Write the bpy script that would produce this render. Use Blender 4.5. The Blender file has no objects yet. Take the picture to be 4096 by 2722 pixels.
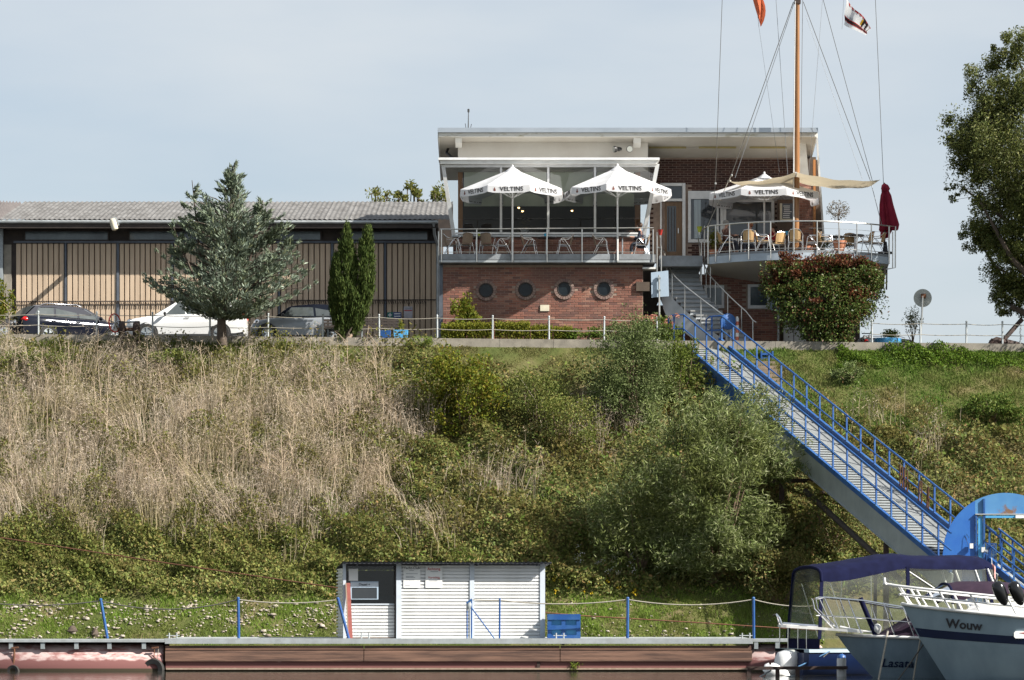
import bpy, math, random
import numpy as np
from mathutils import Vector, Matrix
R = math.radians
rng = np.random.default_rng(7); random.seed(7)
sc = bpy.context.scene
COL = sc.collection
F = 12000.0; CX = 2048.0; HY = 2400.0; CZ = 2.1       # focal length and horizon of the photograph, camera height in metres
def P(px, py, Y):
    """world point seen at photo pixel px,py at distance Y"""
    return Vector(((px - CX) / F * Y, Y, CZ + (HY - py) / F * Y))
def XW(px, Y): return (px - CX) / F * Y
def ZW(py, Y): return CZ + (HY - py) / F * Y
# ---------------------------------------------------------------- camera, sky, sun, exposure
cam = bpy.data.cameras.new('camera'); co = bpy.data.objects.new('camera', cam); COL.objects.link(co)
co.location = (0, 0, CZ); co.rotation_euler = (R(90), 0, 0)
cam.sensor_width = 36; cam.lens = 36 * F / 4096; cam.shift_y = (HY - 1361) / 4096
cam.clip_start = 1; cam.clip_end = 6000
sc.camera = co
SUN = Vector((1.16, -0.52, 1.0)).normalized()
w = bpy.data.worlds.new('World'); sc.world = w; w.use_nodes = True
nt = w.node_tree; nt.nodes.clear()
out = nt.nodes.new('ShaderNodeOutputWorld'); bg = nt.nodes.new('ShaderNodeBackground'); bg.inputs['Strength'].default_value = 0.066
sky = nt.nodes.new('ShaderNodeTexSky'); sky.sky_type = 'NISHITA'; sky.sun_disc = False
sky.sun_elevation = math.asin(SUN.z); sky.sun_rotation = math.atan2(SUN.x, SUN.y)
sky.air_density = 1.0; sky.dust_density = 1.6; sky.ozone_density = 1.5
tc = nt.nodes.new('ShaderNodeTexCoord'); mp = nt.nodes.new('ShaderNodeMapping'); mp.inputs['Scale'].default_value = (3.0, 3.0, 11.0)
nz = nt.nodes.new('ShaderNodeTexNoise'); nz.inputs['Scale'].default_value = 1.6; nz.inputs['Detail'].default_value = 5; nz.inputs['Roughness'].default_value = .5
rp = nt.nodes.new('ShaderNodeValToRGB'); rp.color_ramp.elements[0].position = .32; rp.color_ramp.elements[1].position = .72
rp.color_ramp.elements[0].color = (.45, .45, .45, 1); rp.color_ramp.elements[1].color = (.95, .95, .95, 1)
mx = nt.nodes.new('ShaderNodeMix'); mx.data_type = 'RGBA'
mx.inputs['B'].default_value = (4.95, 5.35, 5.7, 1)          # thin high cloud
L = nt.links.new
L(tc.outputs['Generated'], mp.inputs['Vector']); L(mp.outputs[0], nz.inputs['Vector']); L(nz.outputs['Fac'], rp.inputs[0])
L(rp.outputs[0], mx.inputs['Factor']); L(sky.outputs[0], mx.inputs['A']); L(mx.outputs['Result'], bg.inputs['Color']); L(bg.outputs[0], out.inputs[0])
sl = bpy.data.lights.new('sun', 'SUN'); sl.energy = 5.0; sl.angle = R(.53); sl.color = (1, .955, .88)
so = bpy.data.objects.new('sun', sl); COL.objects.link(so); so.location = (60, -30, 60)
so.rotation_euler = (-SUN).to_track_quat('-Z', 'Y').to_euler()
sc.view_settings.view_transform = 'Standard'; sc.view_settings.look = 'None'; sc.view_settings.gamma = 1
sc.view_settings.use_curve_mapping = False; sc.view_settings.exposure = 1.1
sc.cycles.max_bounces = 8; sc.cycles.transparent_max_bounces = 12; sc.cycles.caustics_reflective = False; sc.cycles.caustics_refractive = False
# ---------------------------------------------------------------- materials
def newmat(name):
    m = bpy.data.materials.new(name); m.use_nodes = True
    return m, m.node_tree, m.node_tree.nodes['Principled BSDF']
def c4(c): return (c[0], c[1], c[2], 1)
def pm(name, col, rough=.6, metal=0., col2=None, scale=3., bump=0., bscale=40., stretch=(1, 1, 1), lo=.35, hi=.65, spec=.5, detail=5):
    """procedural surface: two tones mixed by noise, fine relief"""
    m, t, b = newmat(name)
    if col2 is None: col2 = tuple(x * .78 for x in col)
    tc = t.nodes.new('ShaderNodeTexCoord'); mp = t.nodes.new('ShaderNodeMapping'); mp.inputs['Scale'].default_value = stretch
    n = t.nodes.new('ShaderNodeTexNoise'); n.inputs['Scale'].default_value = scale; n.inputs['Detail'].default_value = detail; n.inputs['Roughness'].default_value = .6
    r = t.nodes.new('ShaderNodeMapRange'); r.inputs['From Min'].default_value = lo; r.inputs['From Max'].default_value = hi
    x = t.nodes.new('ShaderNodeMix'); x.data_type = 'RGBA'; x.inputs['A'].default_value = c4(col); x.inputs['B'].default_value = c4(col2)
    k = t.links.new
    k(tc.outputs['Object'], mp.inputs['Vector']); k(mp.outputs[0], n.inputs['Vector']); k(n.outputs['Fac'], r.inputs['Value'])
    k(r.outputs[0], x.inputs['Factor']); k(x.outputs['Result'], b.inputs['Base Color'])
    b.inputs['Roughness'].default_value = rough; b.inputs['Metallic'].default_value = metal; b.inputs['Specular IOR Level'].default_value = spec
    if bump:
        n2 = t.nodes.new('ShaderNodeTexNoise'); n2.inputs['Scale'].default_value = bscale; n2.inputs['Detail'].default_value = 4
        bp = t.nodes.new('ShaderNodeBump'); bp.inputs['Strength'].default_value = bump; bp.inputs['Distance'].default_value = .02
        k(mp.outputs[0], n2.inputs['Vector']); k(n2.outputs['Fac'], bp.inputs['Height']); k(bp.outputs[0], b.inputs['Normal'])
    return m
def islandmat(name, cols, rough=.7, trans=0., patch=None, patch_scale=.35, spec=.10, objrand=False):
    """each loose piece (leaf, blade, brick) takes its own tone out of a ramp; patches of another tone over metres"""
    m, t, b = newmat(name); k = t.links.new
    g = t.nodes.new('ShaderNodeNewGeometry')
    v = g.outputs['Random Per Island']
    if objrand:
        oi = t.nodes.new('ShaderNodeObjectInfo'); ad = t.nodes.new('ShaderNodeMath'); ad.operation = 'ADD'
        k(v, ad.inputs[0]); k(oi.outputs['Random'], ad.inputs[1]); fr = t.nodes.new('ShaderNodeMath'); fr.operation = 'FRACT'; k(ad.outputs[0], fr.inputs[0]); v = fr.outputs[0]
    r = t.nodes.new('ShaderNodeValToRGB'); e = r.color_ramp.elements
    n = len(cols)
    while len(e) < n: e.new(.5)
    for i, c in enumerate(cols): e[i].position = i / (n - 1); e[i].color = c4(c)
    k(v, r.inputs[0]); colo = r.outputs[0]
    if patch:
        nz = t.nodes.new('ShaderNodeTexNoise'); nz.inputs['Scale'].default_value = patch_scale; nz.inputs['Detail'].default_value = 3
        k(g.outputs['Position'], nz.inputs['Vector'])
        mr = t.nodes.new('ShaderNodeMapRange'); mr.inputs['From Min'].default_value = .42; mr.inputs['From Max'].default_value = .66; mr.inputs['To Max'].default_value = .75
        k(nz.outputs['Fac'], mr.inputs['Value'])
        x = t.nodes.new('ShaderNodeMix'); x.data_type = 'RGBA'; x.inputs['B'].default_value = c4(patch)
        k(mr.outputs[0], x.inputs['Factor']); k(colo, x.inputs['A']); colo = x.outputs['Result']
    k(colo, b.inputs['Base Color']); b.inputs['Roughness'].default_value = rough; b.inputs['Specular IOR Level'].default_value = spec
    if trans:
        tr = t.nodes.new('ShaderNodeBsdfTranslucent'); k(colo, tr.inputs['Color'])
        ms = t.nodes.new('ShaderNodeMixShader'); ms.inputs[0].default_value = trans
        k(b.outputs[0], ms.inputs[1]); k(tr.outputs[0], ms.inputs[2]); k(ms.outputs[0], t.nodes['Material Output'].inputs['Surface'])
    return m
def clothmat(name, col, trans=.35, rough=.85, col2=None):
    m = pm(name, col, rough, col2=col2, scale=2.5, bump=.08, bscale=60, spec=.2)
    t = m.node_tree; b = t.nodes['Principled BSDF']; tr = t.nodes.new('ShaderNodeBsdfTranslucent'); tr.inputs['Color'].default_value = c4(col)
    ms = t.nodes.new('ShaderNodeMixShader'); ms.inputs[0].default_value = trans
    t.links.new(b.outputs[0], ms.inputs[1]); t.links.new(tr.outputs[0], ms.inputs[2]); t.links.new(ms.outputs[0], t.nodes['Material Output'].inputs['Surface'])
    return m
def glassmat(name, tint=(.85, .9, .88), ior=1.5, rough=.01, milk=0., milkcol=(.6, .62, .6)):
    """thin pane: see-through with a fresnel mirror, optionally clouded"""
    m, t, b = newmat(name); t.nodes.remove(b); k = t.links.new
    tp = t.nodes.new('ShaderNodeBsdfTransparent'); tp.inputs[0].default_value = c4(tint)
    gl = t.nodes.new('ShaderNodeBsdfGlossy'); gl.inputs['Roughness'].default_value = rough; gl.inputs['Color'].default_value = (.95, .97, 1, 1)
    fr = t.nodes.new('ShaderNodeFresnel'); fr.inputs[0].default_value = ior
    ms = t.nodes.new('ShaderNodeMixShader'); src = tp.outputs[0]
    if milk:
        df = t.nodes.new('ShaderNodeBsdfDiffuse'); df.inputs[0].default_value = c4(milkcol)
        nz = t.nodes.new('ShaderNodeTexNoise'); nz.inputs['Scale'].default_value = 2.2
        mr = t.nodes.new('ShaderNodeMapRange'); mr.inputs['From Min'].default_value = .35; mr.inputs['From Max'].default_value = .7; mr.inputs['To Min'].default_value = milk * .5; mr.inputs['To Max'].default_value = milk * 1.5
        k(nz.outputs['Fac'], mr.inputs['Value'])
        m2 = t.nodes.new('ShaderNodeMixShader'); k(mr.outputs[0], m2.inputs[0]); k(src, m2.inputs[1]); k(df.outputs[0], m2.inputs[2]); src = m2.outputs[0]
    k(fr.outputs[0], ms.inputs[0]); k(src, ms.inputs[1]); k(gl.outputs[0], ms.inputs[2]); k(ms.outputs[0], t.nodes['Material Output'].inputs['Surface'])
    return m
def emitmat(name, col, s):
    m, t, b = newmat(name); b.inputs['Base Color'].default_value = c4(col); b.inputs['Emission Color'].default_value = c4(col); b.inputs['Emission Strength'].default_value = s
    return m
M = {}
def d(n, *a, **k): M[n] = pm(n, *a, **k)
d('white paint', (.74, .73, .69), .5, col2=(.62, .60, .55), scale=1.6, lo=.45, hi=.75)
d('fascia white', (.70, .68, .62), .6, col2=(.36, .31, .18), scale=1.9, lo=.54, hi=.76, stretch=(1, 1, 3), detail=8)
d('white frame', (.70, .70, .69), .45, col2=(.60, .60, .59), scale=4)
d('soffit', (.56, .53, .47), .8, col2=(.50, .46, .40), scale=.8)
d('roof metal', (.45, .49, .53), .4, .6, col2=(.36, .40, .44), scale=.7)
d('steel', (.62, .61, .58), .28, .9, col2=(.5, .49, .46), scale=8)
d('aluminium', (.72, .72, .72), .25, .9, col2=(.6, .6, .6), scale=8)
d('galvanised', (.46, .49, .50), .5, .35, col2=(.36, .38, .38), scale=3, bump=.1)
d('grey metal', (.33, .36, .37), .5, .2, col2=(.26, .29, .30), scale=1.5)
d('slab', (.25, .27, .29), .8, col2=(.18, .19, .20), scale=3, bump=.15)
d('slab edge', (.42, .48, .54), .7, col2=(.33, .38, .43), scale=2)
d('concrete', (.30, .27, .22), .9, col2=(.19, .17, .14), scale=2.2, bump=.3, bscale=25)
d('stair stone', (.31, .31, .30), .85, col2=(.22, .22, .22), scale=3, bump=.15)
d('stair side', (.40, .42, .44), .8, col2=(.31, .33, .34), scale=1.5)
d('mortar', (.33, .25, .20), .95, col2=(.26, .19, .15), scale=6)
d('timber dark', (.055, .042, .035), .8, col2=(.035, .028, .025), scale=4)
d('dark wood', (.09, .05, .03), .6, col2=(.06, .035, .02), scale=3, stretch=(1, 1, .2))
d('orange wood', (.42, .19, .06), .5, col2=(.33, .13, .04), scale=3, stretch=(4, 4, .3))
d('mast wood', (.31, .145, .05), .4, col2=(.22, .095, .03), scale=5, stretch=(4, 4, .25))
d('door brown', (.16, .09, .04), .5, col2=(.11, .06, .025), scale=3, stretch=(4, 4, .3))
d('board tan', (.54, .415, .295), .8, col2=(.40, .30, .21), scale=2.2, stretch=(3, 3, .2), bump=.1, lo=.4, hi=.75, detail=8)
d('post blue', (.10, .115, .14), .6, col2=(.07, .08, .10), scale=4)
d('roof sheet', (.165, .16, .155), .9, col2=(.085, .08, .075), scale=2.4, bump=.3, bscale=20, lo=.36, hi=.62, detail=9)
d('roof sheet dark', (.13, .115, .11), .9, col2=(.08, .07, .07), scale=5, bump=.3)
d('black', (.012, .012, .014), .5, col2=(.02, .02, .02))
d('rubber', (.018, .018, .018), .8, col2=(.03, .028, .026), scale=8)
d('blind', (.78, .82, .68), .9, col2=(.70, .74, .60), scale=1.2)
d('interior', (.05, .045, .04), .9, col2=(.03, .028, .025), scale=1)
d('asphalt', (.10, .10, .10), .95, col2=(.07, .07, .07), scale=4, bump=.3)
d('blue paint', (.012, .072, .25), .45, col2=(.04, .125, .29), scale=2.2, bump=.08, lo=.45, hi=.72, detail=9)
d('light blue', (.07, .33, .60), .5, col2=(.06, .27, .52), scale=3)
d('pale blue sign', (.36, .44, .53), .5, col2=(.32, .40, .48), scale=2)
d('grey sign', (.36, .37, .34), .55, col2=(.30, .31, .28), scale=2)
d('rust', (.16, .065, .03), .85, col2=(.08, .035, .02), scale=8, bump=.3)
d('rust iron', (.055, .030, .022), .8, col2=(.03, .02, .018), scale=6, bump=.3)
d('plank wood', (.215, .12, .082), .85, col2=(.085, .048, .036), scale=1.7, stretch=(.30, 3, 7), bump=.35, bscale=14, lo=.40, hi=.60, detail=9)
d('hull pink', (.62, .30, .27), .7, col2=(.33, .115, .10), scale=1.6, stretch=(.7, 1, 2), lo=.45, hi=.62, bump=.15, bscale=10)
d('hull red', (.26, .09, .08), .75, col2=(.11, .04, .04), scale=2.2, stretch=(.6, 1, 2), lo=.35, hi=.65, bump=.15, bscale=10)
d('weed', (.05, .06, .02), .9, col2=(.09, .10, .03), scale=12)
d('shed white', (.70, .70, .69), .45, col2=(.60, .60, .58), scale=1.1, stretch=(1.5, 1, .5), lo=.45, hi=.75)
d('shed post', (.52, .57, .62), .5, col2=(.46, .50, .55), scale=3)
d('shed roof', (.05, .055, .065), .6, col2=(.03, .03, .035), scale=5)
d('paper', (.74, .74, .72), .7, col2=(.70, .70, .68))
d('ink', (.03, .03, .035), .6); d('red ink', (.50, .06, .05), .6); d('grey ink', (.30, .31, .33), .7)
d('print black', (.035, .032, .032), .8); d('print red', (.20, .07, .055), .8)
d('red paint', (.50, .045, .035), .45); d('orange red', (.55, .16, .10), .6)
d('terracotta', (.50, .21, .12), .8, col2=(.42, .17, .09), scale=5)
d('wicker', (.55, .36, .17), .7, col2=(.40, .25, .11), scale=30, stretch=(1, 1, 3))
d('wicker grey', (.27, .20, .14), .7, col2=(.20, .14, .10), scale=30, stretch=(1, 1, 3))
d('table top', (.055, .05, .05), .4, col2=(.08, .07, .07), scale=5)
d('car navy', (.008, .010, .018), .12, .3, col2=(.010, .012, .022)); d('car white', (.78, .78, .77), .15, col2=(.74, .74, .73)); d('car grey', (.30, .32, .34), .22, .2, col2=(.27, .29, .31)); d('car black', (.01, .01, .012), .2)
d('car glass', (.085, .095, .095), .04, col2=(.05, .06, .06), scale=2, spec=.9); d('chrome', (.75, .75, .76), .12, 1.); d('plastic', (.025, .025, .027), .6)
d('boat white', (.265, .345, .395), .3, col2=(.205, .275, .32), scale=1.3, stretch=(1, 1, .35), lo=.4, hi=.7); d('boat deck', (.78, .77, .74), .4); d('boat grey', (.225, .30, .36), .35, col2=(.165, .225, .275), scale=1.6, stretch=(1, 1, .35), lo=.4, hi=.7); d('boat navy', (.008, .018, .06), .3)
d('canvas navy', (.007, .009, .036), .9, col2=(.004, .005, .022), scale=3, bump=.35, bscale=7, spec=.12); d('canvas plum', (.036, .022, .036), .8, col2=(.026, .016, .028), scale=3, bump=.35, bscale=7, spec=.12)
d('cover white', (.70, .70, .69), .7, col2=(.60, .60, .60), scale=4, bump=.5, bscale=6)
d('rope', (.36, .33, .27), .9, col2=(.25, .23, .19), scale=30); d('dark rope', (.09, .085, .075), .9); d('blue rope', (.12, .28, .50), .8); d('wire', (.30, .31, .32), .4, .6)
d('bark', (.10, .075, .055), .95, col2=(.06, .045, .035), scale=8, bump=.5); d('twig', (.16, .11, .07), .9); d('pale wood', (.36, .27, .20), .9, col2=(.28, .2, .14), scale=7)
d('skin', (.50, .27, .19), .55); d('hair grey', (.25, .23, .20), .8); d('hair brown', (.06, .03, .015), .7); d('hair red', (.25, .09, .04), .7); d('shirt navy', (.012, .016, .035), .9); d('shirt brown', (.13, .06, .045), .9); d('shirt red', (.30, .012, .02), .9); d('trousers', (.04, .045, .06), .9); d('shirt pink', (.5, .16, .15), .9)
d('soil', (.20, .14, .085), 1., col2=(.10, .085, .035), scale=1.4, bump=.5, bscale=8, lo=.4, hi=.6); d('stone step', (.27, .20, .14), .95, col2=(.16, .13, .09), scale=5)
d('deck grey', (.24, .25, .25), .6, .2, col2=(.17, .18, .18), scale=3, bump=.1); d('bank soil', (.060, .055, .024), 1., col2=(.10, .08, .04), scale=.9, bump=.5, bscale=6)
d('white door', (.72, .72, .71), .5, col2=(.62, .62, .61), scale=1.5); d('brown render', (.10, .075, .055), .9, col2=(.07, .05, .04), scale=2)
d('beige wall', (.66, .60, .46), .8)
M['parasol'] = clothmat('parasol', (.80, .80, .81), .38); M['sail'] = clothmat('sail', (.66, .57, .41), .3); M['red cloth'] = clothmat('red cloth', (.36, .035, .065), .18, col2=(.24, .02, .045)); M['flag orange'] = clothmat('flag orange', (.55, .15, .07), .35); M['flag white'] = clothmat('flag white', (.75, .75, .75), .35); M['flag black'] = clothmat('flag black', (.03, .02, .02), .1); M['flag red'] = clothmat('flag red', (.4, .03, .03), .2); M['flag gold'] = clothmat('flag gold', (.7, .42, .03), .2)
M['glass'] = glassmat('glass', (.94, .96, .95), ior=1.85); M['shed glass'] = glassmat('shed glass', (.8, .85, .85), ior=1.4); M['vinyl'] = glassmat('vinyl', (.78, .80, .74), 1.3, .04, .12, (.46, .48, .43)); M['lit bulb'] = emitmat('lit bulb', (1, .62, .25), 4); M['tail light'] = pm('tail light', (.55, .012, .01), .15, col2=(.5, .01, .01))
M['dark glass'] = pm('dark glass', (.018, .022, .028), .04, col2=(.03, .035, .04), scale=.8, spec=.8)
M['porthole glass'] = pm('porthole glass', (.008, .012, .016), .12, col2=(.014, .02, .024), spec=.25)
M['attic glass'] = pm('attic glass', (.12, .155, .17), .15, col2=(.05, .065, .075), scale=.9, spec=.6)
M['brick'] = islandmat('brick', [(0.182, 0.082, 0.061), (0.283, 0.129, 0.091), (0.229, 0.106, 0.080), (0.337, 0.184, 0.134), (0.203, 0.090, 0.067), (0.134, 0.076, 0.067), (0.303, 0.137, 0.102)], .9, objrand=True, patch=(.17, .095, .078), patch_scale=1.1)
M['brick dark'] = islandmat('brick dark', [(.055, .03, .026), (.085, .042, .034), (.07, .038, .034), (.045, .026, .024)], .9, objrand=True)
M['brick ring'] = islandmat('brick ring', [(.20, .13, .11), (.26, .19, .16), (.17, .11, .10)], .9, objrand=True)
M['stone'] = islandmat('stone', [(0.289, 0.246, 0.196), (0.391, 0.348, 0.289), (0.230, 0.187, 0.145), (0.451, 0.408, 0.348)], .9)
# ---------------------------------------------------------------- mesh helpers
ORG = {}
def props(o, label=None, cat=None, group=None, kind=None):
    for k_, v_ in (('label', label), ('category', cat), ('group', group), ('kind', kind)):
        if v_: o[k_] = v_
    return o
def thing(name, label, cat, loc=(0, 0, 0), rz=0, group=None):
    o = bpy.data.objects.new(name, None); COL.objects.link(o); o.location = loc; o.rotation_euler = (0, 0, rz); o.empty_display_size = .2
    props(o, label, cat, group); ORG[o.name] = Vector(loc) if rz == 0 else Vector((0, 0, 0))
    return o
def link(name, me, mat, parent=None, org=None, **kw):
    o = bpy.data.objects.new(name, me); COL.objects.link(o)
    if mat is not None and not me.materials: me.materials.append(M[mat] if isinstance(mat, str) else mat)
    if parent is not None: o.parent = parent; ORG[o.name] = ORG.get(parent.name, Vector((0, 0, 0)))
    else:
        ORG[o.name] = Vector(org) if org is not None else Vector((0, 0, 0)); o.location = ORG[o.name]
    return props(o, **kw)
def duptree(o, loc=None, rz=None, **kw):
    c = o.copy(); COL.objects.link(c)
    for ch in o.children:
        e = ch.copy(); COL.objects.link(e); e.parent = c
        for g in ch.children:
            h = g.copy(); COL.objects.link(h); h.parent = e
    if loc is not None: c.location = loc
    if rz is not None: c.rotation_euler = (0, 0, rz)
    return props(c, **kw)
UP = Vector((0, 0, 1))
class MB:
    def __init__(s): s.v = []; s.f = []
    def add(s, vs, fs):
        n = len(s.v); s.v += [Vector(a) for a in vs]; s.f += [tuple(i + n for i in f) for f in fs]; return s
    def box(s, a, b):
        x0, y0, z0 = a; x1, y1, z1 = b
        return s.add([(x0, y0, z0), (x1, y0, z0), (x1, y1, z0), (x0, y1, z0), (x0, y0, z1), (x1, y0, z1), (x1, y1, z1), (x0, y1, z1)],
                     [(3, 2, 1, 0), (4, 5, 6, 7), (0, 1, 5, 4), (1, 2, 6, 5), (2, 3, 7, 6), (3, 0, 4, 7)])
    def beam(s, p, q, w, h, side=None):
        """bar from p to q, w across and h high"""
        p = Vector(p); q = Vector(q); t = (q - p).normalized()
        sd = Vector(side) if side else t.cross(UP)
        if sd.length < 1e-3: sd = Vector((1, 0, 0))
        sd.normalize(); u = sd.cross(t).normalized(); a = sd * w / 2; b = u * h / 2
        return s.add([p - a - b, p + a - b, p + a + b, p - a + b, q - a - b, q + a - b, q + a + b, q - a + b],
                     [(3, 2, 1, 0), (4, 5, 6, 7), (0, 1, 5, 4), (1, 2, 6, 5), (2, 3, 7, 6), (3, 0, 4, 7)])
    def tube(s, pts, r, n=6, caps=True):
        pts = [Vector(p) for p in pts]; m = len(pts); rr = r if isinstance(r, (list, tuple)) else [r] * m
        rings = []; prev = None
        for i, p in enumerate(pts):
            t = (pts[min(i + 1, m - 1)] - pts[max(i - 1, 0)])
            t = t.normalized() if t.length > 1e-9 else UP
            if prev is None:
                a = t.cross(UP)
                if a.length < 1e-3: a = t.cross(Vector((1, 0, 0)))
            else: a = prev - t * prev.dot(t)
            a.normalize(); prev = a; b = t.cross(a)
            rings.append([p + (a * math.cos(2 * math.pi * k / n) + b * math.sin(2 * math.pi * k / n)) * rr[i] for k in range(n)])
        return s.loft(rings, caps=caps)
    def loft(s, rings, closed=True, caps=True):
        n = len(rings[0]); o = len(s.v)
        for r in rings: s.v += [Vector(p) for p in r]
        for i in range(len(rings) - 1):
            for k in range(n if closed else n - 1):
                k2 = (k + 1) % n
                s.f.append((o + i * n + k, o + i * n + k2, o + (i + 1) * n + k2, o + (i + 1) * n + k))
        if caps and closed:
            s.f.append(tuple(o + k for k in reversed(range(n)))); s.f.append(tuple(o + (len(rings) - 1) * n + k for k in range(n)))
        return s
    def lathe(s, prof, org=(0, 0, 0), n=16, axis=None, caps=True):
        org = Vector(org); ax = Vector(axis).normalized() if axis else UP
        a = ax.cross(UP)
        if a.length < 1e-3: a = Vector((1, 0, 0))
        a.normalize(); b = ax.cross(a)
        return s.loft([[org + ax * z + (a * math.cos(2 * math.pi * k / n) + b * math.sin(2 * math.pi * k / n)) * r for k in range(n)] for r, z in prof], caps=caps)
    def prism(s, poly, vec):
        vec = Vector(vec); p = [Vector(a) for a in poly]; n = len(p)
        return s.add(p + [a + vec for a in p], [tuple(reversed(range(n))), tuple(range(n, 2 * n))] + [(i, (i + 1) % n, (i + 1) % n + n, i + n) for i in range(n)])
    def poly(s, pts): return s.add(pts, [tuple(range(len(pts)))])
    def ball(s, c, r, n=10, m=6):
        c = Vector(c); r = r if isinstance(r, (tuple, list)) else (r, r, r)
        rings = []
        for j in range(m + 1):
            a = -math.pi / 2 + math.pi * j / m; q = max(math.cos(a), .02)
            rings.append([c + Vector((r[0] * q * math.cos(2 * math.pi * k / n), r[1] * q * math.sin(2 * math.pi * k / n), r[2] * math.sin(a))) for k in range(n)])
        return s.loft(rings)
    def build(s, name, mat, parent=None, smooth=None, org=None, label=None, cat=None, group=None, kind=None):
        off = ORG.get(parent.name, Vector((0, 0, 0))) if parent is not None else (Vector(org) if org is not None else Vector((0, 0, 0)))
        me = bpy.data.meshes.new(name); me.from_pydata([tuple(a - off) for a in s.v], [], s.f)
        if smooth:
            me.polygons.foreach_set('use_smooth', [True] * len(me.polygons)); me.set_sharp_from_angle(angle=R(smooth))
        return link(name, me, mat, parent, org, label=label, cat=cat, group=group, kind=kind)
def npmesh(name, V, T, mat, parent=None, org=None, **kw):
    """mesh from numpy arrays, V (n,3) and equal-sized faces T (m,k)"""
    off = np.array(ORG.get(parent.name, Vector((0, 0, 0))) if parent is not None else (org if org is not None else (0, 0, 0)), dtype=float)
    me = bpy.data.meshes.new(name); V = (np.asarray(V, float) - off).astype(np.float32); T = np.asarray(T, np.int32); k = T.shape[1]
    me.vertices.add(len(V)); me.vertices.foreach_set('co', V.ravel())
    me.loops.add(T.size); me.loops.foreach_set('vertex_index', T.ravel())
    me.polygons.add(len(T)); me.polygons.foreach_set('loop_start', np.arange(0, T.size, k, dtype=np.int32))
    me.update(calc_edges=True)
    return link(name, me, mat, parent, org, **kw)
def unit(a): return a / np.maximum(np.linalg.norm(a, axis=1, keepdims=True), 1e-9)
def leafmesh(name, C, D, Lg, Wd, mat, parent=None, org=None, **kw):
    """lens-shaped leaves at C along D, length Lg, width Wd, random roll, folded a little"""
    n = len(C); D = unit(D); rv = rng.normal(size=(n, 3)); S = unit(np.cross(D, rv)); N = np.cross(D, S)
    Lg = np.broadcast_to(np.asarray(Lg, float), (n,))[:, None]; Wd = np.broadcast_to(np.asarray(Wd, float), (n,))[:, None]
    a = C - D * Lg * .5; b = C + S * Wd * .5 + N * Wd * .15 - D * Lg * .08; c = C + D * Lg * .5 - N * Lg * .12; e = C - S * Wd * .5 + N * Wd * .15 - D * Lg * .08
    V = np.stack([a, b, c, e], 1).reshape(-1, 3)
    T = np.arange(4 * n).reshape(n, 4)
    return npmesh(name, V, T, mat, parent, org, **kw)
def bladearr(B, H, lean, Wd):
    """upright ribbons of two pieces: base, knee, tip"""
    n = len(B); H = np.broadcast_to(np.asarray(H, float), (n,))[:, None]; Wd = np.broadcast_to(np.asarray(Wd, float), (n,))[:, None]
    th = rng.uniform(-.9, .9, n); S = np.stack([np.cos(th), np.sin(th), np.zeros(n)], 1) * Wd * .5
    lean = np.asarray(lean); up = np.array([0, 0, 1.])
    m = B + up * H * .55 + lean * H * .3; t = B + up * H * .97 + lean * H
    V = np.stack([B - S, B + S, m + S * .8, m - S * .8, t + S * .25, t - S * .25], 1).reshape(-1, 3)
    i = np.arange(n)[:, None] * 6
    T = np.concatenate([i + np.array([[0, 1, 2, 3]]), i + np.array([[3, 2, 4, 5]])], 0)
    return V, T
def textmesh(name, txt, size, mat, parent, loc, xdir, zdir, depth=.003, shear=0, align='CENTER', bold=0., **kw):
    """lettering as thin raised geometry: reads along xdir, up is zdir"""
    cu = bpy.data.curves.new('t', 'FONT'); cu.body = txt; cu.size = size; cu.extrude = depth; cu.shear = shear; cu.align_x = align; cu.align_y = 'CENTER'; cu.resolution_u = 3; cu.offset = bold
    to = bpy.data.objects.new('t', cu); COL.objects.link(to); bpy.context.view_layer.update()
    me = bpy.data.meshes.new_from_object(to.evaluated_get(bpy.context.evaluated_depsgraph_get())); me.name = name
    bpy.data.objects.remove(to)
    x = Vector(xdir).normalized(); z = Vector(zdir); z = (z - x * z.dot(x)).normalized(); y = x.cross(z)
    # text local: x right, y up, z out of the page
    mt = Matrix(((x.x, z.x, y.x), (x.y, z.y, y.y), (x.z, z.z, y.z))).to_4x4()
    off = ORG.get(parent.name, Vector((0, 0, 0))); mt.translation = Vector(loc) - off
    me.transform(mt); me.materials.clear()
    return link(name, me, mat, parent, **kw)
def catenary(a, b, sag, n=8):
    a = Vector(a); b = Vector(b)
    return [a.lerp(b, i / n) - UP * sag * 4 * (i / n) * (1 - i / n) for i in range(n + 1)]
# ---------------------------------------------------------------- terrain
KY = 110.0                                             # distance of the promenade edge
def zk(x):                                             # promenade level, falling gently to the right
    px = CX + np.asarray(x) / KY * F
    return CZ + (HY - (1342 + px / 4096 * 40)) / F * KY
def ground(x, Y):
    x = np.asarray(x, float); Y = np.asarray(Y, float)
    zc = zk(x) - .26; s = np.clip((Y - 95.5) / (109.75 - 95.5), 0, 1)
    z = .45 + (zc - .45) * s
    b = np.sin(x * .9 + 1.3 * np.sin(Y * .5)) * .5 + np.sin(x * 2.3 + Y * 1.7) * .25 + np.sin(x * .37 - Y * .8) * .6
    z = z + b * .16 * np.sin(math.pi * s)
    return np.where(Y < 95.5, .45 - (95.5 - Y) * .3, z)
def hit(px, py):
    """where the sight line through a photo pixel meets the bank"""
    px = np.atleast_1d(np.asarray(px, float)); py = np.atleast_1d(np.asarray(py, float))
    lo = np.full(px.shape, 92.0); hi = np.full(px.shape, 109.75)
    for _ in range(30):
        m = (lo + hi) / 2; zr = CZ + (HY - py) / F * m; g = ground((px - CX) / F * m, m)
        under = g > zr; hi = np.where(under, m, hi); lo = np.where(under, lo, m)
    x = (px - CX) / F * hi
    return np.stack([x, hi, ground(x, hi)], 1)
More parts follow.
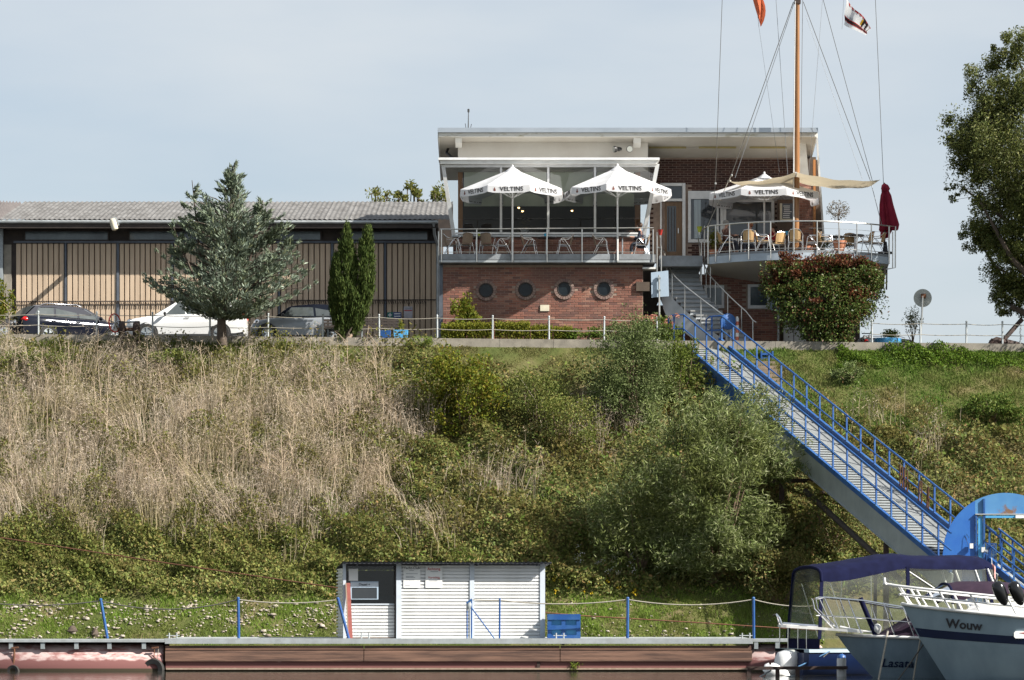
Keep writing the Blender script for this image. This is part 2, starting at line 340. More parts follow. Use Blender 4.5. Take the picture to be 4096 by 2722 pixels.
def bankmat():
    m, t, b = newmat('bank'); k = t.links.new
    g = t.nodes.new('ShaderNodeNewGeometry'); n = t.nodes.new('ShaderNodeTexNoise'); n.inputs['Scale'].default_value = .55; n.inputs['Detail'].default_value = 6
    n2 = t.nodes.new('ShaderNodeTexNoise'); n2.inputs['Scale'].default_value = 6; n2.inputs['Detail'].default_value = 5
    r = t.nodes.new('ShaderNodeValToRGB'); e = r.color_ramp.elements
    e[0].position = .35; e[0].color = (.055, .07, .02, 1); e[1].position = .7; e[1].color = (.16, .125, .07, 1); x = e.new(.52); x.color = (.085, .09, .03, 1)
    k(g.outputs['Position'], n.inputs['Vector']); k(g.outputs['Position'], n2.inputs['Vector']); k(n.outputs['Fac'], r.inputs[0]); k(r.outputs[0], b.inputs['Base Color'])
    bp = t.nodes.new('ShaderNodeBump'); bp.inputs['Strength'].default_value = .6; bp.inputs['Distance'].default_value = .1; k(n2.outputs['Fac'], bp.inputs['Height']); k(bp.outputs[0], b.inputs['Normal'])
    b.inputs['Roughness'].default_value = 1; b.inputs['Specular IOR Level'].default_value = .1
    return m
M['bank'] = bankmat()
gx = np.arange(-46, 46.1, .5); gy = np.concatenate([np.arange(86, 109.6, .4), [109.75]])
GX, GY = np.meshgrid(gx, gy); GZ = ground(GX, GY); nx = len(gx)
I = np.arange(nx - 1)[None, :] + (np.arange(len(gy) - 1) * nx)[:, None]
npmesh('river_bank', np.stack([GX, GY, GZ], -1).reshape(-1, 3), np.stack([I, I + 1, I + 1 + nx, I + nx], -1).reshape(-1, 4), 'bank', kind='structure')
b = MB()
xs = [-400, -20, 20, 400]
b.add([(x, y, float(zk(max(-46, min(46, x)))) - .02) for y in (109.9, 1500) for x in xs], [(i, i + 1, i + 5, i + 4) for i in range(3)]).build('promenade', 'asphalt', kind='structure')
# kerb of the promenade: cast blocks butted end to end
kr = thing('promenade_kerb', 'weathered concrete kerb wall of long blocks along the top of the grassy bank', 'kerb wall', (0, KY, float(zk(0))))
x = -22.0
while x < 22:
    ln = 1.96 if x < 5.2 or x > 9.4 else 1.4
    dz = random.uniform(-.006, .006)
    MB().prism([(x, 109.72, float(zk(x)) - .5), (x + ln - .012, 109.72, float(zk(x + ln)) - .5), (x + ln - .012, 109.72, float(zk(x + ln)) + .03 + dz), (x, 109.72, float(zk(x)) + .03 + dz)], (0, .34, 0)).build('kerb_block', 'concrete', kr)
    x += ln
# water
def watermat():
    m, t, b = newmat('water'); k = t.links.new
    b.inputs['Base Color'].default_value = (.035, .035, .028, 1); b.inputs['Roughness'].default_value = .06; b.inputs['IOR'].default_value = 1.33
    g = t.nodes.new('ShaderNodeNewGeometry'); mp = t.nodes.new('ShaderNodeMapping'); mp.inputs['Scale'].default_value = (.6, 1.6, 1)
    n = t.nodes.new('ShaderNodeTexNoise'); n.inputs['Scale'].default_value = 1.6; n.inputs['Detail'].default_value = 4
    bp = t.nodes.new('ShaderNodeBump'); bp.inputs['Strength'].default_value = .10; bp.inputs['Distance'].default_value = .12
    k(g.outputs['Position'], mp.inputs['Vector']); k(mp.outputs[0], n.inputs['Vector']); k(n.outputs['Fac'], bp.inputs['Height']); k(bp.outputs[0], b.inputs['Normal'])
    return m
M['water'] = watermat()
MB().poly([(-300, -60, 0), (300, -60, 0), (300, 96, 0), (-300, 96, 0)]).build('river_water', 'water', kind='structure')
# ---------------------------------------------------------------- brick work
BRICKS = {}
def brickfield(root, O, U, N, length, height, bl, bh, skip=None, mat='brick', asparts=0, phase=0):
    """running-bond bricks standing 12 mm proud of the mortar; the first ASPARTS whole ones are objects, the rest one joined part"""
    O = Vector(O); U = Vector(U).normalized(); N = Vector(N).normalized(); key = (mat, round(bl, 3), round(bh, 3), tuple(round(a, 2) for a in U))
    dp = .05
    if key not in BRICKS:
        me = bpy.data.meshes.new('brick'); a = bl - .016; h = bh - .014
        q = MB(); vs = []
        for sx, sz in ((0, 0), (1, 0), (1, 1), (0, 1)): vs.append(U * (sx * a) + UP * (sz * h))
        fr = [v + N * (dp - .004) for v in vs]; cen = U * a / 2 + UP * h / 2; ft = [cen + (v - cen) * .96 + N * dp for v in vs]
        q.add(vs + fr + ft, [(0, 1, 5, 4), (1, 2, 6, 5), (2, 3, 7, 6), (3, 0, 4, 7), (4, 5, 9, 8), (5, 6, 10, 9), (6, 7, 11, 10), (7, 4, 8, 11), (8, 9, 10, 11)])
        me.from_pydata([tuple(v) for v in q.v], [], q.f); me.materials.append(M[mat]); BRICKS[key] = (me, q)
    me, q = BRICKS[key]; rest = MB(); made = 0; off = ORG[root.name]
    rows = int(height / bh)
    for r in reversed(range(rows)):
        s = (-bl / 2 if (r + phase) % 2 else 0.)
        while s < length - .03:
            s0 = max(s, 0); s1 = min(s + bl, length); full = abs(s1 - s0 - bl) < 1e-6; cx = (s0 + s1) / 2; cz = (r + .5) * bh
            if s1 - s0 > .05 and not (skip and skip(s0, s1, cz)):
                dpx = random.uniform(-.006, .004); p = O + U * s0 + UP * (r * bh) + N * (dpx - dp + .012)
                if full and made < asparts:
                    o = bpy.data.objects.new('brick', me); COL.objects.link(o); o.parent = root; o.location = p - off; made += 1
                else:
                    k_ = (s1 - s0 - .016) / (bl - .016)
                    rest.add([p + v + U * (v.dot(U) * (k_ - 1)) for v in q.v], q.f)
            s += bl
    if rest.v: rest.build('brickwork', mat, root, kind='stuff')
    return made
# ---------------------------------------------------------------- boat hall on the left
HYW = 118.0
hall = thing('boat_hall', 'long low boat hall with tan board doors and corrugated grey roof', 'boat hall', (XW(870, HYW), HYW, float(zk(0))))
def hz(py): return ZW(py, HYW)
gz = float(zk(-12)) - .1
MB().box((XW(-80, HYW), HYW + .05, gz), (XW(1752, HYW), HYW + .35, hz(905))).build('wall', 'timber dark', hall)
MB().box((XW(-80, HYW), HYW - .10, gz), (XW(0, HYW), HYW + .04, hz(915))).build('pillar', 'concrete', hall)
MB().box((XW(2, HYW), HYW - .16, gz), (XW(14, HYW), HYW + .04, hz(905))).build('pillar', 'grey metal', hall)
MB().box((XW(16, HYW), HYW - .04, gz), (XW(46, HYW), HYW + .04, hz(980))).build('wall_panel', 'concrete', hall)
posts = [263, 472, 690, 905, 1117, 1329, 1541, 1752]
edge = [58] + posts
for a, c in zip(edge[:-1], edge[1:]):                 # sliding door leaves of upright boards
    n = max(2, round((c - a - 10) / 21.6)); wdt = (c - a - 10) / n
    for i in range(n):
        x0 = XW(a + 5 + i * wdt + 1.2, HYW); x1 = XW(a + 5 + (i + 1) * wdt - 1.2, HYW); e = .015
        MB().prism([(x0, HYW + .03, gz), (x0 + e, HYW - .03, gz), (x1 - e, HYW - .03, gz), (x1, HYW + .03, gz)], (0, 0, hz(976) - gz)).build('board', 'board tan', hall)
for p in posts:
    q = 5 if p in (472, 1329) else 3.5
    MB().box((XW(p - q, HYW), HYW - .07, gz), (XW(p + q, HYW), HYW + .045, hz(973))).build('door_post', 'post blue', hall)
MB().box((XW(56, HYW), HYW - .12, hz(974)), (XW(1756, HYW), HYW + .02, hz(966))).build('door_rail', 'post blue', hall)
for a, c in ((95, 437), (512, 860), (940, 1287), (1366, 1715)):
    f = MB()
    x0, x1, z0, z1 = XW(a, HYW), XW(c, HYW), hz(966), hz(922)
    f.box((x0, HYW - .03, z0), (x1, HYW + .03, z0 + .06)); f.box((x0, HYW - .03, z1 - .05), (x1, HYW + .03, z1)); f.box((x0, HYW - .03, z0 + .06), (x0 + .06, HYW + .03, z1 - .05)); f.box((x1 - .06, HYW - .03, z0 + .06), (x1, HYW + .03, z1 - .05))
    wn = f.build('window', 'timber dark', hall)
    MB().box((x0 + .06, HYW, z0 + .06), (x1 - .06, HYW + .015, z1 - .05)).build('pane', 'attic glass', wn)
EY = 117.05; ez = ZW(884, EY); rs = .25; RD = 6.0
MB().box((XW(-90, EY), EY + .02, ez - .28), (XW(1752, EY), EY + .09, ez - .09)).build('fascia', 'timber dark', hall)
MB().box((XW(-90, EY), EY + .10, ez - .22), (XW(1752, EY), HYW + .3, ez - .16)).build('eaves_soffit', 'timber dark', hall)
g = [(XW(-90, EY), EY - .02, ez - .03), (XW(1752, EY), EY - .02, ez - .05)]
MB().tube(g, .07, 8).build('gutter', 'galvanised', hall, 40)
MB().tube([(XW(1735, EY), EY - .02, ez - .08), (XW(1737, EY), EY + .25, ez - .5), (XW(1752, HYW), HYW - .2, ez - .9), (XW(1752, HYW), HYW - .2, gz)], .055, 8).build('downpipe', 'galvanised', hall, 40)
# corrugated roof in three courses of lapped sheets
nsh = 18; xa, xb = XW(0, EY), XW(1800, EY); sw = (xb - xa) / nsh; crs = 3
for c in range(crs):
    for i in range(nsh):
        if xa + i * sw > XW(1790, EY): continue
        nw = 10 * 2; V = []; lift = .018 * (crs - c) + random.uniform(0, .008); d0 = RD * c / crs - .06; d1 = RD * (c + 1) / crs + .12
        sk = 0 if i else 1
        for (dd, l) in ((d0, lift), ((d0 + d1) / 2, lift), (d1, lift)):
            for k in range(nw + 1):
                xx = xa + i * sw + sw * k / nw
                zz = ez + rs * dd + l + .022 * math.cos(2 * math.pi * k / 4)
                V.append((xx + (dd * .14 * 0), EY - .03 + dd, zz + (.0 if i else 0)))
        m_ = MB(); n1 = nw + 1
        m_.v = [Vector(v) for v in V]; m_.f = [(r * n1 + k, r * n1 + k + 1, (r + 1) * n1 + k + 1, (r + 1) * n1 + k) for r in range(2) for k in range(nw)]
        m_.build('roof_sheet', 'roof sheet', hall, 50)
MB().box((xa, EY + RD - .1, ez - .3), (xb, EY + RD + .1, ez + rs * RD - .05)).build('ridge_beam', 'timber dark', hall)
# lower roof of the neighbouring bay, ribs running towards the ridge at a slant
m_ = MB(); n1 = 15
A0, A1 = P(-110, 884, EY), P(2, 878, EY); B0, B1 = P(-110, 800, EY + RD), P(86, 811, EY + RD)
for a, c in ((A0, A1), (A0.lerp(B0, .5), A1.lerp(B1, .5)), (B0, B1)):
    for k in range(n1 * 2 + 1):
        q = a.lerp(c, k / (n1 * 2)); m_.v.append(q + UP * .05 * (1 if k % 2 else -1))
n2 = n1 * 2 + 1; m_.f = [(r * n2 + k, r * n2 + k + 1, (r + 1) * n2 + k + 1, (r + 1) * n2 + k) for r in range(2) for k in range(n1 * 2)]
m_.build('roof_sheet', 'roof sheet dark', hall, label='darker slanting roof sheet at the left end of the hall')
# lamp on a bracket arm out of the eaves
lp = thing('hall_lamp', 'long pale street lamp head sticking out over the hall gutter', 'lamp', P(455, 900, EY - .9))
MB().tube([P(470, 902, EY + .15), P(458, 878, EY - 1.3)], .09, 8).build('arm', 'galvanised', lp, 40)
hp = [P(448, 876, EY - 1.45), P(462, 922, EY - 1.45)]
h = MB(); ax = (hp[1] - hp[0])
for t_, r_ in ((0, .04), (.08, .10), (.5, .13), (.9, .11), (1, .05)): pass
h.tube([hp[0].lerp(hp[1], t_) for t_ in (0, .07, .3, .7, .93, 1)], [.04, .11, .13, .13, .12, .05], 10)
h.build('lamp_head', 'beige wall', lp, 50)
# rail of sharp points along the doors
rl = MB()
for s in range(60, 1700, 9):
    if s % 3 == 0: rl.beam(P(s, 1204, HYW - .12), P(s + 3, 1216, HYW - .14), .02, .02)
rl.tube([P(60, 1208, HYW - .1), P(1750, 1200, HYW - .1)], .022, 6)
rl.build('door_guard_rail', 'timber dark', hall)
# signs on the hall
sg = thing('first_aid_sign', 'dark blue and green sign with a white cross on the hall doors', 'sign', P(1578, 1260, HYW - .08))
MB().box(tuple(P(1549, 1273, HYW - .08)), tuple(P(1572, 1250, HYW - .05))).build('cross_panel', pm('sign green', (.015, .16, .13), .5), sg)
MB().box(tuple(P(1573, 1273, HYW - .08)), tuple(P(1606, 1250, HYW - .05))).build('text_panel', pm('sign blue', (.02, .06, .22), .5), sg)
c = P(1560, 1261, HYW - .085)
cr = MB(); cr.box((c.x - .07, c.y - .004, c.z - .022), (c.x + .07, c.y + .004, c.z + .022)); cr.box((c.x - .022, c.y - .0045, c.z + .022), (c.x + .022, c.y + .004, c.z + .07)); cr.box((c.x - .022, c.y - .0045, c.z - .07), (c.x + .022, c.y + .004, c.z - .022)); cr.build('cross', 'white frame', sg)
for py in (1256, 1266): MB().box(tuple(P(1576, py + 2, HYW - .087)), tuple(P(1602, py - 2, HYW - .081))).build('text_line', 'paper', sg)
sg = thing('notice_board', 'pale notice with a red heading line on the hall doors beside the blue sign', 'notice', P(1632, 1255, HYW - .08))
MB().box(tuple(P(1615, 1273, HYW - .08)), tuple(P(1650, 1227, HYW - .05))).build('panel', pm('notice pale', (.48, .46, .50), .6), sg)
MB().box(tuple(P(1617, 1245, HYW - .085)), tuple(P(1648, 1241, HYW - .081))).build('heading_line', 'red ink', sg)
for py in (1233, 1237): MB().box(tuple(P(1619, py + 1, HYW - .085)), tuple(P(1646, py - 1, HYW - .081))).build('text_line', 'grey ink', sg)
# ---------------------------------------------------------------- club house
FZ = 15.0                                              # level of both terraces
LW = 112.5; TE = 112.05; PW = 113.35; RW = 114.8; UW = 113.2
club = thing('club_house', 'brick club house with flat white roof, slanted window front and round portholes', 'club house', (XW(2500, LW), LW, float(zk(3))))
pz = float(zk(2)) - .1
# lower brick storey with portholes
x0, x1 = XW(1772, LW), XW(2572, LW); zt = ZW(1060, LW)
MB().box((x0, LW, pz), (x1, LW + .3, zt)).build('wall', 'mortar', club)
MB().box((x1 - .3, LW + .31, pz), (x1, RW + 1, zt)).build('wall', 'brown render', club)
MB().box((XW(1757, LW), LW - .06, pz), (XW(1771, LW), LW + .25, zt)).build('corner_post', 'post blue', club)
ports = [(1944, 1163), (2102, 1160), (2257, 1158), (2416, 1158)]
PC = [P(a, c, LW) for a, c in ports]
def skp(s0, s1, cz):
    for p in PC:
        dx = max(s0 - (p.x - x0), 0, (p.x - x0) - s1); dz = cz + pz - p.z
        if dx * dx + dz * dz < .275 ** 2: return True
    return False
nm = brickfield(club, (x0, LW, pz), (1, 0, 0), (0, -1, 0), x1 - x0, zt - pz, .29, .088, skp, asparts=300)
for p in PC:
    wn = MB()
    wn.loft([[p + Vector((r_ * math.cos(a), y_, r_ * math.sin(a))) for a in [2 * math.pi * k / 28 for k in range(28)]] for r_, y_ in ((.27, .0), (.27, -.05), (.245, -.065), (.235, -.02))], caps=False)
    w_ = wn.build('porthole', 'timber dark', club, 40)
    MB().lathe([(.238, 0), (.238, .012)], p + Vector((0, -.012, 0)), 24, (0, 1, 0)).build('pane', 'porthole glass', w_)
    MB().lathe([(.25, .0), (.392, .0), (.392, .03), (.25, .03)], p + Vector((0, -.035, 0)), 28, (0, 1, 0), caps=False).build('surround', 'brown render', w_, 40)
    for k in range(22):                                # ring of bricks on edge round the opening
        a0 = 2 * math.pi * (k + .06) / 22; a1 = 2 * math.pi * (k + .94) / 22; y = -.06 + random.uniform(-.006, .006)
        MB().prism([p + Vector((r_ * math.cos(a), y, r_ * math.sin(a))) for r_, a in ((.28, a0), (.388, a0), (.388, a1), (.28, a1))], (0, .06, 0)).build('ring_brick', 'brick ring', w_)
MB().box(tuple(P(2161, 1245, LW - .05)), tuple(P(2197, 1221, LW))).build('wall_plate', 'beige wall', club)
MB().box(tuple(P(2545, 1165, LW - .1)), tuple(P(2598, 1130, LW - .0))).build('meter_box', 'brown render', club)
# left terrace: slab, edge strip, toe boards, posts and rails
xl, xr = XW(1757, TE), XW(2622, TE)
MB().box((xl, TE, FZ - .30), (xr, PW + .3, FZ)).build('terrace_slab', 'slab', club)
MB().box((xl, TE - .02, FZ - .30), (XW(2600, TE), TE - .003, FZ - .22)).build('edge_strip', 'galvanised', club)
tp = [1766, 1907, 2048, 2188, 2328, 2470, 2612]; rz = ZW(919, TE)
for a, c in zip(tp[:-1], tp[1:]): MB().box((XW(a + 4, TE), TE - .03, FZ - .2), (XW(c - 4, TE), TE - .004, FZ + .015)).build('toe_board', 'slab', club)
for p in tp: MB().tube([(XW(p, TE), TE - .05, FZ - .30), (XW(p, TE), TE - .05, rz)], .024, 8).build('rail_post', 'steel', club, 40)
MB().tube([(XW(1752, TE), TE + 1.1, rz - .01), (XW(1760, TE), TE - .05, rz), (XW(2614, TE), TE - .05, rz + .06)], .024, 8).build('hand_rail', 'steel', club, 40)
MB().tube([(XW(1760, TE), TE - .05, FZ + .08), (XW(2614, TE), TE - .05, FZ + .08)], .012, 6).build('lower_rail', 'steel', club)
for y in (.5, 1.05): MB().tube([(XW(1753, TE), TE + y, FZ - .25), (XW(1753, TE), TE + y, rz - .01)], .024, 8).build('rail_post', 'steel', club, 40)
# brick parapet under the window front
x0, x1 = XW(1812, PW), XW(2580, PW); zs = ZW(944, PW)
MB().box((x0, PW, FZ), (x1, PW + .3, zs - .05)).build('parapet', 'mortar', club)
nm = brickfield(club, (x0, PW, FZ), (1, 0, 0), (0, -1, 0), x1 - x0, zs - .05 - FZ, .29, .088, asparts=0)
MB().box((x0 - .05, PW - .10, zs - .045), (x1 + .05, PW + .32, zs + .02)).build('window_sill', 'galvanised', club)
# slanted glazing
GT = 112.65; GB = 113.30
def gp(px, v): return P(px, 938 + (660 - 938) * v, GB + (GT - GB) * v)
tl, tr, bl_, br_ = P(1772, 660, GT), P(2630, 658, GT), P(1815, 940, GB), P(2576, 940, GB)
for a, c in ((bl_, tl), (br_, tr)): MB().beam(a, c, .14, .14, (1, 0, 0)).build('corner_frame', 'white frame', club)
MB().beam(tl + Vector((.07, 0, -.05)), tr + Vector((-.07, 0, -.05)), .10, .10).build('head_frame', 'white frame', club)
MB().beam(bl_ + Vector((.07, 0, .05)), br_ + Vector((-.07, 0, .05)), .09, .07).build('sill_frame', 'white frame', club)
mu = [1790, 2004, 2193, 2380, 2612]
for p in mu[1:-1]: MB().beam(P(p, 936, GB), P(p, 664, GT), .085, .10, (1, 0, 0)).build('mullion', 'white frame', club)
for i in range(4):
    f0 = (0, .25, .5, .755, 1)
    a, c = f0[i], f0[i + 1]
    MB().poly([bl_.lerp(br_, a) + Vector((0, .03, .08)), bl_.lerp(br_, c) + Vector((0, .03, .08)), tl.lerp(tr, c) + Vector((0, .03, -.08)), tl.lerp(tr, a) + Vector((0, .03, -.08))]).build('pane', 'glass', club)
# right and left cheek of the window front
for q, nm_ in ((1, 'right'), (-1, 'left')):
    a, c = (br_, tr) if q > 0 else (bl_, tl)
    dp = Vector((0, 1.5, 0))
    s_ = MB(); s_.beam(a + dp, c + Vector((0, 1.5 + (GB - GT), 0)), .1, .1, (1, 0, 0)); s_.beam(a + Vector((0, .06, .05)), a + dp, .1, .08); s_.beam(c + Vector((0, .06, -.05)), c + dp, .1, .08)
    s_.build('cheek_frame', 'white frame', club)
    MB().poly([a + Vector((0, .05, .1)), a + dp + Vector((0, 0, .1)), c + dp + Vector((0, 0, -.1)), c + Vector((0, .05, -.1))]).build('pane', 'glass' if q < 0 else 'white paint', club)
# room behind
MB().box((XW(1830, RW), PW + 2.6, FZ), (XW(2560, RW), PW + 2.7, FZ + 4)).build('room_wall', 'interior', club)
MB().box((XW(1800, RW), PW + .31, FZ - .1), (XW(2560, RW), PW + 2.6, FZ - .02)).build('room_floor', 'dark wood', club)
MB().box((XW(1800, PW), UW + .25, ZW(640, UW)), (XW(2590, PW), PW + 2.6, ZW(632, UW))).build('room_ceiling', 'soffit', club)
for a, c in ((1856, 1998), (2012, 2186), (2200, 2372), (2388, 2536)):
    y = 113.42
    MB().box((XW(a, y), y, ZW(826, y)), (XW(c, y), y + .012, ZW(672, y))).build('roller_blind', 'blind', club)
for a, c in ((1832, 1851), (2540, 2562)):
    MB().box((XW(a, 113.8), 113.75, FZ), (XW(c, 113.8), 113.9, ZW(664, 113.8))).build('room_pillar', 'orange wood', club)
for px, py in ((2075, 831), (2090, 845), (2288, 843)):
    p = P(px, py, 114.6); t_ = MB().tube([p + UP * .08, p + UP * 1.4], .006, 5).build('lamp_cord', 'black', club)
    MB().lathe([(.02, .09), (.075, .03), (.08, .0)], p, 10, caps=False).build('lamp_shade', 'black', t_)
    MB().ball(p, .042, 8, 5).build('bulb', 'lit bulb', t_)
# roof of the window front
za, zb = ZW(656, 112.45), ZW(632, 112.45)
MB().box((XW(1760, 112.45), 112.45, za), (XW(2630, 112.45), UW - .003, zb - .09)).build('bay_roof', 'white paint', club)
MB().box((XW(1754, 112.45), 112.38, zb - .088), (XW(2638, 112.45), UW - .003, zb)).build('bay_roof_cap', 'white frame', club)
# upper white wall and main roof
rt, rb = ZW(515, 112.6), ZW(548, 112.6)
zc_ = ZW(632, RW)
def sof(y): return rb + (zc_ - rb) * (y - 112.7) / (RW - 112.7)
MB().prism([(XW(1832, UW), UW, zb - .4), (XW(2592, UW), UW, zb - .4), (XW(2592, UW), UW, sof(UW) - .003), (XW(1832, UW), UW, sof(UW) - .003)], (0, .25, 0)).build('upper_wall', 'soffit', club)
for a, c in ((1822, 1848), (2532, 2562)): MB().prism([(XW(a, UW), 112.75, sof(112.75) - .003), (XW(a, UW), UW - .003, sof(UW) - .003), (XW(a, UW), UW - .003, ZW(592, UW)), (XW(a, UW), 112.85, ZW(578, UW))], (XW(c, UW) - XW(a, UW), 0, 0)).build('roof_bracket', 'white paint', club)
xa_, xb_ = XW(1757, 112.6), XW(3266, 112.6)
MB().prism([(xa_, 112.72, rb), (xa_, 117.2, sof(117.2)), (xa_, 117.2, rt - .03), (xa_, 112.72, rt - .03)], (xb_ - xa_, 0, 0)).build('roof', 'soffit', club)
MB().box((xa_ - .02, 112.60, rb), (xb_ + .02, 112.715, rb + .155)).build('fascia', 'fascia white', club)
MB().box((xa_ - .05, 112.52, rb + .158), (xb_ + .05, 112.715, rt + .02)).build('roof_trim', 'roof metal', club)
for px in (1757, 3264): MB().prism([(XW(px, 112.6), 112.72, rt + .02), (XW(px, 112.6), 117.2, rt + .02), (XW(px, 112.6), 117.2, sof(117.2) - .02), (XW(px, 112.6), 112.72, rb - .02)], (-.06 if px < 2000 else .06, 0, 0)).build('verge_board', 'white paint', club)
MB().tube([P(1795, 585, 113.9), P(1786, 612, 113.8), P(1812, 634, 113.6)], .05, 8).build('rain_pipe', 'black', club, 40)
for a, c in ((2595, 2745), (2795, 2945), (2998, 3147)):    # strip lights let into the soffit
    y0, y1 = 113.62, 113.82; q = .012
    MB().add([(XW(a, y0), y0, sof(y0) - q), (XW(c, y0), y0, sof(y0) - q), (XW(c, y1), y1, sof(y1) - q), (XW(a, y1), y1, sof(y1) - q)], [(0, 1, 2, 3)]).build('strip_light', pm('strip light', (.45, .38, .15), .6), club)
# flood lights on the upper wall
for px, fx in ((2470, -1), (2516, 1)):
    fl = thing('flood_light', 'black flood light pointing left on the upper white wall' if fx < 0 else 'small round black flood light on the upper white wall', 'flood light', P(px, 598, UW - .3), group='flood lights under the roof')
    q = P(px, 597, UW - .3)
    ax_ = (-1, -.35, -.1) if fx < 0 else (.15, -1, -.15)
    MB().lathe([(.05, -.16), (.08, -.05), (.07, 0), (.12, .08), (.125, .15)], q, 14, ax_).build('lamp_body', 'black', fl, 40)
    MB().lathe([(.11, .151), (.11, .157)], q, 14, ax_).build('lens', 'grey sign', fl)
    MB().beam(q + Vector((0, 0, -.02)), P(px + 6, 603, UW), .05, .05).build('bracket', 'black', fl)
# aerial on the roof
ae = thing('roof_aerial', 'thin whip aerial standing on the left end of the flat roof', 'aerial', P(1873, 512, 114))
MB().tube([P(1873, 514, 114), P(1874, 436, 114)], [.025, .012], 6).build('mast', 'black', ae); MB().tube([P(1864, 514, 114), P(1861, 495, 114)], .012, 5).build('stub', 'black', ae); MB().tube([P(1882, 514, 114), P(1886, 497, 114)], .012, 5).build('stub', 'black', ae)
MB().lathe([(.04, 0), (.04, .12)], P(1874, 450, 114), 8).build('coil', 'black', ae)
# recessed brick wall with door and windows
x0, x1 = XW(2600, RW), XW(3200, RW)
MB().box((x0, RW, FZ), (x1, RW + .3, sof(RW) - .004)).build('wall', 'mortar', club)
def sk2(s0, s1, cz):
    px0 = (x0 + s0) * F / RW + CX; px1 = (x0 + s1) * F / RW + CX; py = HY - (cz + FZ - CZ) * F / RW
    return (px1 > 2630 and px0 < 2746 and py > 735) or (px1 > 2750 and px0 < 3096 and 764 < py < 974)
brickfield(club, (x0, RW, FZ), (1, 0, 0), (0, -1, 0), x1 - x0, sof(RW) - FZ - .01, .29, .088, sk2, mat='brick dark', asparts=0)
# entrance door with light above
Y = RW
def fb(n, a, c, p0, p1, mat, y0=-.12, y1=.0, par=None): return MB().box((XW(a, Y), Y + y0, ZW(p1, Y)), (XW(c, Y), Y + y1, ZW(p0, Y))).build(n, mat, par or club)
dr = fb('door', 2660, 2727, 810, 1026, 'door brown', -.05, -.002)
fb('door_glass', 2668, 2704, 826, 1008, 'dark glass', -.06, -.053, dr)
fb('door_handle', 2711, 2714, 915, 935, 'steel', -.10, -.053, dr)
for k in range(3): fb('door_bar', 2672 + k * 12, 2675 + k * 12, 830, 1004, 'timber dark', -.075, -.063, dr)
fb('door_frame', 2729, 2741, 735, 1027, 'white frame'); fb('door_frame', 2640, 2728, 735, 746, 'white frame'); fb('door_frame', 2640, 2728, 797, 807, 'white frame'); fb('transom_pane', 2646, 2728, 747, 796, 'dark glass', -.04, -.01); fb('door_frame', 2640, 2646, 747, 1027, 'white frame')
for (a, c, t0, b0) in ((2752, 2892, 766, 972), (2893, 3096, 800, 966)):
    wn = MB(); y0, y1 = Y - .10, Y
    for q in ((a, a + 11, t0, b0), (c - 11, c, t0, b0)): wn.box((XW(q[0], Y), y0, ZW(q[3], Y)), (XW(q[1], Y), y1, ZW(q[2], Y)))
    for q in ((a + 11, c - 11, t0, t0 + (32 if a < 2800 else 10)), (a + 11, c - 11, b0 - 13, b0)): wn.box((XW(q[0], Y), y0 + .003, ZW(q[3], Y)), (XW(q[1], Y), y1, ZW(q[2], Y)))
    if a < 2800: wn.box((XW(2866, Y), y0 + .005, ZW(b0 - 13, Y)), (XW(2874, Y), y1, ZW(t0 + 32, Y)))
    w_ = wn.build('window', 'white frame', club)
    MB().box((XW(a + 11, Y), Y - .03, ZW(b0 - 13, Y)), (XW(c - 11, Y), Y - .012, ZW(t0 + 10, Y))).build('pane', 'dark glass', w_)
    if a < 2800:
        MB().box((XW(2776, Y), Y - .045, ZW(955, Y)), (XW(2803, Y), Y - .035, ZW(800, Y))).build('curtain', pm('curtain', (.42, .48, .50), .9, col2=(.25, .30, .33), scale=9, stretch=(4, 1, .1)), w_)
# slanted pier, brick pier and outer fin on the right
MB().prism([P(3186, 566, 113.3), P(3222, 560, 113.3), P(3235, 702, 113.9), P(3190, 702, 113.9)], (0, .3, 0)).build('pier', 'white paint', club)
x2, x3 = XW(3196, 114.0), XW(3252, 114.0)
MB().box((x2, 114.0, FZ), (x3, 114.5, ZW(704, 114.0))).build('brick_pier', 'mortar', club)
brickfield(club, (x2, 114.0, FZ), (1, 0, 0), (0, -1, 0), x3 - x2, ZW(704, 114) - FZ, .265, .088, asparts=0)
MB().box((XW(3253, 114), 113.95, FZ), (XW(3262, 114), 114.2, ZW(640, 114))).build('wood_post', 'orange wood', club)
MB().prism([P(3264, 640, 114.2), P(3272, 640, 114.2), P(3296, 1000, 114.2), P(3264, 1000, 114.2)], (0, .2, 0)).build('end_fin', 'brown render', club)
MB().beam(P(3266, 532, 112.75), P(3298, 1000, 113.6), .07, .07, (1, 0, 0)).build('slanted_strut', 'white frame', club)
MB().box((XW(3200, RW), RW - .2, FZ), (XW(3262, RW), RW + .3, sof(RW))).build('wall', 'brown render', club)
# menu board
mb_ = thing('menu_board', 'black chalk menu board in a pale frame on the brick wall behind the mast', 'menu board', P(3145, 850, 113.9))
f = MB(); yy = 113.88
f.box(tuple(P(3120, 882, yy)), tuple(P(3128, 815, yy + .05))); f.box(tuple(P(3172, 882, yy)), tuple(P(3178, 815, yy + .05))); f.box(tuple(P(3128, 882, yy)), tuple(P(3172, 877, yy + .05))); f.build('frame', 'beige wall', mb_)
MB().box(tuple(P(3128, 877, yy + .02)), tuple(P(3172, 815, yy + .04))).build('board', 'post blue', mb_)
for k in range(7):
    a = 3131 + random.uniform(0, 5); MB().box(tuple(P(a, 825 + k * 7.6 + 1.4, yy + .012)), tuple(P(a + random.uniform(22, 36), 825 + k * 7.6 - 1.4, yy + .0195))).build('chalk_line', 'paper', mb_)
MB().box((XW(3110, 114.0), yy + .06, FZ), (XW(3180, 114.0), 114.25, ZW(800, 114))).build('board_post', 'dark wood', mb_)
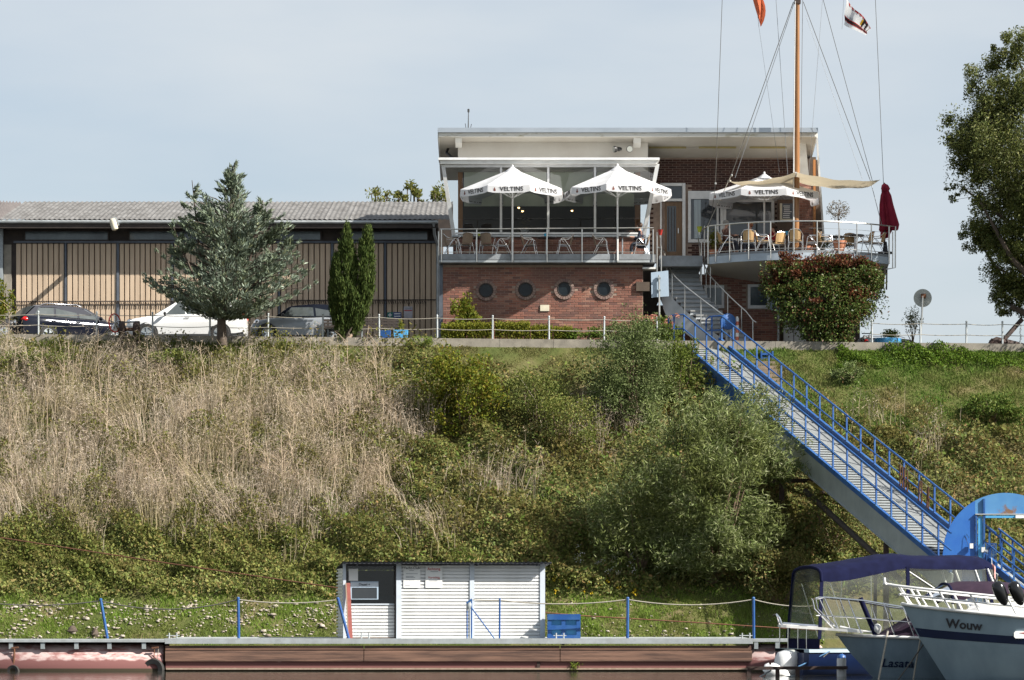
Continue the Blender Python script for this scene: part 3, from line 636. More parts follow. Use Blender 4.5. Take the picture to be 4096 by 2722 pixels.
# ---------------------------------------------------------------- right balcony (part of the club house)
def arc(t, r_in=0.):
    """front edge of the balcony, t 0..1 from its left to its right corner"""
    x = XW(2832, 112.1) + (XW(3556, 112.1) - XW(2832, 112.1)) * t
    y = 112.1 - 1.5 * (1 - (2 * t - 1) ** 2) + r_in
    return Vector((x, y, 0))
N_ = 28
AP = [arc(i / N_) for i in range(N_ + 1)]
BK = 114.75
poly = [p + UP * FZ for p in AP] + [Vector((AP[-1].x, BK, FZ)), Vector((AP[0].x, BK, FZ))]
MB().prism([p - UP * .09 for p in poly], (0, 0, .09)).build('balcony_floor', 'slab', club)
MB().loft([[p + UP * (FZ - .093) for p in AP], [p + UP * (FZ - .36) for p in AP], [p + UP * (FZ - .36) + Vector((0, .08, 0)) for p in AP]], closed=False).build('balcony_edge', 'slab edge', club, 30)
s_ = MB(); yb = 113.85
fr_ = [p + UP * (FZ - .355) + Vector((0, .06, 0)) for p in AP]; bk_ = [Vector((p.x, yb, FZ - .55 - .35 * min(1, i / N_ * 3))) for i, p in enumerate(AP)]
s_.loft([fr_, bk_], closed=False); s_.build('balcony_soffit', 'soffit', club, 30)
MB().box((XW(3502, 112.6), 112.5, ZW(1150, 112.6)), (XW(3536, 112.6), 113.4, FZ - .4)).build('balcony_bracket', 'brown render', club)
MB().tube([P(3548, 1050, 112.4), P(3546, 1160, 112.4)], .03, 6).build('rain_pipe', 'black', club)
# rail
RZ = 16.06
tpx = [2862, 2918, 2994, 3082, 3175, 3268, 3355, 3427, 3485]
def tfor(px):
    lo, hi = 0., 1.
    for _ in range(30):
        m_ = (lo + hi) / 2; a = arc(m_)
        if a.x / a.y * F + CX < px: lo = m_
        else: hi = m_
    return lo
hr = [p + UP * RZ + Vector((0, -.03, 0)) for p in AP]
MB().tube([hr[0] + Vector((-.25, 1.0, -.1))] + hr + [hr[-1] + Vector((.24, .05, -.01)), hr[-1] + Vector((.24, .05, -1.55)), hr[-1] + Vector((-.1, .1, -1.6))], .026, 8).build('hand_rail', 'steel', club, 40)
for px in tpx: a = arc(tfor(px)) + Vector((0, -.04, 0)); MB().tube([a + UP * (FZ - .3), a + UP * RZ], .022, 8).build('rail_post', 'steel', club, 40)
for a in (hr[0], hr[-1]): MB().tube([Vector((a.x, a.y, FZ - .35)), a], .034, 8).build('corner_post', 'steel', club, 40)
MB().tube([hr[-1] + Vector((.14, .05, -1.55)), hr[-1] + Vector((.14, .05, -.2))], .024, 8).build('rail_post', 'steel', club, 40)
MB().tube([p + UP * (FZ + .06) + Vector((0, -.03, 0)) for p in AP], .012, 6).build('lower_rail', 'steel', club)
for z in (.3, .55, .8): MB().tube([p + UP * (FZ + z) + Vector((0, -.03, 0)) for p in AP[N_ * 5 // 9:]], .006, 5).build('rail_wire', 'wire', club)
# lower storey right of the stairs
y = 113.8; xa_, xb_ = XW(2680, y), XW(3118, y); bz = float(zk(9)) - .1
MB().box((xa_, y, bz), (xb_, y + .3, FZ - .55)).build('wall', 'mortar', club)
def sk3(s0, s1, cz):
    p0 = (xa_ + s0) * F / y + CX; p1 = (xa_ + s1) * F / y + CX; py = HY - (cz + bz - CZ) * F / y
    return (p1 > 2813 and p0 < 2898 and 1140 < py < 1236) or (p1 > 2989 and p0 < 3080 and 1136 < py < 1238)
brickfield(club, (xa_, y, bz), (1, 0, 0), (0, -1, 0), xb_ - xa_, FZ - .55 - bz, .29, .088, sk3, asparts=0)
for a, c, t0, b0 in ((2815, 2896, 1143, 1234), (2991, 3078, 1139, 1236)):
    wn = MB(); q = 10
    for e in ((a, a + q, t0, b0), (c - q, c, t0, b0), (a + q, c - q, t0, t0 + q), (a + q, c - q, b0 - q - 3, b0)): wn.box((XW(e[0], y), y - .08, ZW(e[3], y)), (XW(e[1], y), y + .0, ZW(e[2], y)))
    w_ = wn.build('window', 'white frame', club); MB().box((XW(a + q, y), y - .03, ZW(b0 - q - 3, y)), (XW(c - q, y), y - .02, ZW(t0 + q, y))).build('pane', 'attic glass', w_)
MB().prism([P(3080, 1150, y - .06), P(3122, 1152, y - .5), P(3122, 1250, y - .5), P(3080, 1240, y - .06)], (.02, .03, 0)).build('window_shutter', 'pale blue sign', club)
MB().tube([P(3114, 1240, y - .1), P(3112, 1392, y - .1), P(3104, 1400, y - .5)], .035, 8).build('rain_pipe', 'galvanised', club, 40)
MB().box((XW(3119, 114.2), 114.2, bz), (XW(3440, 114.2), 114.5, FZ - .55)).build('wall', 'brown render', club)
MB().box((XW(3134, 114.1), 114.12, bz), (XW(3174, 114.1), 114.19, ZW(1180, 114.1))).build('store_door', 'white door', club)
MB().box((XW(3177, 114.1), 114.12, bz), (XW(3226, 114.1), 114.19, ZW(1180, 114.1))).build('store_door', 'white door', club)
for py in (1262, 1318): MB().box((XW(3134, 114.1), 114.10, ZW(py + 2, 114.1)), (XW(3226, 114.1), 114.118, ZW(py, 114.1))).build('door_rail', 'grey metal', club)
MB().box((XW(2660, 110.5), 110.12, bz - .3), (XW(3250, 110.5), 113.79, bz + .12)).build('plinth', 'concrete', club)
# dark undercroft with a door between the porthole wall and the stairs
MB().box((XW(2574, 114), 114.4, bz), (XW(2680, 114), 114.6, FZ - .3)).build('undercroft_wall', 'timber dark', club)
MB().box((XW(2570, 112.4), 112.3, ZW(1078, 112.4)), (XW(2628, 112.4), 112.9, ZW(1071, 112.4))).build('undercroft_lintel', 'white paint', club)
MB().box((XW(2625, RW), TE + .4, FZ - .4), (XW(2795, RW), RW - .003, FZ - .003)).build('landing', 'slab', club)
# ---------------------------------------------------------------- winding stairs
st = thing('winding_stairs', 'grey winding stone stairs with steel handrails up to the club house door', 'stairs', P(2960, 1382, 110.9))
tp_ = np.array([1000, 1050, 1092, 1130, 1200, 1250, 1300, 1350, 1382.]); ll = np.array([2652, 2655, 2658, 2664, 2694, 2748, 2812, 2880, 2925.]); rr_ = np.array([2792, 2794, 2796, 2798, 2834, 2880, 2930, 2985, 3008.]); yy_ = np.array([114.2, 113.8, 113.5, 113.2, 112.5, 112.05, 111.6, 111.2, 110.9])
NS = 20; zt_, zb_ = FZ, ZW(1382, 110.9)
zz_ = np.array([CZ + (HY - a) / F * c for a, c in zip(tp_, yy_)]); 
def stp(i):
    z = zt_ + (zb_ - zt_) * i / NS
    f = np.interp(-z, -zz_, np.arange(len(zz_))); k = np.arange(len(zz_))
    Y_ = np.interp(f, k, yy_); return Vector((XW(np.interp(f, k, ll), Y_), Y_, z)), Vector((XW(np.interp(f, k, rr_), Y_), Y_ + .12, z))
for i in range(NS):
    a, c = stp(i); e, g = stp(i + 1); h = (zt_ - zb_) / NS
    z = a.z; pts = [Vector((q.x, q.y, z - .05)) for q in (a, c, g, e)]
    nose = Vector((0, -.04, 0)); pts[2] = pts[2] + nose; pts[3] = pts[3] + nose
    t_ = MB().prism(pts, (0, 0, .05)).build('step', 'stair stone', st)
    MB().prism([Vector((e.x, e.y, z - h - .004)), Vector((g.x, g.y, z - h - .004)), Vector((g.x, g.y, z - .053)), Vector((e.x, e.y, z - .053))], (0, .05, 0)).build('riser', 'stair side', t_)
s_ = MB()
lf = [stp(i)[0] for i in range(NS + 1)]
top = [p + Vector((-.03, 0, .03)) for p in lf]; bot = [p + Vector((-.05, -.02, -.62 if i > 5 else -.35)) for i, p in enumerate(lf)]
bot = [Vector((p.x - .22 * min(1, i / 8) , p.y, max(p.z, zb_ - .1))) for i, p in enumerate(bot)]
s_.loft([[a, c, c + Vector((.02, .12, 0)), a + Vector((.06, .12, 0))] for a, c in zip(top, bot)]); s_.build('string_wall', 'stair side', st, 35)
def railpts(side, lift):
    return [stp(i)[side] + UP * lift + Vector((-.02 if side == 0 else .04, -.03, 0)) for i in range(0, NS + 1)]
l_ = railpts(0, .93); r_ = railpts(1, .93)
a0 = P(2632, 958, 112.2)
MB().tube([P(2634, 990, 112.6)] + l_[4:], .024, 8).build('hand_rail', 'steel', st, 40)
MB().tube([P(2792, 952, 113.5)] + r_[3:] + [r_[-1] + Vector((.12, -.05, -.08))], .024, 8).build('hand_rail', 'steel', st, 40)
for i in (6, 9, 12, 15, 20): MB().tube([lf[i] + Vector((-.02, -.03, -.25)), l_[i]], .02, 8).build('rail_post', 'steel', st, 40)
for i in (5, 8, 11, 14, 17, 20): p = stp(i)[1] + Vector((.04, -.03, 0)); MB().tube([p - UP * (.25 if i < 19 else 1.0 * 0 + .05), r_[i]], .02, 8).build('rail_post', 'steel', st, 40)
for px, p0, p1 in ((2628, 930, 1090), (2645, 985, 1090)): MB().tube([P(px, p0, 112.3), P(px, p1, 112.3)], .022, 8).build('rail_post', 'steel', st, 40)
for px, p0, p1 in ((2806, 960, 1140), (2818, 905, 1100), (2842, 1030, 1210)): MB().tube([P(px, p0, 112.6), P(px, p1, 112.6)], .022, 8).build('rail_post', 'steel', st, 40)
# little lanterns on the stair posts
for px, py, mt, lb in ((2641, 930, 'red paint', 'red'), (2798, 918, 'weedgreen', 'yellow green')):
    if mt == 'weedgreen': M[mt] = pm('lantern green', (.45, .50, .05), .6)
    ln_ = thing('cup_lantern', lb + ' cup lantern on the post at the head of the stairs', 'lantern', P(px, py + 22, 112.3), group='cup lanterns at the stair head')
    MB().lathe([(.05, 0), (.10, .20), (.11, .21)], P(px, py + 12, 112.3), 10).build('cup', mt, ln_, 40); MB().lathe([(.02, -.1), (.03, 0)], P(px, py + 12, 112.3), 8).build('stem', 'steel', ln_)
# ---------------------------------------------------------------- parasols
def parasol(px_pole, py_apex, Y, Rr, rim_py, z0, label, rot=0.35, n=8, pole_bottom=None, outside=False):
    u = thing('parasol', label, 'parasol', (XW(px_pole, Y), Y, z0), 0, 'white printed terrace parasols')
    o = Vector((XW(px_pole, Y), Y, 0)); za = ZW(py_apex, Y); zr = ZW(rim_py, Y); vh = .27
    V = [o + Vector((Rr * math.cos(rot + 2 * math.pi * k / n), Rr * math.sin(rot + 2 * math.pi * k / n), zr)) for k in range(n)]
    ap = o + UP * za; cp = MB()
    for k in range(n):                                  # roof panels sag a little between the ribs
        a, c = V[k], V[(k + 1) % n]; rows = []
        for j in range(5):
            f = j / 4; row = []
            for i in range(5):
                g = i / 4; q = ap.lerp(a, f).lerp(ap.lerp(c, f), g); q = q - UP * (.07 * math.sin(math.pi * g) * f) ; row.append(q)
            rows.append(row)
        cp.loft(rows, closed=False)
    for k in range(n):
        a, c = V[k], V[(k + 1) % n]; ins = [(a + (c - a) * (i / 8)) for i in range(9)]
        top = [p - UP * (.07 * math.sin(math.pi * i / 8)) for i, p in enumerate(ins)]
        low = [p * .0 + Vector((o.x + (p.x - o.x) * 1.012, o.y + (p.y - o.y) * 1.012, zr - vh - .03 * math.sin(math.pi * i / 8) + (.03 if i in (0, 8) else 0))) for i, p in enumerate(ins)]
        cp.loft([top, low], closed=False)
    cn = cp.build('canopy', 'parasol', u, 30)
    MB().lathe([(.02, .10), (.05, .06), (.30, -.115), (.31, -.14)], ap, n * 2, caps=False).build('vent_cap', 'parasol', u, 40)
    MB().ball(ap + UP * .1, .045, 8, 5).build('finial', 'white frame', u)
    MB().tube([Vector((o.x, o.y, pole_bottom if pole_bottom else z0)), o + UP * (za - .05)], .034, 8).build('pole', 'white frame', u, 40)
    for k in range(n): MB().beam(ap - UP * .08, V[k] - UP * .02 + (ap - V[k]) * .02, .022, .03).build('rib', 'white frame', u)
    hub = o + UP * (zr - .25)
    for k in range(n): MB().beam(hub, ap.lerp(V[k], .55) - UP * .05, .016, .02).build('strut', 'white frame', u)
    for k in range(n):
        a, c = V[k], V[(k + 1) % n]; m_ = (a + c) / 2; nn = (m_ - o); nn.z = 0; nn.normalize(); xd = UP.cross(nn)
        ctr = Vector((m_.x, m_.y, zr - .155)) + nn * .016
        t_ = textmesh('print', 'VELTINS', .235, 'print black', cn, ctr + xd * .10, xd, UP, .003, bold=.004)
        q = MB(); e = ctr - xd * .52
        q.lathe([(.0, .0), (.045, 0), (.045, .006), (0, .006)], e - UP * .03, 10, nn, caps=False); q.lathe([(.0, .0), (.026, 0), (.026, .006), (0, .006)], e + UP * .035, 10, nn, caps=False)
        q.build('print_emblem', 'print red', cn)
    return u
parasol(2050, 675, 111.93, 2.03, 768, FZ - .25, 'white printed parasol before the left half of the window front', .32)
parasol(2470, 671, 111.93, 2.03, 765, FZ - .25, 'white printed parasol before the right half of the window front, next to the entrance', .55)
parasol(3057, 703, 113.0, 2.2, 783, FZ, 'white printed parasol on the curved balcony under the cream sail', .30)
# closed wine-red parasol
cu = thing('closed_parasol', 'closed wine red parasol standing at the right end of the curved balcony', 'parasol', P(3540, 1010, 112.4))
o = P(3537, 735, 112.4); rings = []
for z, r_, dx, amp in ((0, .03, 0, 0), (-.06, .10, .01, .02), (-.20, .14, .03, .03), (-.28, .10, .03, .03), (-.45, .15, .04, .05), (-.8, .19, .05, .07), (-1.2, .23, .10, .09), (-1.55, .26, .15, .11), (-1.75, .24, .12, .12)):
    rings.append([o + Vector((dx + (r_ + amp * (1 if k % 2 else -1)) * math.cos(2 * math.pi * k / 18) * (1.15 if k < 5 or k > 13 else .9), (r_ + amp * (1 if k % 2 else -1)) * math.sin(2 * math.pi * k / 18), z - (.28 if (3 < k < 9 and z < -1.7) else 0))) for k in range(18)])
MB().loft(rings, caps=False).build('folded_cloth', 'red cloth', cu, 50)
MB().tube([P(3539, 1005, 112.4), P(3537, 732, 112.4)], .03, 8).build('pole', 'dark wood', cu, 40)
MB().tube([o + Vector((.02 + .13 * math.cos(a), .13 * math.sin(a), -.28)) for a in [k * math.pi / 5 for k in range(11)]], .012, 5).build('tie_cord', 'red cloth', cu)
MB().lathe([(.28, 0), (.28, .06), (.1, .10), (.06, .45)], P(3541, 1016, 112.4), 14).build('base', 'plastic', cu, 40)
# ---------------------------------------------------------------- chairs and tables
def chair(mat='wicker'):
    o = thing('terrace_chair', 'x', 'chair', (0, 0, 0), 0, 'woven terrace chairs with aluminium frames')
    s = MB()
    s.loft([[Vector((x, -.20, z)), Vector((x, .20, z)), Vector((x, .20, z + .03)), Vector((x, -.20, z + .03))] for x, z in ((.23, .42), (.1, .425), (-.1, .41), (-.2, .40))]); s.build('seat', mat, o)
    s = MB(); rows = []
    for x, z, w_ in ((-.20, .45, .19), (-.235, .58, .20), (-.265, .70, .20), (-.285, .78, .19), (-.30, .82, .15)):
        rows.append([Vector((x - .025 * math.cos(a * math.pi / 2 * .0), y * w_, z)) + Vector((.05 * y * y, 0, 0)) for a, y in enumerate((-1, -.5, 0, .5, 1))])
    f = [list(r) + [p + Vector((-.02, 0, 0)) for p in reversed(r)] for r in rows]
    s.loft(f); s.build('backrest', mat, o)
    for q in (-1, 1):
        MB().tube([(.30, q * .27, 0), (.24, q * .27, .30), (.20, q * .27, .60), (.12, q * .27, .655), (-.10, q * .265, .66), (-.22, q * .25, .70), (-.31, q * .17, .81), (-.315, 0, .835)], .0135, 6).build('arm_frame', 'aluminium', o, 40)
        MB().tube([(-.30, q * .26, 0), (-.12, q * .255, .36), (.02, q * .262, .56), (.09, q * .268, .645)], .0135, 6).build('leg', 'aluminium', o, 40)
        MB().tube([(.25, q * .27, .26), (.22, q * .2, .41), (-.16, q * .2, .39), (-.13, q * .255, .34)], .011, 5).build('seat_bracket', 'aluminium', o)
    MB().tube([(.235, -.27, .40), (.235, .27, .40)], .012, 6).build('cross_tube', 'aluminium', o)
    MB().tube([(-.15, -.255, .36), (-.15, .255, .36)], .012, 6).build('cross_tube', 'aluminium', o)
    return o
def table(r=.36):
    o = thing('terrace_table', 'x', 'table', (0, 0, 0), 0, 'small dark terrace tables')
    MB().lathe([(r - .01, .70), (r, .71), (r, .735), (r - .01, .74)], (0, 0, 0), 24).build('table_top', 'table top', o, 40)
    MB().tube([(0, 0, .06), (0, 0, .70)], .03, 8).build('column', 'aluminium', o, 40)
    for k in range(4): a = k * math.pi / 2 + .6; MB().tube([(.02 * math.cos(a), .02 * math.sin(a), .08), (.28 * math.cos(a), .28 * math.sin(a), .04), (.34 * math.cos(a), .34 * math.sin(a), .0)], .018, 6).build('foot', 'aluminium', o, 40)
    return o
ch0 = chair('wicker grey'); tb0 = table(); ch1 = None
RIGHT, LEFT, AWAY, TOWARD = 0., math.pi, math.pi / 2, -math.pi / 2
spots = [(1806, 112.75, RIGHT + .15, 'woven chair facing right at the far left end of the left terrace'),
         (1862, 112.45, AWAY + .35, 'woven chair seen from behind, second from the left on the left terrace'),
         (1950, 112.45, AWAY - .25, 'woven chair seen from behind on the left terrace, left of the first parasol pole'),
         (2014, 112.8, LEFT + .1, 'woven chair facing left beside the first parasol pole on the left terrace'),
         (2116, 112.7, RIGHT - .15, 'woven chair facing right just right of the first parasol pole'),
         (2260, 112.7, LEFT + .1, 'woven chair facing left in the middle of the left terrace, tilted back to the brick'),
         (2404, 112.7, RIGHT - .1, 'woven chair facing right just left of the second parasol pole'),
         (2566, 112.75, LEFT + .05, 'woven chair facing left at the right end of the left terrace, under the seated person')]
first = True
for px, y, a, lb in spots:
    if first: ch0.location = (XW(px, y), y, FZ); ch0.rotation_euler = (0, 0, a); ch0['label'] = lb; first = False
    else: duptree(ch0, (XW(px, y), y, FZ), a, label=lb)
ch1 = chair('wicker')
spots = [(2903, 112.0, RIGHT + .1, 'tan woven chair facing right at the left end of the balcony'),
         (2993, 111.55, AWAY - .05, 'tan woven chair seen from behind between two balcony rail posts at the left'),
         (3052, 111.6, RIGHT - .1, 'tan woven chair seen side on below the balcony parasol pole, facing right'),
         (3108, 112.2, AWAY + .5, 'tan woven chair turned half away, beside the red shirted person'),
         (3182, 111.35, AWAY - .15, 'bright tan woven chair with its back to the river, in front of the mast'),
         (3252, 111.9, LEFT - .1, 'tan woven chair facing left just right of the mast foot'),
         (3303, 111.7, RIGHT, 'tan woven chair facing right beside the terracotta pot'),
         (3395, 112.6, AWAY, 'tan woven chair behind the terracotta pot with its back to the river'),
         (3462, 111.75, LEFT + .3, 'tan woven chair facing left near the right end of the balcony'),
         (3508, 112.2, LEFT - .3, 'tan woven chair beside the closed red parasol')]
first = True
for px, y, a, lb in spots:
    if first: ch1.location = (XW(px, y), y, FZ); ch1.rotation_euler = (0, 0, a); ch1['label'] = lb; first = False
    else: duptree(ch1, (XW(px, y), y, FZ), a, label=lb)
tspots = [(1905, 112.85, 'small dark table among the four chairs at the left end of the left terrace'), (2186, 112.9, 'small dark table between two chairs in the middle of the left terrace'), (2490, 112.85, 'small dark table in front of the person on the left terrace'),
          (2952, 112.5, 'small dark table by the grey haired person on the balcony'), (3140, 112.5, 'small dark table with a blue tumbler on the balcony'), (3345, 112.6, 'small dark table behind the terracotta pot on the balcony'), (3420, 112.2, 'small dark table near the right end of the balcony')]
for i, (px, y, lb) in enumerate(tspots):
    if i == 0: tb0.location = (XW(px, y), y, FZ); tb0['label'] = lb
    else: duptree(tb0, (XW(px, y), y, FZ), 0, label=lb)
M['tumbler blue'] = pm('tumbler blue', (.04, .38, .62), .4)
for px, y, mt, lb, s in ((3148, 112.45, 'tumbler blue', 'bright blue tumbler lantern on the balcony table before the mast', 1.3), (2182, 112.75, 'tumbler blue', 'small blue lantern cup on the middle table of the left terrace', .9), (1917, 112.75, 'lantern', 'small green lantern cup on the left table of the left terrace', .9), (2478, 112.7, 'paper', 'white cup on the table of the person on the left terrace', .7)):
    if mt == 'lantern': M[mt] = M['weedgreen']
    q = Vector((XW(px, y), y, FZ + .742)); t_ = thing('table_cup', lb, 'cup', q)
    MB().lathe([(.05 * s, 0), (.065 * s, .13 * s), (.055 * s, .13 * s), (.045 * s, .01)], q, 10, caps=False).build('cup', mt, t_, 40); MB().lathe([(.0, .012), (.047 * s, .012)], q, 10, caps=False).build('cup_floor', mt, t_)
# flower pots inside the window front and on the parapet sill
for px, lb in ((2098, 'white pot with dried stems on the window sill of the club room'), ):
    pl = thing('window_plant', lb, 'potted plant', P(px, 935, 113.36))
    q = P(px, 937, 113.30) + Vector((0, .18, .04))
    MB().lathe([(.10, 0), (.17, .16), (.16, .17)], q, 12).build('pot', 'white frame', pl, 40)
    C = np.array(q) + np.array([0, 0, .4]) + rng.normal(size=(160, 3)) * [.12, .06, .18]; leafmesh('foliage', C, rng.normal(size=(160, 3)) + [0, 0, 1], .09, .025, islandmat('dried leaves', [(.10, .09, .05), (.16, .12, .07), (.06, .08, .04)]), pl)
# ---------------------------------------------------------------- people at the tables
def skinmesh(name, joints, edges, mat, parent, levels=1, root=0):
    me = bpy.data.meshes.new(name); me.from_pydata([j[0] for j in joints], edges, [])
    o = link(name, me, mat, parent); md = o.modifiers.new('skin', 'SKIN'); md.use_smooth_shade = True
    for i, j in enumerate(joints):
        sv = me.skin_vertices[0].data[i]; r = j[1]; sv.radius = r if isinstance(r, tuple) else (r, r); sv.use_root = (i == root)
    sb = o.modifiers.new('sub', 'SUBSURF'); sb.levels = levels; sb.render_levels = levels
    return o
def person(loc, rz, label, shirt, hair, lean=.0, arms=True):
    p = thing('person', label, 'person', (0, 0, 0)); l = lean
    J = [((0, 0, .50), (.15, .12)), ((.01 + l * .3, 0, .68), (.14, .11)), ((.02 + l * .8, 0, .88), (.17, .12)), ((.02 + l, 0, 1.0), (.06, .06)), ((.04 + l, 0, 1.07), .055), ((.06 + l, 0, 1.17), (.085, .10)), ((.045 + l, 0, 1.27), (.07, .08))]
    E = [(0, 1), (1, 2), (2, 3), (3, 4), (4, 5), (5, 6)]
    J.append(((.15 + l, 0, 1.155), .018)); E.append((5, 7))                     # nose
    for s in (-1, 1):
        k = len(J)
        J += [((.01 + l * .9, s * .17, .93), .06), ((.10 + l * .8, s * .23, .70), .045), ((.33 + l * .8, s * .16, .74), .033), ((.40 + l * .8, s * .14, .75), (.04, .022))]; E += [(2, k), (k, k + 1), (k + 1, k + 2), (k + 2, k + 3)]
        for f, (dx, dy, r) in enumerate(((.075, -.03, .009), (.085, -.01, .009), (.08, .01, .009), (.065, .03, .008), (.03, s * -.05, .010))):
            n = len(J); J += [((.40 + l * .8 + dx * .6, s * .14 + dy, .755), r), ((.40 + l * .8 + dx, s * .14 + dy, .74), r * .85)]; E += [(k + 3, n), (n, n + 1)]
        k = len(J)
        J += [((.06, s * .10, .48), .085), ((.42, s * .12, .50), .065), ((.44, s * .12, .10), .042), ((.55, s * .12, .04), .035)]; E += [(0, k), (k, k + 1), (k + 1, k + 2), (k + 2, k + 3)]
    skinmesh('body', J, E, 'skin', p)
    sh = [(J[0][0], (.165, .135)), (J[1][0], (.155, .125)), (J[2][0], (.185, .135)), ((.02 + l, 0, .985), (.075, .07))]; e2 = [(0, 1), (1, 2), (2, 3)]
    for s in (-1, 1):
        k = len(sh); sh += [((.01 + l * .9, s * .17, .93), .075), ((.10 + l * .8, s * .23, .70), .06), ((.28 + l * .8, s * .175, .73), .046)]; e2 += [(2, k), (k, k + 1), (k + 1, k + 2)]
    skinmesh('shirt', sh, e2, shirt, p)
    tr = [((0, 0, .50), (.165, .13))]; e3 = []
    for s in (-1, 1):
        k = len(tr); tr += [((.06, s * .10, .48), .098), ((.42, s * .12, .50), .076), ((.44, s * .12, .14), .055)]; e3 += [(0, k), (k, k + 1), (k + 1, k + 2)]
    skinmesh('trousers', tr, e3, 'trousers', p)
    h = MB(); h.ball((.02 + l, 0, 1.215), (.115, .108, .11), 12, 8); h.build('hair', hair, p, 60)
    for s in (-1, 1): MB().ball((.142 + l, s * .035, 1.185), .012, 6, 4).build('eye', 'black', p)
    for s in (-1, 1): MB().tube([(.42, s * .12, .05), (.58, s * .12, .035)], [.05, .04], 8).build('shoe', 'black', p)
    p.location = loc; p.rotation_euler = (0, 0, rz); return p
person((XW(2572, 112.8), 112.8, FZ - .03), LEFT + .05, 'dark haired person in a navy jumper sitting at the right end of the left terrace', 'shirt navy', 'hair brown', .10)
person((XW(2901, 112.05), 112.05, FZ - .03), RIGHT + .35, 'grey haired person in a brown shirt sitting at the left end of the balcony', 'shirt brown', 'hair grey', .0)
person((XW(3003, 112.75), 112.75, FZ - .03), TOWARD - .9, 'person with reddish hair seated behind the balcony chairs', 'shirt pink', 'hair red', .0)
person((XW(3100, 112.95), 112.95, FZ - .03), LEFT - .5, 'dark haired person in a red shirt on the balcony below the parasol', 'shirt red', 'hair brown', .05)
# ---------------------------------------------------------------- mast with stays, sail and flags
MY = 112.0
mast = thing('flag_mast', 'tall varnished wooden mast rising through the curved balcony', 'mast', (XW(3188, MY), MY, FZ))
MB().tube([P(3183, 1010, MY), P(3187, 700, MY), P(3189, 300, MY), P(3191, 0, MY), P(3192, -420, MY)], [.115, .11, .088, .072, .055], 14).build('pole', 'mast wood', mast, 50)
MB().tube([P(3174, 1005, MY - .12), P(3175, 560, MY - .12), P(3181, 5, MY - .1)], [.03, .02, .012], 8).build('halyard_track', 'white frame', mast, 40)
MB().box(tuple(P(3179, 14, MY - .1)), tuple(P(3201, -8, MY + .1))).build('mast_band', 'rust iron', mast)
MB().beam(P(2700, -150, MY), P(3700, -155, MY), .10, .12).build('yard', 'mast wood', mast)
def wire_(a, c, r=.009, mat='wire'): MB().tube([a, c], r, 5).build('stay', mat, mast)
wire_(P(2894, -140, MY), P(2862, 735, MY), .011, 'dark rope'); wire_(P(3174, 8, MY), P(2926, 700, 111.9), .014, 'dark rope'); wire_(P(3178, 8, MY), P(2940, 712, 112.3), .012, 'wire')
wire_(P(2926, 700, 111.9), P(2830, 905, 112.05), .014, 'rope'); wire_(P(2862, 735, MY), P(2842, 900, 112.3), .010, 'dark rope')
wire_(P(3094, -150, MY + .4), P(3151, 700, MY + .6), .010); wire_(P(3213, 8, MY), P(3482, 725, 112.2), .012, 'dark rope'); wire_(P(3252, -150, MY), P(3492, 735, 112.4), .011, 'dark rope')
wire_(P(3482, 725, 112.2), P(3528, 905, 112.1), .012); wire_(P(3495, -150, MY), P(3534, 736, 112.2), .010, 'dark rope'); wire_(P(3211, -20, MY + .1), P(3204, 560, MY + .2), .009, 'dark rope')
wire_(P(3036, 110, MY), P(3118, 690, 112.4), .006); wire_(P(3290, 0, MY), P(3235, 700, 112.4), .006); wire_(P(3222, 60, MY), P(3450, 720, 112.2), .006)
wire_(P(3007, -150, MY), P(3036, 112, MY), .007); wire_(P(3384, -150, MY), P(3368, 118, MY), .007)
for q in (P(2862, 735, MY), P(2927, 702, 111.9), P(2880, 800, 112), P(3484, 728, 112.2)): MB().ball(q, .045, 8, 5).build('rigging_block', 'steel', mast)
# cream sail slung across the mast
sa = thing('cream_sail', 'cream sun sail slung across the mast over the curved balcony', 'sun sail', P(3187, 690, MY))
def sail(pts, nseg=14):
    rows = []
    for j in range(7):
        g = j / 6; row = []
        for i in range(nseg + 1):
            f = i / nseg; a = pts[0].lerp(pts[1], f); c = pts[2].lerp(pts[3], f); q = a.lerp(c, g)
            q = q - UP * (.13 * math.sin(math.pi * f) + .08 * math.sin(math.pi * g) * (1 - abs(2 * f - 1)) + .02 * math.sin(f * 17 + g * 5)); row.append(q)
        rows.append(row)
    return MB().loft(rows, closed=False)
sail([P(2918, 726, 111.6), P(3184, 690, 111.0), P(2985, 752, 112.6), P(3184, 730, 113.1)]).build('sail_cloth', 'sail', sa, 60)
sail([P(3188, 690, 111.0), P(3522, 722, 111.4), P(3188, 730, 113.1), P(3470, 750, 112.6)]).build('sail_cloth', 'sail', sa, 60)
MB().tube([P(3184, 691, 110.95), P(3186, 730, 113.15)], .03, 6).build('ridge_spar', 'white frame', sa)
MB().tube([P(2922, 724, 111.55), P(2912, 727, 111.7)], .04, 6).build('corner_knot', 'rope', sa)
# flags
def flag(name, label, grid, mat):
    t_ = thing(name, label, 'flag', grid[0][0], 0, 'flags on the mast halyards')
    q = MB(); q.loft(grid, closed=False); o = q.build('flag_cloth', mat, t_, 60); return t_
pen = thing('orange_pennant', 'orange red pennant hanging limp left of the mast top', 'flag', P(3006, -40, MY), 0, 'flags on the mast halyards')
gr = []
for j in range(9):
    f = j / 8; a = P(2998 + 42 * f, -60 + 162 * f, MY); wdt = 40 * math.sin(math.pi * (.12 + .86 * f)) ** .8 + 4 * (1 - f)
    gr.append([a + Vector((XW(CX + wdt * i / 6, MY), .14 * math.sin(i * 1.3 + j * .5), -.05 * i / 6 + ZW(HY - 14 * f * i / 6 * 0, 1) * 0)) for i in range(7)])
MB().loft(gr, closed=False).build('flag_cloth', 'flag orange', pen, 60)
fl2 = thing('striped_flag', 'white flag with dark cross bars edged in red right of the mast', 'flag', P(3382, -10, MY), 0, 'flags on the mast halyards')
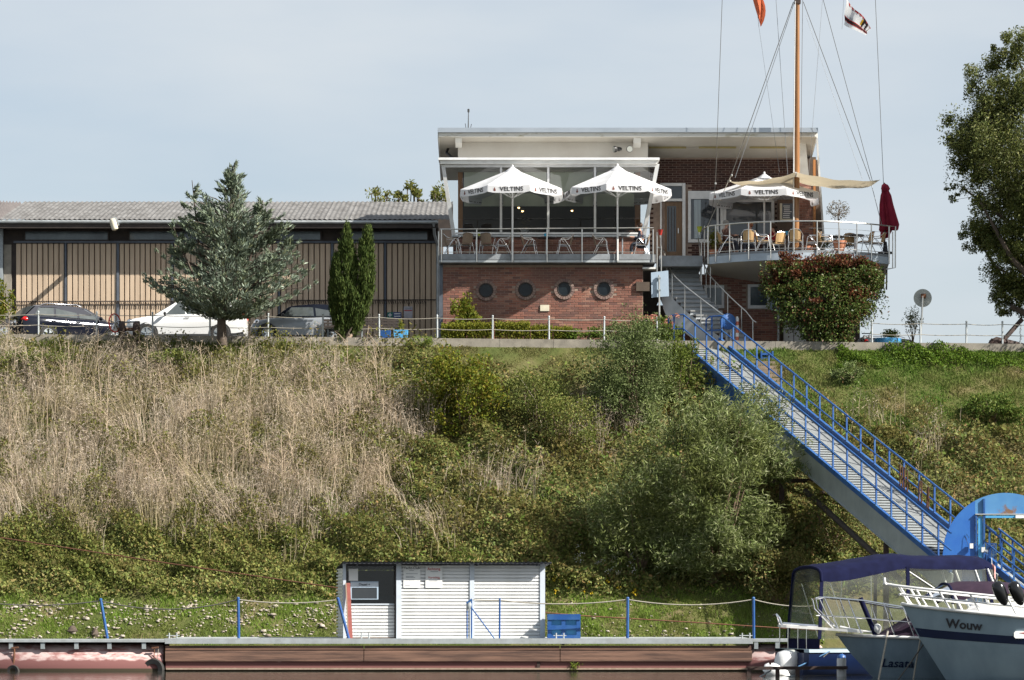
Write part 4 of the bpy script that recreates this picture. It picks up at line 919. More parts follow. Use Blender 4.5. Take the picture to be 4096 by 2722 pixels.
A = P(3386, -8, MY); B = P(3377, 98, MY); Cc = P(3400, -12, MY); D = P(3484, 112, MY); E_ = P(3462, 145, MY)
def fg(u, v, dy=0.):    # u along the fly, v down the hoist
    top = A.lerp(D, u); low = B.lerp(E_, u); q = top.lerp(low, v); return q + Vector((.02 * math.sin(v * 9), .12 * math.sin(u * 8 + v * 2) + dy, -.05 * math.sin(u * 6)))
def fpatch(u0, u1, v0, v1, dy=0., n=8): return MB().loft([[fg(u0 + (u1 - u0) * i / n, v0 + (v1 - v0) * j / n, dy) for i in range(n + 1)] for j in range(n + 1)], closed=False)
fpatch(0, 1, 0, 1).build('flag_cloth', 'flag white', fl2, 60)
for s in (-1, 1):
    fpatch(0, 1, .62, .84, s * .006).build('flag_bar', 'flag red', fl2, 60); fpatch(0, 1, .67, .79, s * .010).build('flag_bar', 'flag black', fl2, 60)
    fpatch(.1, 1, 0, .12, s * .006).build('flag_bar', 'flag red', fl2, 60); fpatch(.72, .98, .03, .60, s * .012).build('flag_bar', 'flag black', fl2, 60); fpatch(.66, .72, .2, .60, s * .008).build('flag_bar', 'flag gold', fl2, 60); fpatch(.2, .34, .12, .6, s * .007).build('flag_bar', 'grey ink', fl2, 60)
# ---------------------------------------------------------------- rope fences along the promenade
def ropefence(name, label, pxs, Yf, hgt, stretch_to=None):
    t_ = thing(name, label, 'fence', (XW(pxs[0], Yf), Yf, float(zk(XW(pxs[0], Yf)))))
    tops = []
    for px in pxs:
        x = XW(px, Yf); z = float(zk(x)); q = MB(); lean = random.uniform(-.012, .012)
        q.tube([(x, Yf, z), (x + lean, Yf, z + hgt)], .034, 8); q.ball((x + lean, Yf, z + hgt + .02), .042, 8, 5); q.lathe([(.06, 0), (.06, .02)], (x, Yf, z + .031), 8)
        q.build('post', 'galvanised', t_, 40); tops.append(Vector((x + lean, Yf - .02, z + hgt)))
    ends = [tops[0] + Vector((-2.1, 0, 0))] * (pxs[0] < 200) + tops + ([tops[-1] + Vector((2.1, 0, 0))] if pxs[-1] > 3950 else [])
    for dz in (-.07, -.47):
        for a, c in zip(ends[:-1], ends[1:]): MB().tube(catenary(a + UP * dz, c + UP * dz, random.uniform(.02, .05), 6), .013, 5).build('rope', 'rope', t_)
    return t_
ropefence('rope_fence', 'low fence of grey posts and sagging ropes before the parked cars and hedge', [154, 386, 611, 840, 1072, 1291, 1517, 1749, 1970, 2196, 2416, 2628], KY + .05, .86)
ropefence('rope_fence', 'low fence of grey posts and two ropes against the sky on the right', [3488, 3682, 3865, 4010], KY + .05, .83)
# ---------------------------------------------------------------- parked cars
def car(label, paint, prm, loc, rz, name='parked_car', lightmat=None):
    t_ = thing(name, label, 'car', (0, 0, 0), 0, 'cars parked on the promenade')
    L_, W_ = prm['L'], prm['W']; st_ = prm['body']            # stations x, zlow, zbelt, halfwidth factor
    rings = []
    for x, z0, z1, k in st_:
        h = W_ / 2 * k; zm = z0 + (z1 - z0) * .55; c_ = .045 * k
        half = [(0, z0), (h * .88, z0), (h * .97, z0 + .07), (h * .985, zm - .10), (h, zm + .05), (h * .975, z1 - .09), (h * .90, z1 - .012), (h * .5, z1 + c_ * .8), (0, z1 + c_)]
        rings.append([Vector((x, y, z)) for y, z in half] + [Vector((x, -y, z)) for y, z in reversed(half[1:-1])])
    MB().loft(rings).build('body', paint, t_, 38)
    # cabin
    xs = prm['cab']                                             # (x_base, z_base, x_top, z_top) for windscreen and tail
    (fx0, fz0, fx1, fz1), (rx0, rz0, rx1, rz1) = xs; wb = W_ / 2 * .90; wt = W_ / 2 * prm.get('tumble', .70)
    def sidept(x, z):                                           # half width of the cabin at height z
        f = min(1, max(0, (z - fz0) / (fz1 - fz0))); return wb + (wt - wb) * f
    nn = 7; rings = []
    zt = prm['H']
    prof = [(fx0, fz0)] + [(fx1, fz1)] + [(fx1 + (rx1 - fx1) * i / 5, fz1 + (rz1 - fz1) * i / 5 + (zt - max(fz1, rz1)) * math.sin(math.pi * i / 5)) for i in range(1, 5)] + [(rx1, rz1), (rx0, rz0)]
    base = lambda x: fz0 + (rz0 - fz0) * (x - fx0) / (rx0 - fx0) - .05
    ringsL = [Vector((x, sidept(x, z), z)) for x, z in prof]; ringsR = [Vector((x, -sidept(x, z), z)) for x, z in prof]
    q = MB(); n = len(prof); crown = [Vector((x, 0, z + .025)) for x, z in prof]
    q.loft([ringsL, [a.lerp(c, .75) + UP * .012 for a, c in zip(ringsL, crown)], crown, [a.lerp(c, .75) + UP * .012 for a, c in zip(ringsR, crown)], ringsR], closed=False)
    q.poly(ringsL); q.poly(list(reversed(ringsR)))
    q.build('cabin', prm.get('roofpaint', paint), t_, 32)
    # glass: windscreen, tail window, side windows
    def inset(pts, k):
        c_ = sum(pts, Vector()) / len(pts); return [c_ + (p - c_) * k for p in pts]
    def scr(a0, a1, nm, out):
        pts = [Vector((a0[0], sidept(*a0) * .93, a0[1])), Vector((a0[0], -sidept(*a0) * .93, a0[1])), Vector((a1[0], -sidept(*a1) * .93, a1[1])), Vector((a1[0], sidept(*a1) * .93, a1[1]))]
        pts = inset(pts, .9); MB().prism([p + out * .03 for p in pts], out * .006).build(nm, 'car glass', t_)
    scr((fx0, fz0), (fx1, fz1), 'windscreen', Vector(((fz1 - fz0), 0, (fx0 - fx1))).normalized()); scr((rx0, rz0), (rx1, rz1), 'rear_window', Vector((-(rz1 - rz0), 0, (rx1 - rx0) * 1.0)).normalized())
    for s in (-1, 1):
        for x0, x1, x2, x3 in prm['glass']:                     # bottom front, bottom rear, top rear, top front (x)
            zb_ = lambda x: base(x) + .09; zt_ = prm['H'] - .12
            pts = [Vector((x0, 0, zb_(x0))), Vector((x1, 0, zb_(x1))), Vector((x2, 0, zt_)), Vector((x3, 0, zt_))]
            for p in pts: p.y = s * (sidept(p.x, p.z) + .006)
            MB().prism(pts, (0, s * .004, 0)).build('side_window', 'car glass', t_)
        # wheels with arch, tyre, rim
        for wx in prm['wheels']:
            r = prm['r']; yy = s * (W_ / 2 - .02)
            MB().lathe([(.01, -.03), (r * 1.16, -.03), (r * 1.16, s * .0 + .012), (.01, .012)], (wx, yy - s * .005, r), 22, (0, s, 0), caps=False).build('wheel_arch', 'plastic', t_, 40)
            wh = MB().lathe([(r * .62, -.09), (r * .96, -.1), (r, -.05), (r, .02), (r * .95, .035), (r * .62, .03)], (wx, yy, r), 22, (0, s, 0), caps=False).build('wheel', 'rubber', t_, 40)
            q = MB(); q.lathe([(.01, .012), (r * .66, .012), (r * .66, .03), (r * .58, .032)], (wx, yy, r), 20, (0, s, 0), caps=False); q.build('wheel_disc', 'grey metal', wh, 40)
            q = MB()
            for k in range(5):
                a = k * 2 * math.pi / 5 + .3; e = Vector((math.cos(a), 0, math.sin(a))); q.beam(Vector((wx, yy + s * .03, r)) + e * .03, Vector((wx, yy + s * .03, r)) + e * r * .62, .05, .02, side=Vector((-e.z, 0, e.x)))
            q.build('rim_spokes', 'chrome', wh)
        x = prm['mirror']; q = MB(); q.ball((x, s * (W_ / 2 + .09), fz0 + .07), (.06, .11, .075), 10, 6); q.beam((x, s * (W_ / 2 - .08), fz0 + .02), (x, s * (W_ / 2 + .03), fz0 + .05), .05, .04); q.build('wing_mirror', prm.get('mirrormat', paint), t_, 50)
        for hx in prm['handles']: MB().tube([(hx, s * (W_ / 2 + .01), prm['hz']), (hx - .2, s * (W_ / 2 + .01), prm['hz'])], .014, 6).build('door_handle', prm.get('handlemat', 'chrome'), t_)
        for lx, lz, sx, sz in prm['head']: MB().ball((lx, s * W_ / 2 * .72, lz), (.13, sx, sz), 12, 7).build('headlight', 'chrome', t_, 60)
        for lx, lz, sx, sz in prm['tail']: MB().ball((lx, s * W_ / 2 * .78, lz), (.16, sx, sz), 12, 7).build('tail_light', 'tail light', t_, 60)
        for x0, x1 in prm.get('seams', ()): pass
        MB().box((prm['wheels'][1] + prm['r'] * 1.25, s * W_ / 2 - .02, .17), (prm['wheels'][0] - prm['r'] * 1.25, s * W_ / 2 + .006, .25)).build('sill', 'plastic', t_)
    for x, nm in ((L_ / 2 - .02, 'number_plate'), (-L_ / 2 + .02, 'number_plate')):
        f = 1 if x > 0 else -1
        MB().box((x - .02, -.26, .50 if f > 0 else .62), (x + .02, .26, .61 if f > 0 else .73)).build(nm, 'paper', t_)
    for s in (-1, 1):
        if prm.get('rails'): MB().tube([(fx1 - .15, s * wt * .86, zt + .0), (fx1 - .35, s * wt * .86, zt + .06), (rx1 + .5, s * wt * .86, zt + .06), (rx1 + .25, s * wt * .86, zt - .01)], .018, 6).build('roof_rail', 'chrome', t_)
        if prm.get('trim'): MB().tube([(p.x, s * (sidept(p.x, p.z) + .008), p.z) for p in [Vector((fx0 - .25, 0, base(fx0) + .09)), Vector((fx1 - .1, 0, zt - .105)), Vector(((fx1 + rx1) / 2, 0, zt - .085)), Vector((rx1 + .15, 0, zt - .13)), Vector((rx0 + .35, 0, base(rx0) + .1)), Vector((fx0 - .25, 0, base(fx0) + .085))]], .011, 5).build('window_trim', 'chrome', t_)
    t_.location = loc; t_.rotation_euler = (0, 0, rz); return t_
estate = dict(L=4.75, W=1.83, H=1.47, r=.33, tumble=.66, body=[(-2.36, .42, .80, .72), (-2.33, .32, .95, .90), (-2.1, .26, 1.00, .985), (-1.3, .22, .99, 1.), (0, .2, .95, 1.), (1.0, .2, .93, 1.), (1.5, .21, .90, .99), (2.0, .24, .82, .95), (2.28, .30, .70, .84), (2.37, .40, .60, .66)],
              cab=((1.15, .93, .35, 1.40), (-2.22, .99, -1.72, 1.40)), glass=[(.78, -.02, .0, .32), (-.10, -.98, -.92, -.08), (-1.06, -1.85, -1.62, -1.0)], wheels=(1.42, -1.34), mirror=.78, handles=(-.0, -1.0), hz=.84, head=[(2.16, .68, .14, .10)], tail=[(-2.2, .86, .17, .11)], rails=True, trim=True)
suv = dict(L=4.5, W=1.85, H=1.68, r=.36, tumble=.70, body=[(-2.24, .45, .95, .75), (-2.2, .36, 1.06, .92), (-1.9, .30, 1.10, .99), (-1.0, .27, 1.08, 1.), (0, .27, 1.05, 1.), (.9, .27, 1.03, 1.), (1.45, .28, 1.00, .99), (1.95, .32, .92, .94), (2.16, .38, .80, .82), (2.24, .46, .66, .64)],
           cab=((1.18, 1.02, .28, 1.58), (-2.1, 1.10, -1.75, 1.58)), glass=[(.72, -.02, .0, .22), (-.10, -.98, -.92, -.08), (-1.06, -1.72, -1.6, -1.0)], wheels=(1.40, -1.33), mirror=.72, handles=(0., -1.0), hz=.95, head=[(2.06, .82, .17, .10)], tail=[(-2.10, 1.02, .05, .12)], rails=True, mirrormat='plastic')
mini = dict(L=3.85, W=1.70, H=1.42, r=.33, tumble=.76, body=[(-1.92, .40, .78, .72), (-1.88, .30, .90, .90), (-1.6, .25, .95, .985), (-.9, .2, .94, 1.), (0, .19, .93, 1.), (.7, .19, .92, 1.), (1.1, .2, .90, .985), (1.55, .24, .83, .93), (1.82, .31, .72, .82), (1.92, .40, .60, .68)],
            cab=((.98, .92, .42, 1.34), (-1.82, .94, -1.55, 1.34)), glass=[(.72, -.46, -.42, .38), (-.54, -1.55, -1.42, -.5)], wheels=(1.26, -1.24), mirror=.68, handles=(-.25,), hz=.82, head=[(1.66, .74, .15, .13)], tail=[(-1.82, .74, .08, .15)], roofpaint='car navy', mirrormat='plastic')
def onprom(px, y): x = XW(px, y); return Vector((x, y, float(zk(x)) - .02))
car('dark navy estate car with its red tail light to the river, parked at the left', 'car navy', estate, onprom(284, 114.3), R(33))
car('white high-roofed car half hidden behind the blue-grey cedar', 'car white', suv, onprom(748, 113.2), R(180))
car('small grey hatchback with a dark roof parked right of the cedar', 'car grey', mini, onprom(1212, 112.2), R(180))
car('black car cut off by the left edge of the photo', 'car black', mini, onprom(-120, 113.2), R(12))
car('black car whose roof just shows behind the blue round tub on the right', 'car black', estate, onprom(3590, 119.6) - UP * .42, R(4))
# ---------------------------------------------------------------- rusty mooring winch with a red handwheel
wy = 109.45
wn = thing('mooring_winch', 'rusty mooring winch with a red rimmed handwheel at the top of the bank', 'winch', P(510, 1370, wy))
for px in (487, 543): MB().lathe([(.02, -.09), (.24, -.09), (.30, -.03), (.30, .05), (.24, .1), (.02, .1)], P(px, 1318, wy), 18, (1, .25, 0), caps=False).build('side_disc', 'rust iron', wn, 40)
for px in (485, 548): MB().prism([P(px - 12, 1400, wy), P(px + 12, 1400, wy), P(px + 9, 1285, wy), P(px - 9, 1285, wy)], (0, .25, 0)).build('side_frame', 'rust iron', wn)
MB().tube([P(470, 1318, wy - .05), P(560, 1318, wy + .1)], .07, 10).build('drum', 'rust', wn, 40)
MB().tube([P(500, 1290, wy), P(545, 1288, wy)], .03, 8).build('tie_bar', 'galvanised', wn); MB().tube([P(525, 1368, wy - .1), P(548, 1345, wy - .1)], .035, 6).build('pawl', 'pale wood', wn)
MB().box(tuple(P(465, 1412, wy - .1)), tuple(P(560, 1385, wy + .35))).build('base', 'rust iron', wn)
c = P(459, 1293, wy - .22); ax = Vector((1, -.62, 0)).normalized(); u_ = Vector((.62, 1, 0)).normalized()
hw = MB().tube([c + u_ * .33 * math.cos(a) + UP * .33 * math.sin(a) for a in [k * math.pi / 14 for k in range(29)]], .025, 8).build('handwheel', 'red paint', wn, 50)
for k in range(5): a = k * 2 * math.pi / 5 + .4; MB().beam(c, c + u_ * .31 * math.cos(a) + UP * .31 * math.sin(a), .05, .025, side=ax).build('spoke', 'aluminium', hw)
MB().tube([c, P(486, 1318, wy)], .03, 8).build('axle', 'galvanised', wn)
# ---------------------------------------------------------------- bench, pots, signs
by = 110.9
bn = thing('park_bench', 'long dark slatted bench behind the twin cypress', 'bench', P(1440, 1345, by))
for py in (1278, 1290, 1302): MB().box(tuple(P(1294, py + 9, by + .3)), tuple(P(1604, py, by + .34))).build('back_slat', 'timber dark', bn)
for k in range(4): MB().box(tuple(P(1294, 1318, by - .14 + k * .11)), tuple(P(1604, 1313, by - .05 + k * .11))).build('seat_slat', 'timber dark', bn)
for px in (1312, 1448, 1585):
    MB().box(tuple(P(px - 3, 1366, by - .1)), tuple(P(px + 3, 1318.5, by - .04))).build('leg', 'grey metal', bn); MB().beam(P(px, 1366, by + .36), P(px, 1276, by + .36), .06, .05).build('leg', 'grey metal', bn)
def boxpot(px0, px1, py0, y, label, mat='light blue'):
    t_ = thing('square_planter', label, 'planter', P((px0 + px1) / 2, 1364, y), 0, 'blue planters on the promenade')
    x0, x1 = XW(px0, y), XW(px1, y); z1 = ZW(py0, y); z0 = float(zk(x0)) + .0; w_ = x1 - x0; q = MB()
    q.loft([[(x0 + .03, y, z0), (x1 - .03, y, z0), (x1 - .03, y + w_, z0), (x0 + .03, y + w_, z0)], [(x0, y, z1), (x1, y, z1), (x1, y + w_, z1), (x0, y + w_, z1)], [(x0 + .04, y + .04, z1), (x1 - .04, y + .04, z1), (x1 - .04, y + w_ - .04, z1), (x0 + .04, y + w_ - .04, z1)], [(x0 + .04, y + .04, z1 - .05), (x1 - .04, y + .04, z1 - .05), (x1 - .04, y + w_ - .04, z1 - .05), (x0 + .04, y + w_ - .04, z1 - .05)]])
    q.build('pot', mat, t_)
    return t_, Vector(((x0 + x1) / 2, y + w_ / 2, z1 - .04))
pt1, pc1 = boxpot(1574, 1631, 1319, 110.5, 'bright blue square planter with a small yellowing plant beside the bench end')
pt2, pc2 = boxpot(1520, 1562, 1322, 111.6, 'darker blue square planter standing in the shade behind the bench end', 'blue paint')
tb = thing('round_planter', 'low round light blue tub with a leafy plant on the right promenade', 'planter', P(3551, 1385, 111.2), 0, 'blue planters on the promenade')
q0 = P(3551, 1384, 111.2); MB().lathe([(.46, 0), (.50, .02), (.51, .28), (.49, .29), (.47, .25), (.02, .24)], q0 - UP * .03, 24, caps=False).build('tub', 'light blue', tb, 40)
tc_ = thing('flower_pot', 'terracotta flower pot on the balcony holding the ball tree', 'flower pot', Vector((XW(3358, 111.45), 111.45, FZ)))
qp = Vector((XW(3358, 111.45), 111.45, FZ)); MB().lathe([(.16, 0), (.235, .34), (.26, .34), (.265, .43), (.245, .43), (.235, .38), (.02, .37)], qp, 20, caps=False).build('pot', 'terracotta', tc_, 40)
tc2 = thing('flower_pot', 'terracotta flower pot low beside the chairs right of the mast', 'flower pot', Vector((XW(3250, 111.9), 112.5, FZ)))
MB().lathe([(.15, 0), (.21, .28), (.23, .28), (.23, .36), (.02, .33)], Vector((XW(3228, 112.6), 112.6, FZ)), 18, caps=False).build('pot', 'terracotta', tc2, 40)
def roadsign(kind, label, px, pytop, pybot, y, mat):
    t_ = thing('road_sign', label, 'sign', P(px, pybot, y))
    return t_
rs1 = roadsign('', 'back of a pale blue rectangular sign on a thin pole left of the stairs', 2640, 1100, 1350, 110.6, '')
MB().prism([P(2604, 1091, 110.62), P(2673, 1083, 110.62), P(2676, 1186, 110.62), P(2606, 1191, 110.62)], (0, .02, 0)).build('panel', 'pale blue sign', rs1)
MB().tube([P(2639, 1348, 110.55), P(2636, 1102, 110.55)], .034, 8).build('pole', 'steel', rs1, 40)
for py in (1112, 1160): MB().box(tuple(P(2631, py + 3, 110.5)), tuple(P(2643, py - 2, 110.615))).build('clamp', 'grey metal', rs1)
MB().prism([P(2627, 1222, 110.65), P(2652, 1222, 110.65), P(2640, 1196, 110.65)], (0, .015, 0)).build('small_triangle', 'pale blue sign', rs1)
rs2 = roadsign('', 'back of a round grey road sign on a leaning pole against the sky', 3690, 1150, 1380, 110.4, '')
cc = P(3691, 1193, 110.5); MB().lathe([(.02, .0), (.325, .0), (.335, .012), (.325, .024), (.02, .024)], cc, 36, (0, 1, 0), caps=False).build('disc', 'grey sign', rs2, 40)
MB().tube([P(3681, 1380, 110.42), P(3691, 1185, 110.42)], .035, 8).build('pole', 'steel', rs2, 40); MB().box(tuple(P(3685, 1192, 110.39)), tuple(P(3703, 1177, 110.49))).build('clamp', 'rust', rs2)
# anchor on the right
an = thing('ship_anchor', 'big dark ship anchor leaning on the promenade at the right edge', 'anchor', P(4020, 1382, 110.6))
MB().beam(P(4002, 1375, 110.6), P(4088, 1278, 110.9), .15, .13).build('shank', 'rust iron', an)
q = MB(); q.tube([P(3958, 1368, 110.5), P(3985, 1362, 110.55), P(4015, 1370, 110.6), P(4060, 1378, 110.8), P(4096, 1380, 111)], [.05, .13, .14, .12, .05], 8); q.build('arms', 'rust iron', an, 40)
MB().prism([P(3956, 1378, 110.4), P(4005, 1380, 110.5), P(3996, 1357, 110.5), P(3970, 1357, 110.4)], (0, .3, .05)).build('fluke', 'rust iron', an)
for k in range(14):                                     # chain links hang from the anchor head
    p = P(4082 + math.sin(k) * 1.5, 1300 + k * 6.2, 110.3); e = Vector((1, 0, 0)) if k % 2 else Vector((.3, 1, 0)).normalized()
    MB().tube([p + e * .025 * math.cos(a) + UP * .045 * math.sin(a) for a in [j * math.pi / 5 for j in range(11)]], .011, 5).build('chain_link', 'galvanised', an)
# scooter behind the creeper
sc_ = thing('motor_scooter', 'white motor scooter with a round red tail light beside the creeper', 'scooter', P(3465, 1385, 111.0))
MB().ball(P(3465, 1367, 110.9), (.085, .05, .085), 12, 8).build('tail_light', 'tail light', sc_, 60)
for px, py in ((3457, 1350), (3478, 1348)): MB().ball(P(px, py, 110.95), (.06, .05, .085), 10, 6).build('indicator', 'white frame', sc_, 60)
MB().ball(P(3447, 1378, 111.0), (.05, .1, .09), 10, 6).build('exhaust', 'chrome', sc_, 60); MB().loft([[P(3465, 1352, 111.1) + Vector((r_ * math.cos(a), yy, r_ * .9 * math.sin(a) - .05)) for a in [k * math.pi / 5 for k in range(10)]] for yy, r_ in ((-.15, .05), (0, .16), (.5, .17), (.9, .1), (1.2, .2), (1.3, .08))]).build('fairing', 'white frame', sc_, 50)
for yy in (.05, 1.25): MB().lathe([(.12, -.05), (.2, -.06), (.22, 0), (.2, .06), (.12, .05)], P(3465, 1375, 111.0) + Vector((0, yy, 0)), 16, (1, 0, 0)).build('wheel', 'rubber', sc_, 40)
MB().tube([P(3447, 1335, 112.1), P(3483, 1335, 112.1)], .02, 6).build('handlebar', 'black', sc_)
# ring-buoy box, striped post and steps at the head of the gangway
lb_ = thing('life_buoy_box', 'round blue life buoy box on a stand at the top of the gangway', 'life buoy box', P(2906, 1378, 110.7))
MB().lathe([(.02, 0), (.27, .0), (.30, .03), (.30, .13), (.26, .16), (.02, .16)], P(2908, 1288, 110.7), 22, (.35, -1, 0), caps=False).build('box', 'blue paint', lb_, 40); MB().tube([P(2906, 1378, 110.8), P(2906, 1300, 110.8)], .04, 8).build('stand', 'grey metal', lb_)
sp = thing('striped_post', 'white post with red rings beside the blue life buoy box', 'post', P(2949, 1378, 110.75))
zz0, zz1 = ZW(1378, 110.75), ZW(1272, 110.75)
for i in range(7):
    a = zz0 + (zz1 - zz0) * i / 7; MB().lathe([(.062, 0), (.062, (zz1 - zz0) / 7 - .002)], (XW(2949, 110.75), 110.75, a), 12).build('ring', 'white frame' if i % 2 == 0 else 'orange red', sp, 40)
MB().ball(P(2949, 1272, 110.75), .06, 10, 6).build('cap', 'steel', sp, 60)
blx = thing('blue_step_box', 'small blue metal step box on the grass beside the gangway', 'step box', P(3066, 1440, 109.2))
for py in (1415, 1432): MB().box(tuple(P(3046, py + 6, 109.2)), tuple(P(3088, py, 109.5))).build('tread', 'blue paint', blx)
for px in (3043, 3088): MB().box(tuple(P(px, 1445, 109.18)), tuple(P(px + 3, 1408, 109.5))).build('side', 'blue paint', blx)
stn = thing('bank_steps', 'flight of sandy stone steps in the grass behind the gangway', 'steps')
for i in range(14):
    a = hit(3066 + i * 4.5, 1452 + i * 17)[0]; MB().box((a[0] - .36, a[1] - .16, a[2] - .16), (a[0] + .30, a[1] + .2, a[2] + .05 + random.uniform(-.02, .02))).build('step', 'stone step', stn)
# ---------------------------------------------------------------- gangway
GA = P(2734, 1375, 110.0); GB_ = P(3731, 2213, 91.0); gd = (GB_ - GA); hd = Vector((gd.x, gd.y, 0)).normalized(); gn = Vector((-hd.y, hd.x, 0)) * -1
if gn.x < 0: gn = -gn
GWD = 1.5
def gw(t, s, h=0.): return GA + gd * t + gn * s + UP * h
gwy = thing('gangway', 'long sloping blue gangway with railings from the promenade down to the pontoon', 'gangway', GA)
gl = gd.length; TE_ = 1.06
for s in (0, GWD):
    MB().beam(gw(-.01, s, -.06 + .12 * (s > 0)), gw(TE_, s, -.06 + .12 * (s > 0)), .09, .16 + .12 * (s > 0)).build('side_beam', 'blue paint', gwy)
    MB().beam(gw(.02, s, -.5), gw(.33, s, -.5), .05, .70).build('girder_web', 'blue paint', gwy); MB().beam(gw(.331, s, -.5), gw(TE_, s, -.5), .05, .70).build('girder_web', 'grey metal', gwy)
    MB().beam(gw(.02, s, -.87), gw(TE_, s, -.87), .16, .03).build('girder_flange', 'grey metal', gwy)
    MB().tube([gw(-.0, s, 1.06), gw(TE_, s, 1.06)], .032, 8).build('top_rail', 'blue paint', gwy, 40)
    MB().tube([gw(-.0, s, .54), gw(TE_, s, .54)], .025, 8).build('mid_rail', 'blue paint', gwy, 40)
    n = 20
    for k in range(n):
        t_ = .002 + k * .0535; MB().beam(gw(t_, s, -.02), gw(t_, s, 1.05), .05, .05, side=hd).build('rail_post', 'blue paint', gwy)
    e = gw(0, s, 1.06); f = gw(0, s, .54); back = Vector((-.42, .25, .0))
    MB().tube([e, e + back + UP * .0, e + back + Vector((-.12, .04, -.12)), f + back + Vector((-.12, .04, -.02)), f + back, f], .03, 8).build('end_loop', 'blue paint', gwy, 40)
    MB().beam(e + back * .8 - UP * 1.1, e + back * .8, .06, .06).build('rail_post', 'blue paint', gwy)
nt_ = 92
for k in range(nt_):                                    # ribbed half with cleats, smooth barrow ramp beside it
    t_ = (k + .5) / nt_ * TE_; MB().beam(gw(t_, .06, -.012), gw(t_, .72, -.012), gl / nt_ * .84, .03, side=None).build('tread', 'deck grey', gwy)
npl = 10
for k in range(npl):
    a = TE_ * k / npl + .002; c = TE_ * (k + 1) / npl - .002
    q = MB(); q.add([gw(a, .78, .02), gw(c, .78, .02), gw(c, 1.45, .02), gw(a, 1.45, .02), gw(a, .78, -.02), gw(c, .78, -.02), gw(c, 1.45, -.02), gw(a, 1.45, -.02)], [(0, 1, 2, 3), (7, 6, 5, 4), (0, 4, 5, 1), (1, 5, 6, 2), (2, 6, 7, 3), (3, 7, 4, 0)]); q.build('ramp_plate', 'deck grey', gwy)
MB().beam(gw(0, .75, .03), gw(TE_, .75, .03), .03, .06).build('ramp_edge', 'grey metal', gwy)
MB().add([gw(0, .03, -.022), gw(TE_, .03, -.022), gw(TE_, 1.47, -.022), gw(0, 1.47, -.022)], [(0, 1, 2, 3)]).build('under_plate', 'grey metal', gwy)
# supports
sup = thing('gangway_trestle', 'dark steel trestle with a slanting strut under the gangway', 'trestle', hit(3230, 2150)[0])
t0 = .44; a = gw(t0, 0, -.9); c = gw(t0, GWD, -.9)
for q in (a, c): MB().beam(q, Vector((q.x, q.y, float(ground(q.x, q.y)) - .3)), .16, .16, side=(1, 0, 0)).build('leg', 'rust iron', sup)
MB().beam(a + Vector((-.3, 0, -.95)), a + Vector((1.1, 0, -.95)), .14, .14).build('cross_beam', 'rust iron', sup); MB().beam(a + Vector((.9, 0, -.98)), gw(.60, .02, -.98), .09, .07).build('yellow_edge', pm('yellow edge', (.42, .32, .05), .7), sup)
g0 = P(3222, 1965, 100.3); MB().tube([g0, P(3520, 2238, 94.5), P(3600, 2320, 93)], .10, 10).build('strut', 'timber dark', sup, 40)
a = gw(.84, 0, -.9); MB().beam(a, a - UP * 3.2, .16, .16, side=(1, 0, 0)).build('leg', 'rust iron', sup)
# signboard hung inside the far rail
rb_ = thing('warning_letters', 'rust red sheet lettering seen from behind on the far gangway rail', 'sign', gw(.79, GWD, .5))
for k, (a, c) in enumerate(((.742, .25), (.75, .28), (.758, .2), (.768, .3), (.808, .3), (.818, .22), (.836, .3), (.842, .2))): MB().beam(gw(a, GWD - .05, .12 + c * .2), gw(a + (.004 if k in (4, 6) else 0), GWD - .05, .95 - c * .3), .07, .02, side=hd).build('letter_bar', 'rust', rb_)
for h in (.2, .88): MB().tube([gw(.735, GWD - .04, h), gw(.85, GWD - .04, h)], .008, 5).build('fixing_wire', 'wire', rb_)
# round blue gate on the pontoon
ty = 90.6
gt = thing('round_gate', 'big round blue steel gate with a doorway and rust stains below the gangway', 'gate', P(4020, 2560, ty))
gc = P(4022, 2224, ty); GR = 1.90
def blueplate():
    m = pm('gate plate', (.055, .19, .42), .45, col2=(.09, .25, .46), scale=1.2); t = m.node_tree; b = t.nodes['Principled BSDF']; k = t.links.new
    src = b.inputs['Base Color'].links[0].from_socket; g = t.nodes.new('ShaderNodeNewGeometry'); n = t.nodes.new('ShaderNodeTexNoise'); n.inputs['Scale'].default_value = 7; n.inputs['Detail'].default_value = 6
    vm = t.nodes.new('ShaderNodeVectorMath'); vm.operation = 'DISTANCE'; s_ = gc + Vector((.05, 0, 1.18)); vm.inputs[1].default_value = s_
    mr = t.nodes.new('ShaderNodeMapRange'); mr.inputs['From Min'].default_value = .12; mr.inputs['From Max'].default_value = .60; mr.inputs['To Min'].default_value = .30; mr.inputs['To Max'].default_value = -.3
    ad = t.nodes.new('ShaderNodeMath'); ad.operation = 'ADD'; th = t.nodes.new('ShaderNodeMapRange'); th.inputs['From Min'].default_value = .55; th.inputs['From Max'].default_value = .72
    x = t.nodes.new('ShaderNodeMix'); x.data_type = 'RGBA'; x.inputs['B'].default_value = (.18, .10, .06, 1)
    k(g.outputs['Position'], vm.inputs[0]); k(g.outputs['Position'], n.inputs['Vector']); k(vm.outputs['Value'], mr.inputs['Value']); k(mr.outputs[0], ad.inputs[0]); k(n.outputs['Fac'], ad.inputs[1]); k(ad.outputs[0], th.inputs['Value']); k(th.outputs[0], x.inputs['Factor']); k(src, x.inputs['A']); k(x.outputs['Result'], b.inputs['Base Color'])
    return m
M['gate plate'] = blueplate()
dl, dr_ = XW(3900, ty) - gc.x, XW(4140, ty) - gc.x; dt = ZW(2062, ty) - gc.z
def circ(x): return math.sqrt(max(GR * GR - x * x, 0))
M['gate blue'] = pm('gate blue', (.016, .10, .38), .42, col2=(.03, .14, .42), scale=1.1)
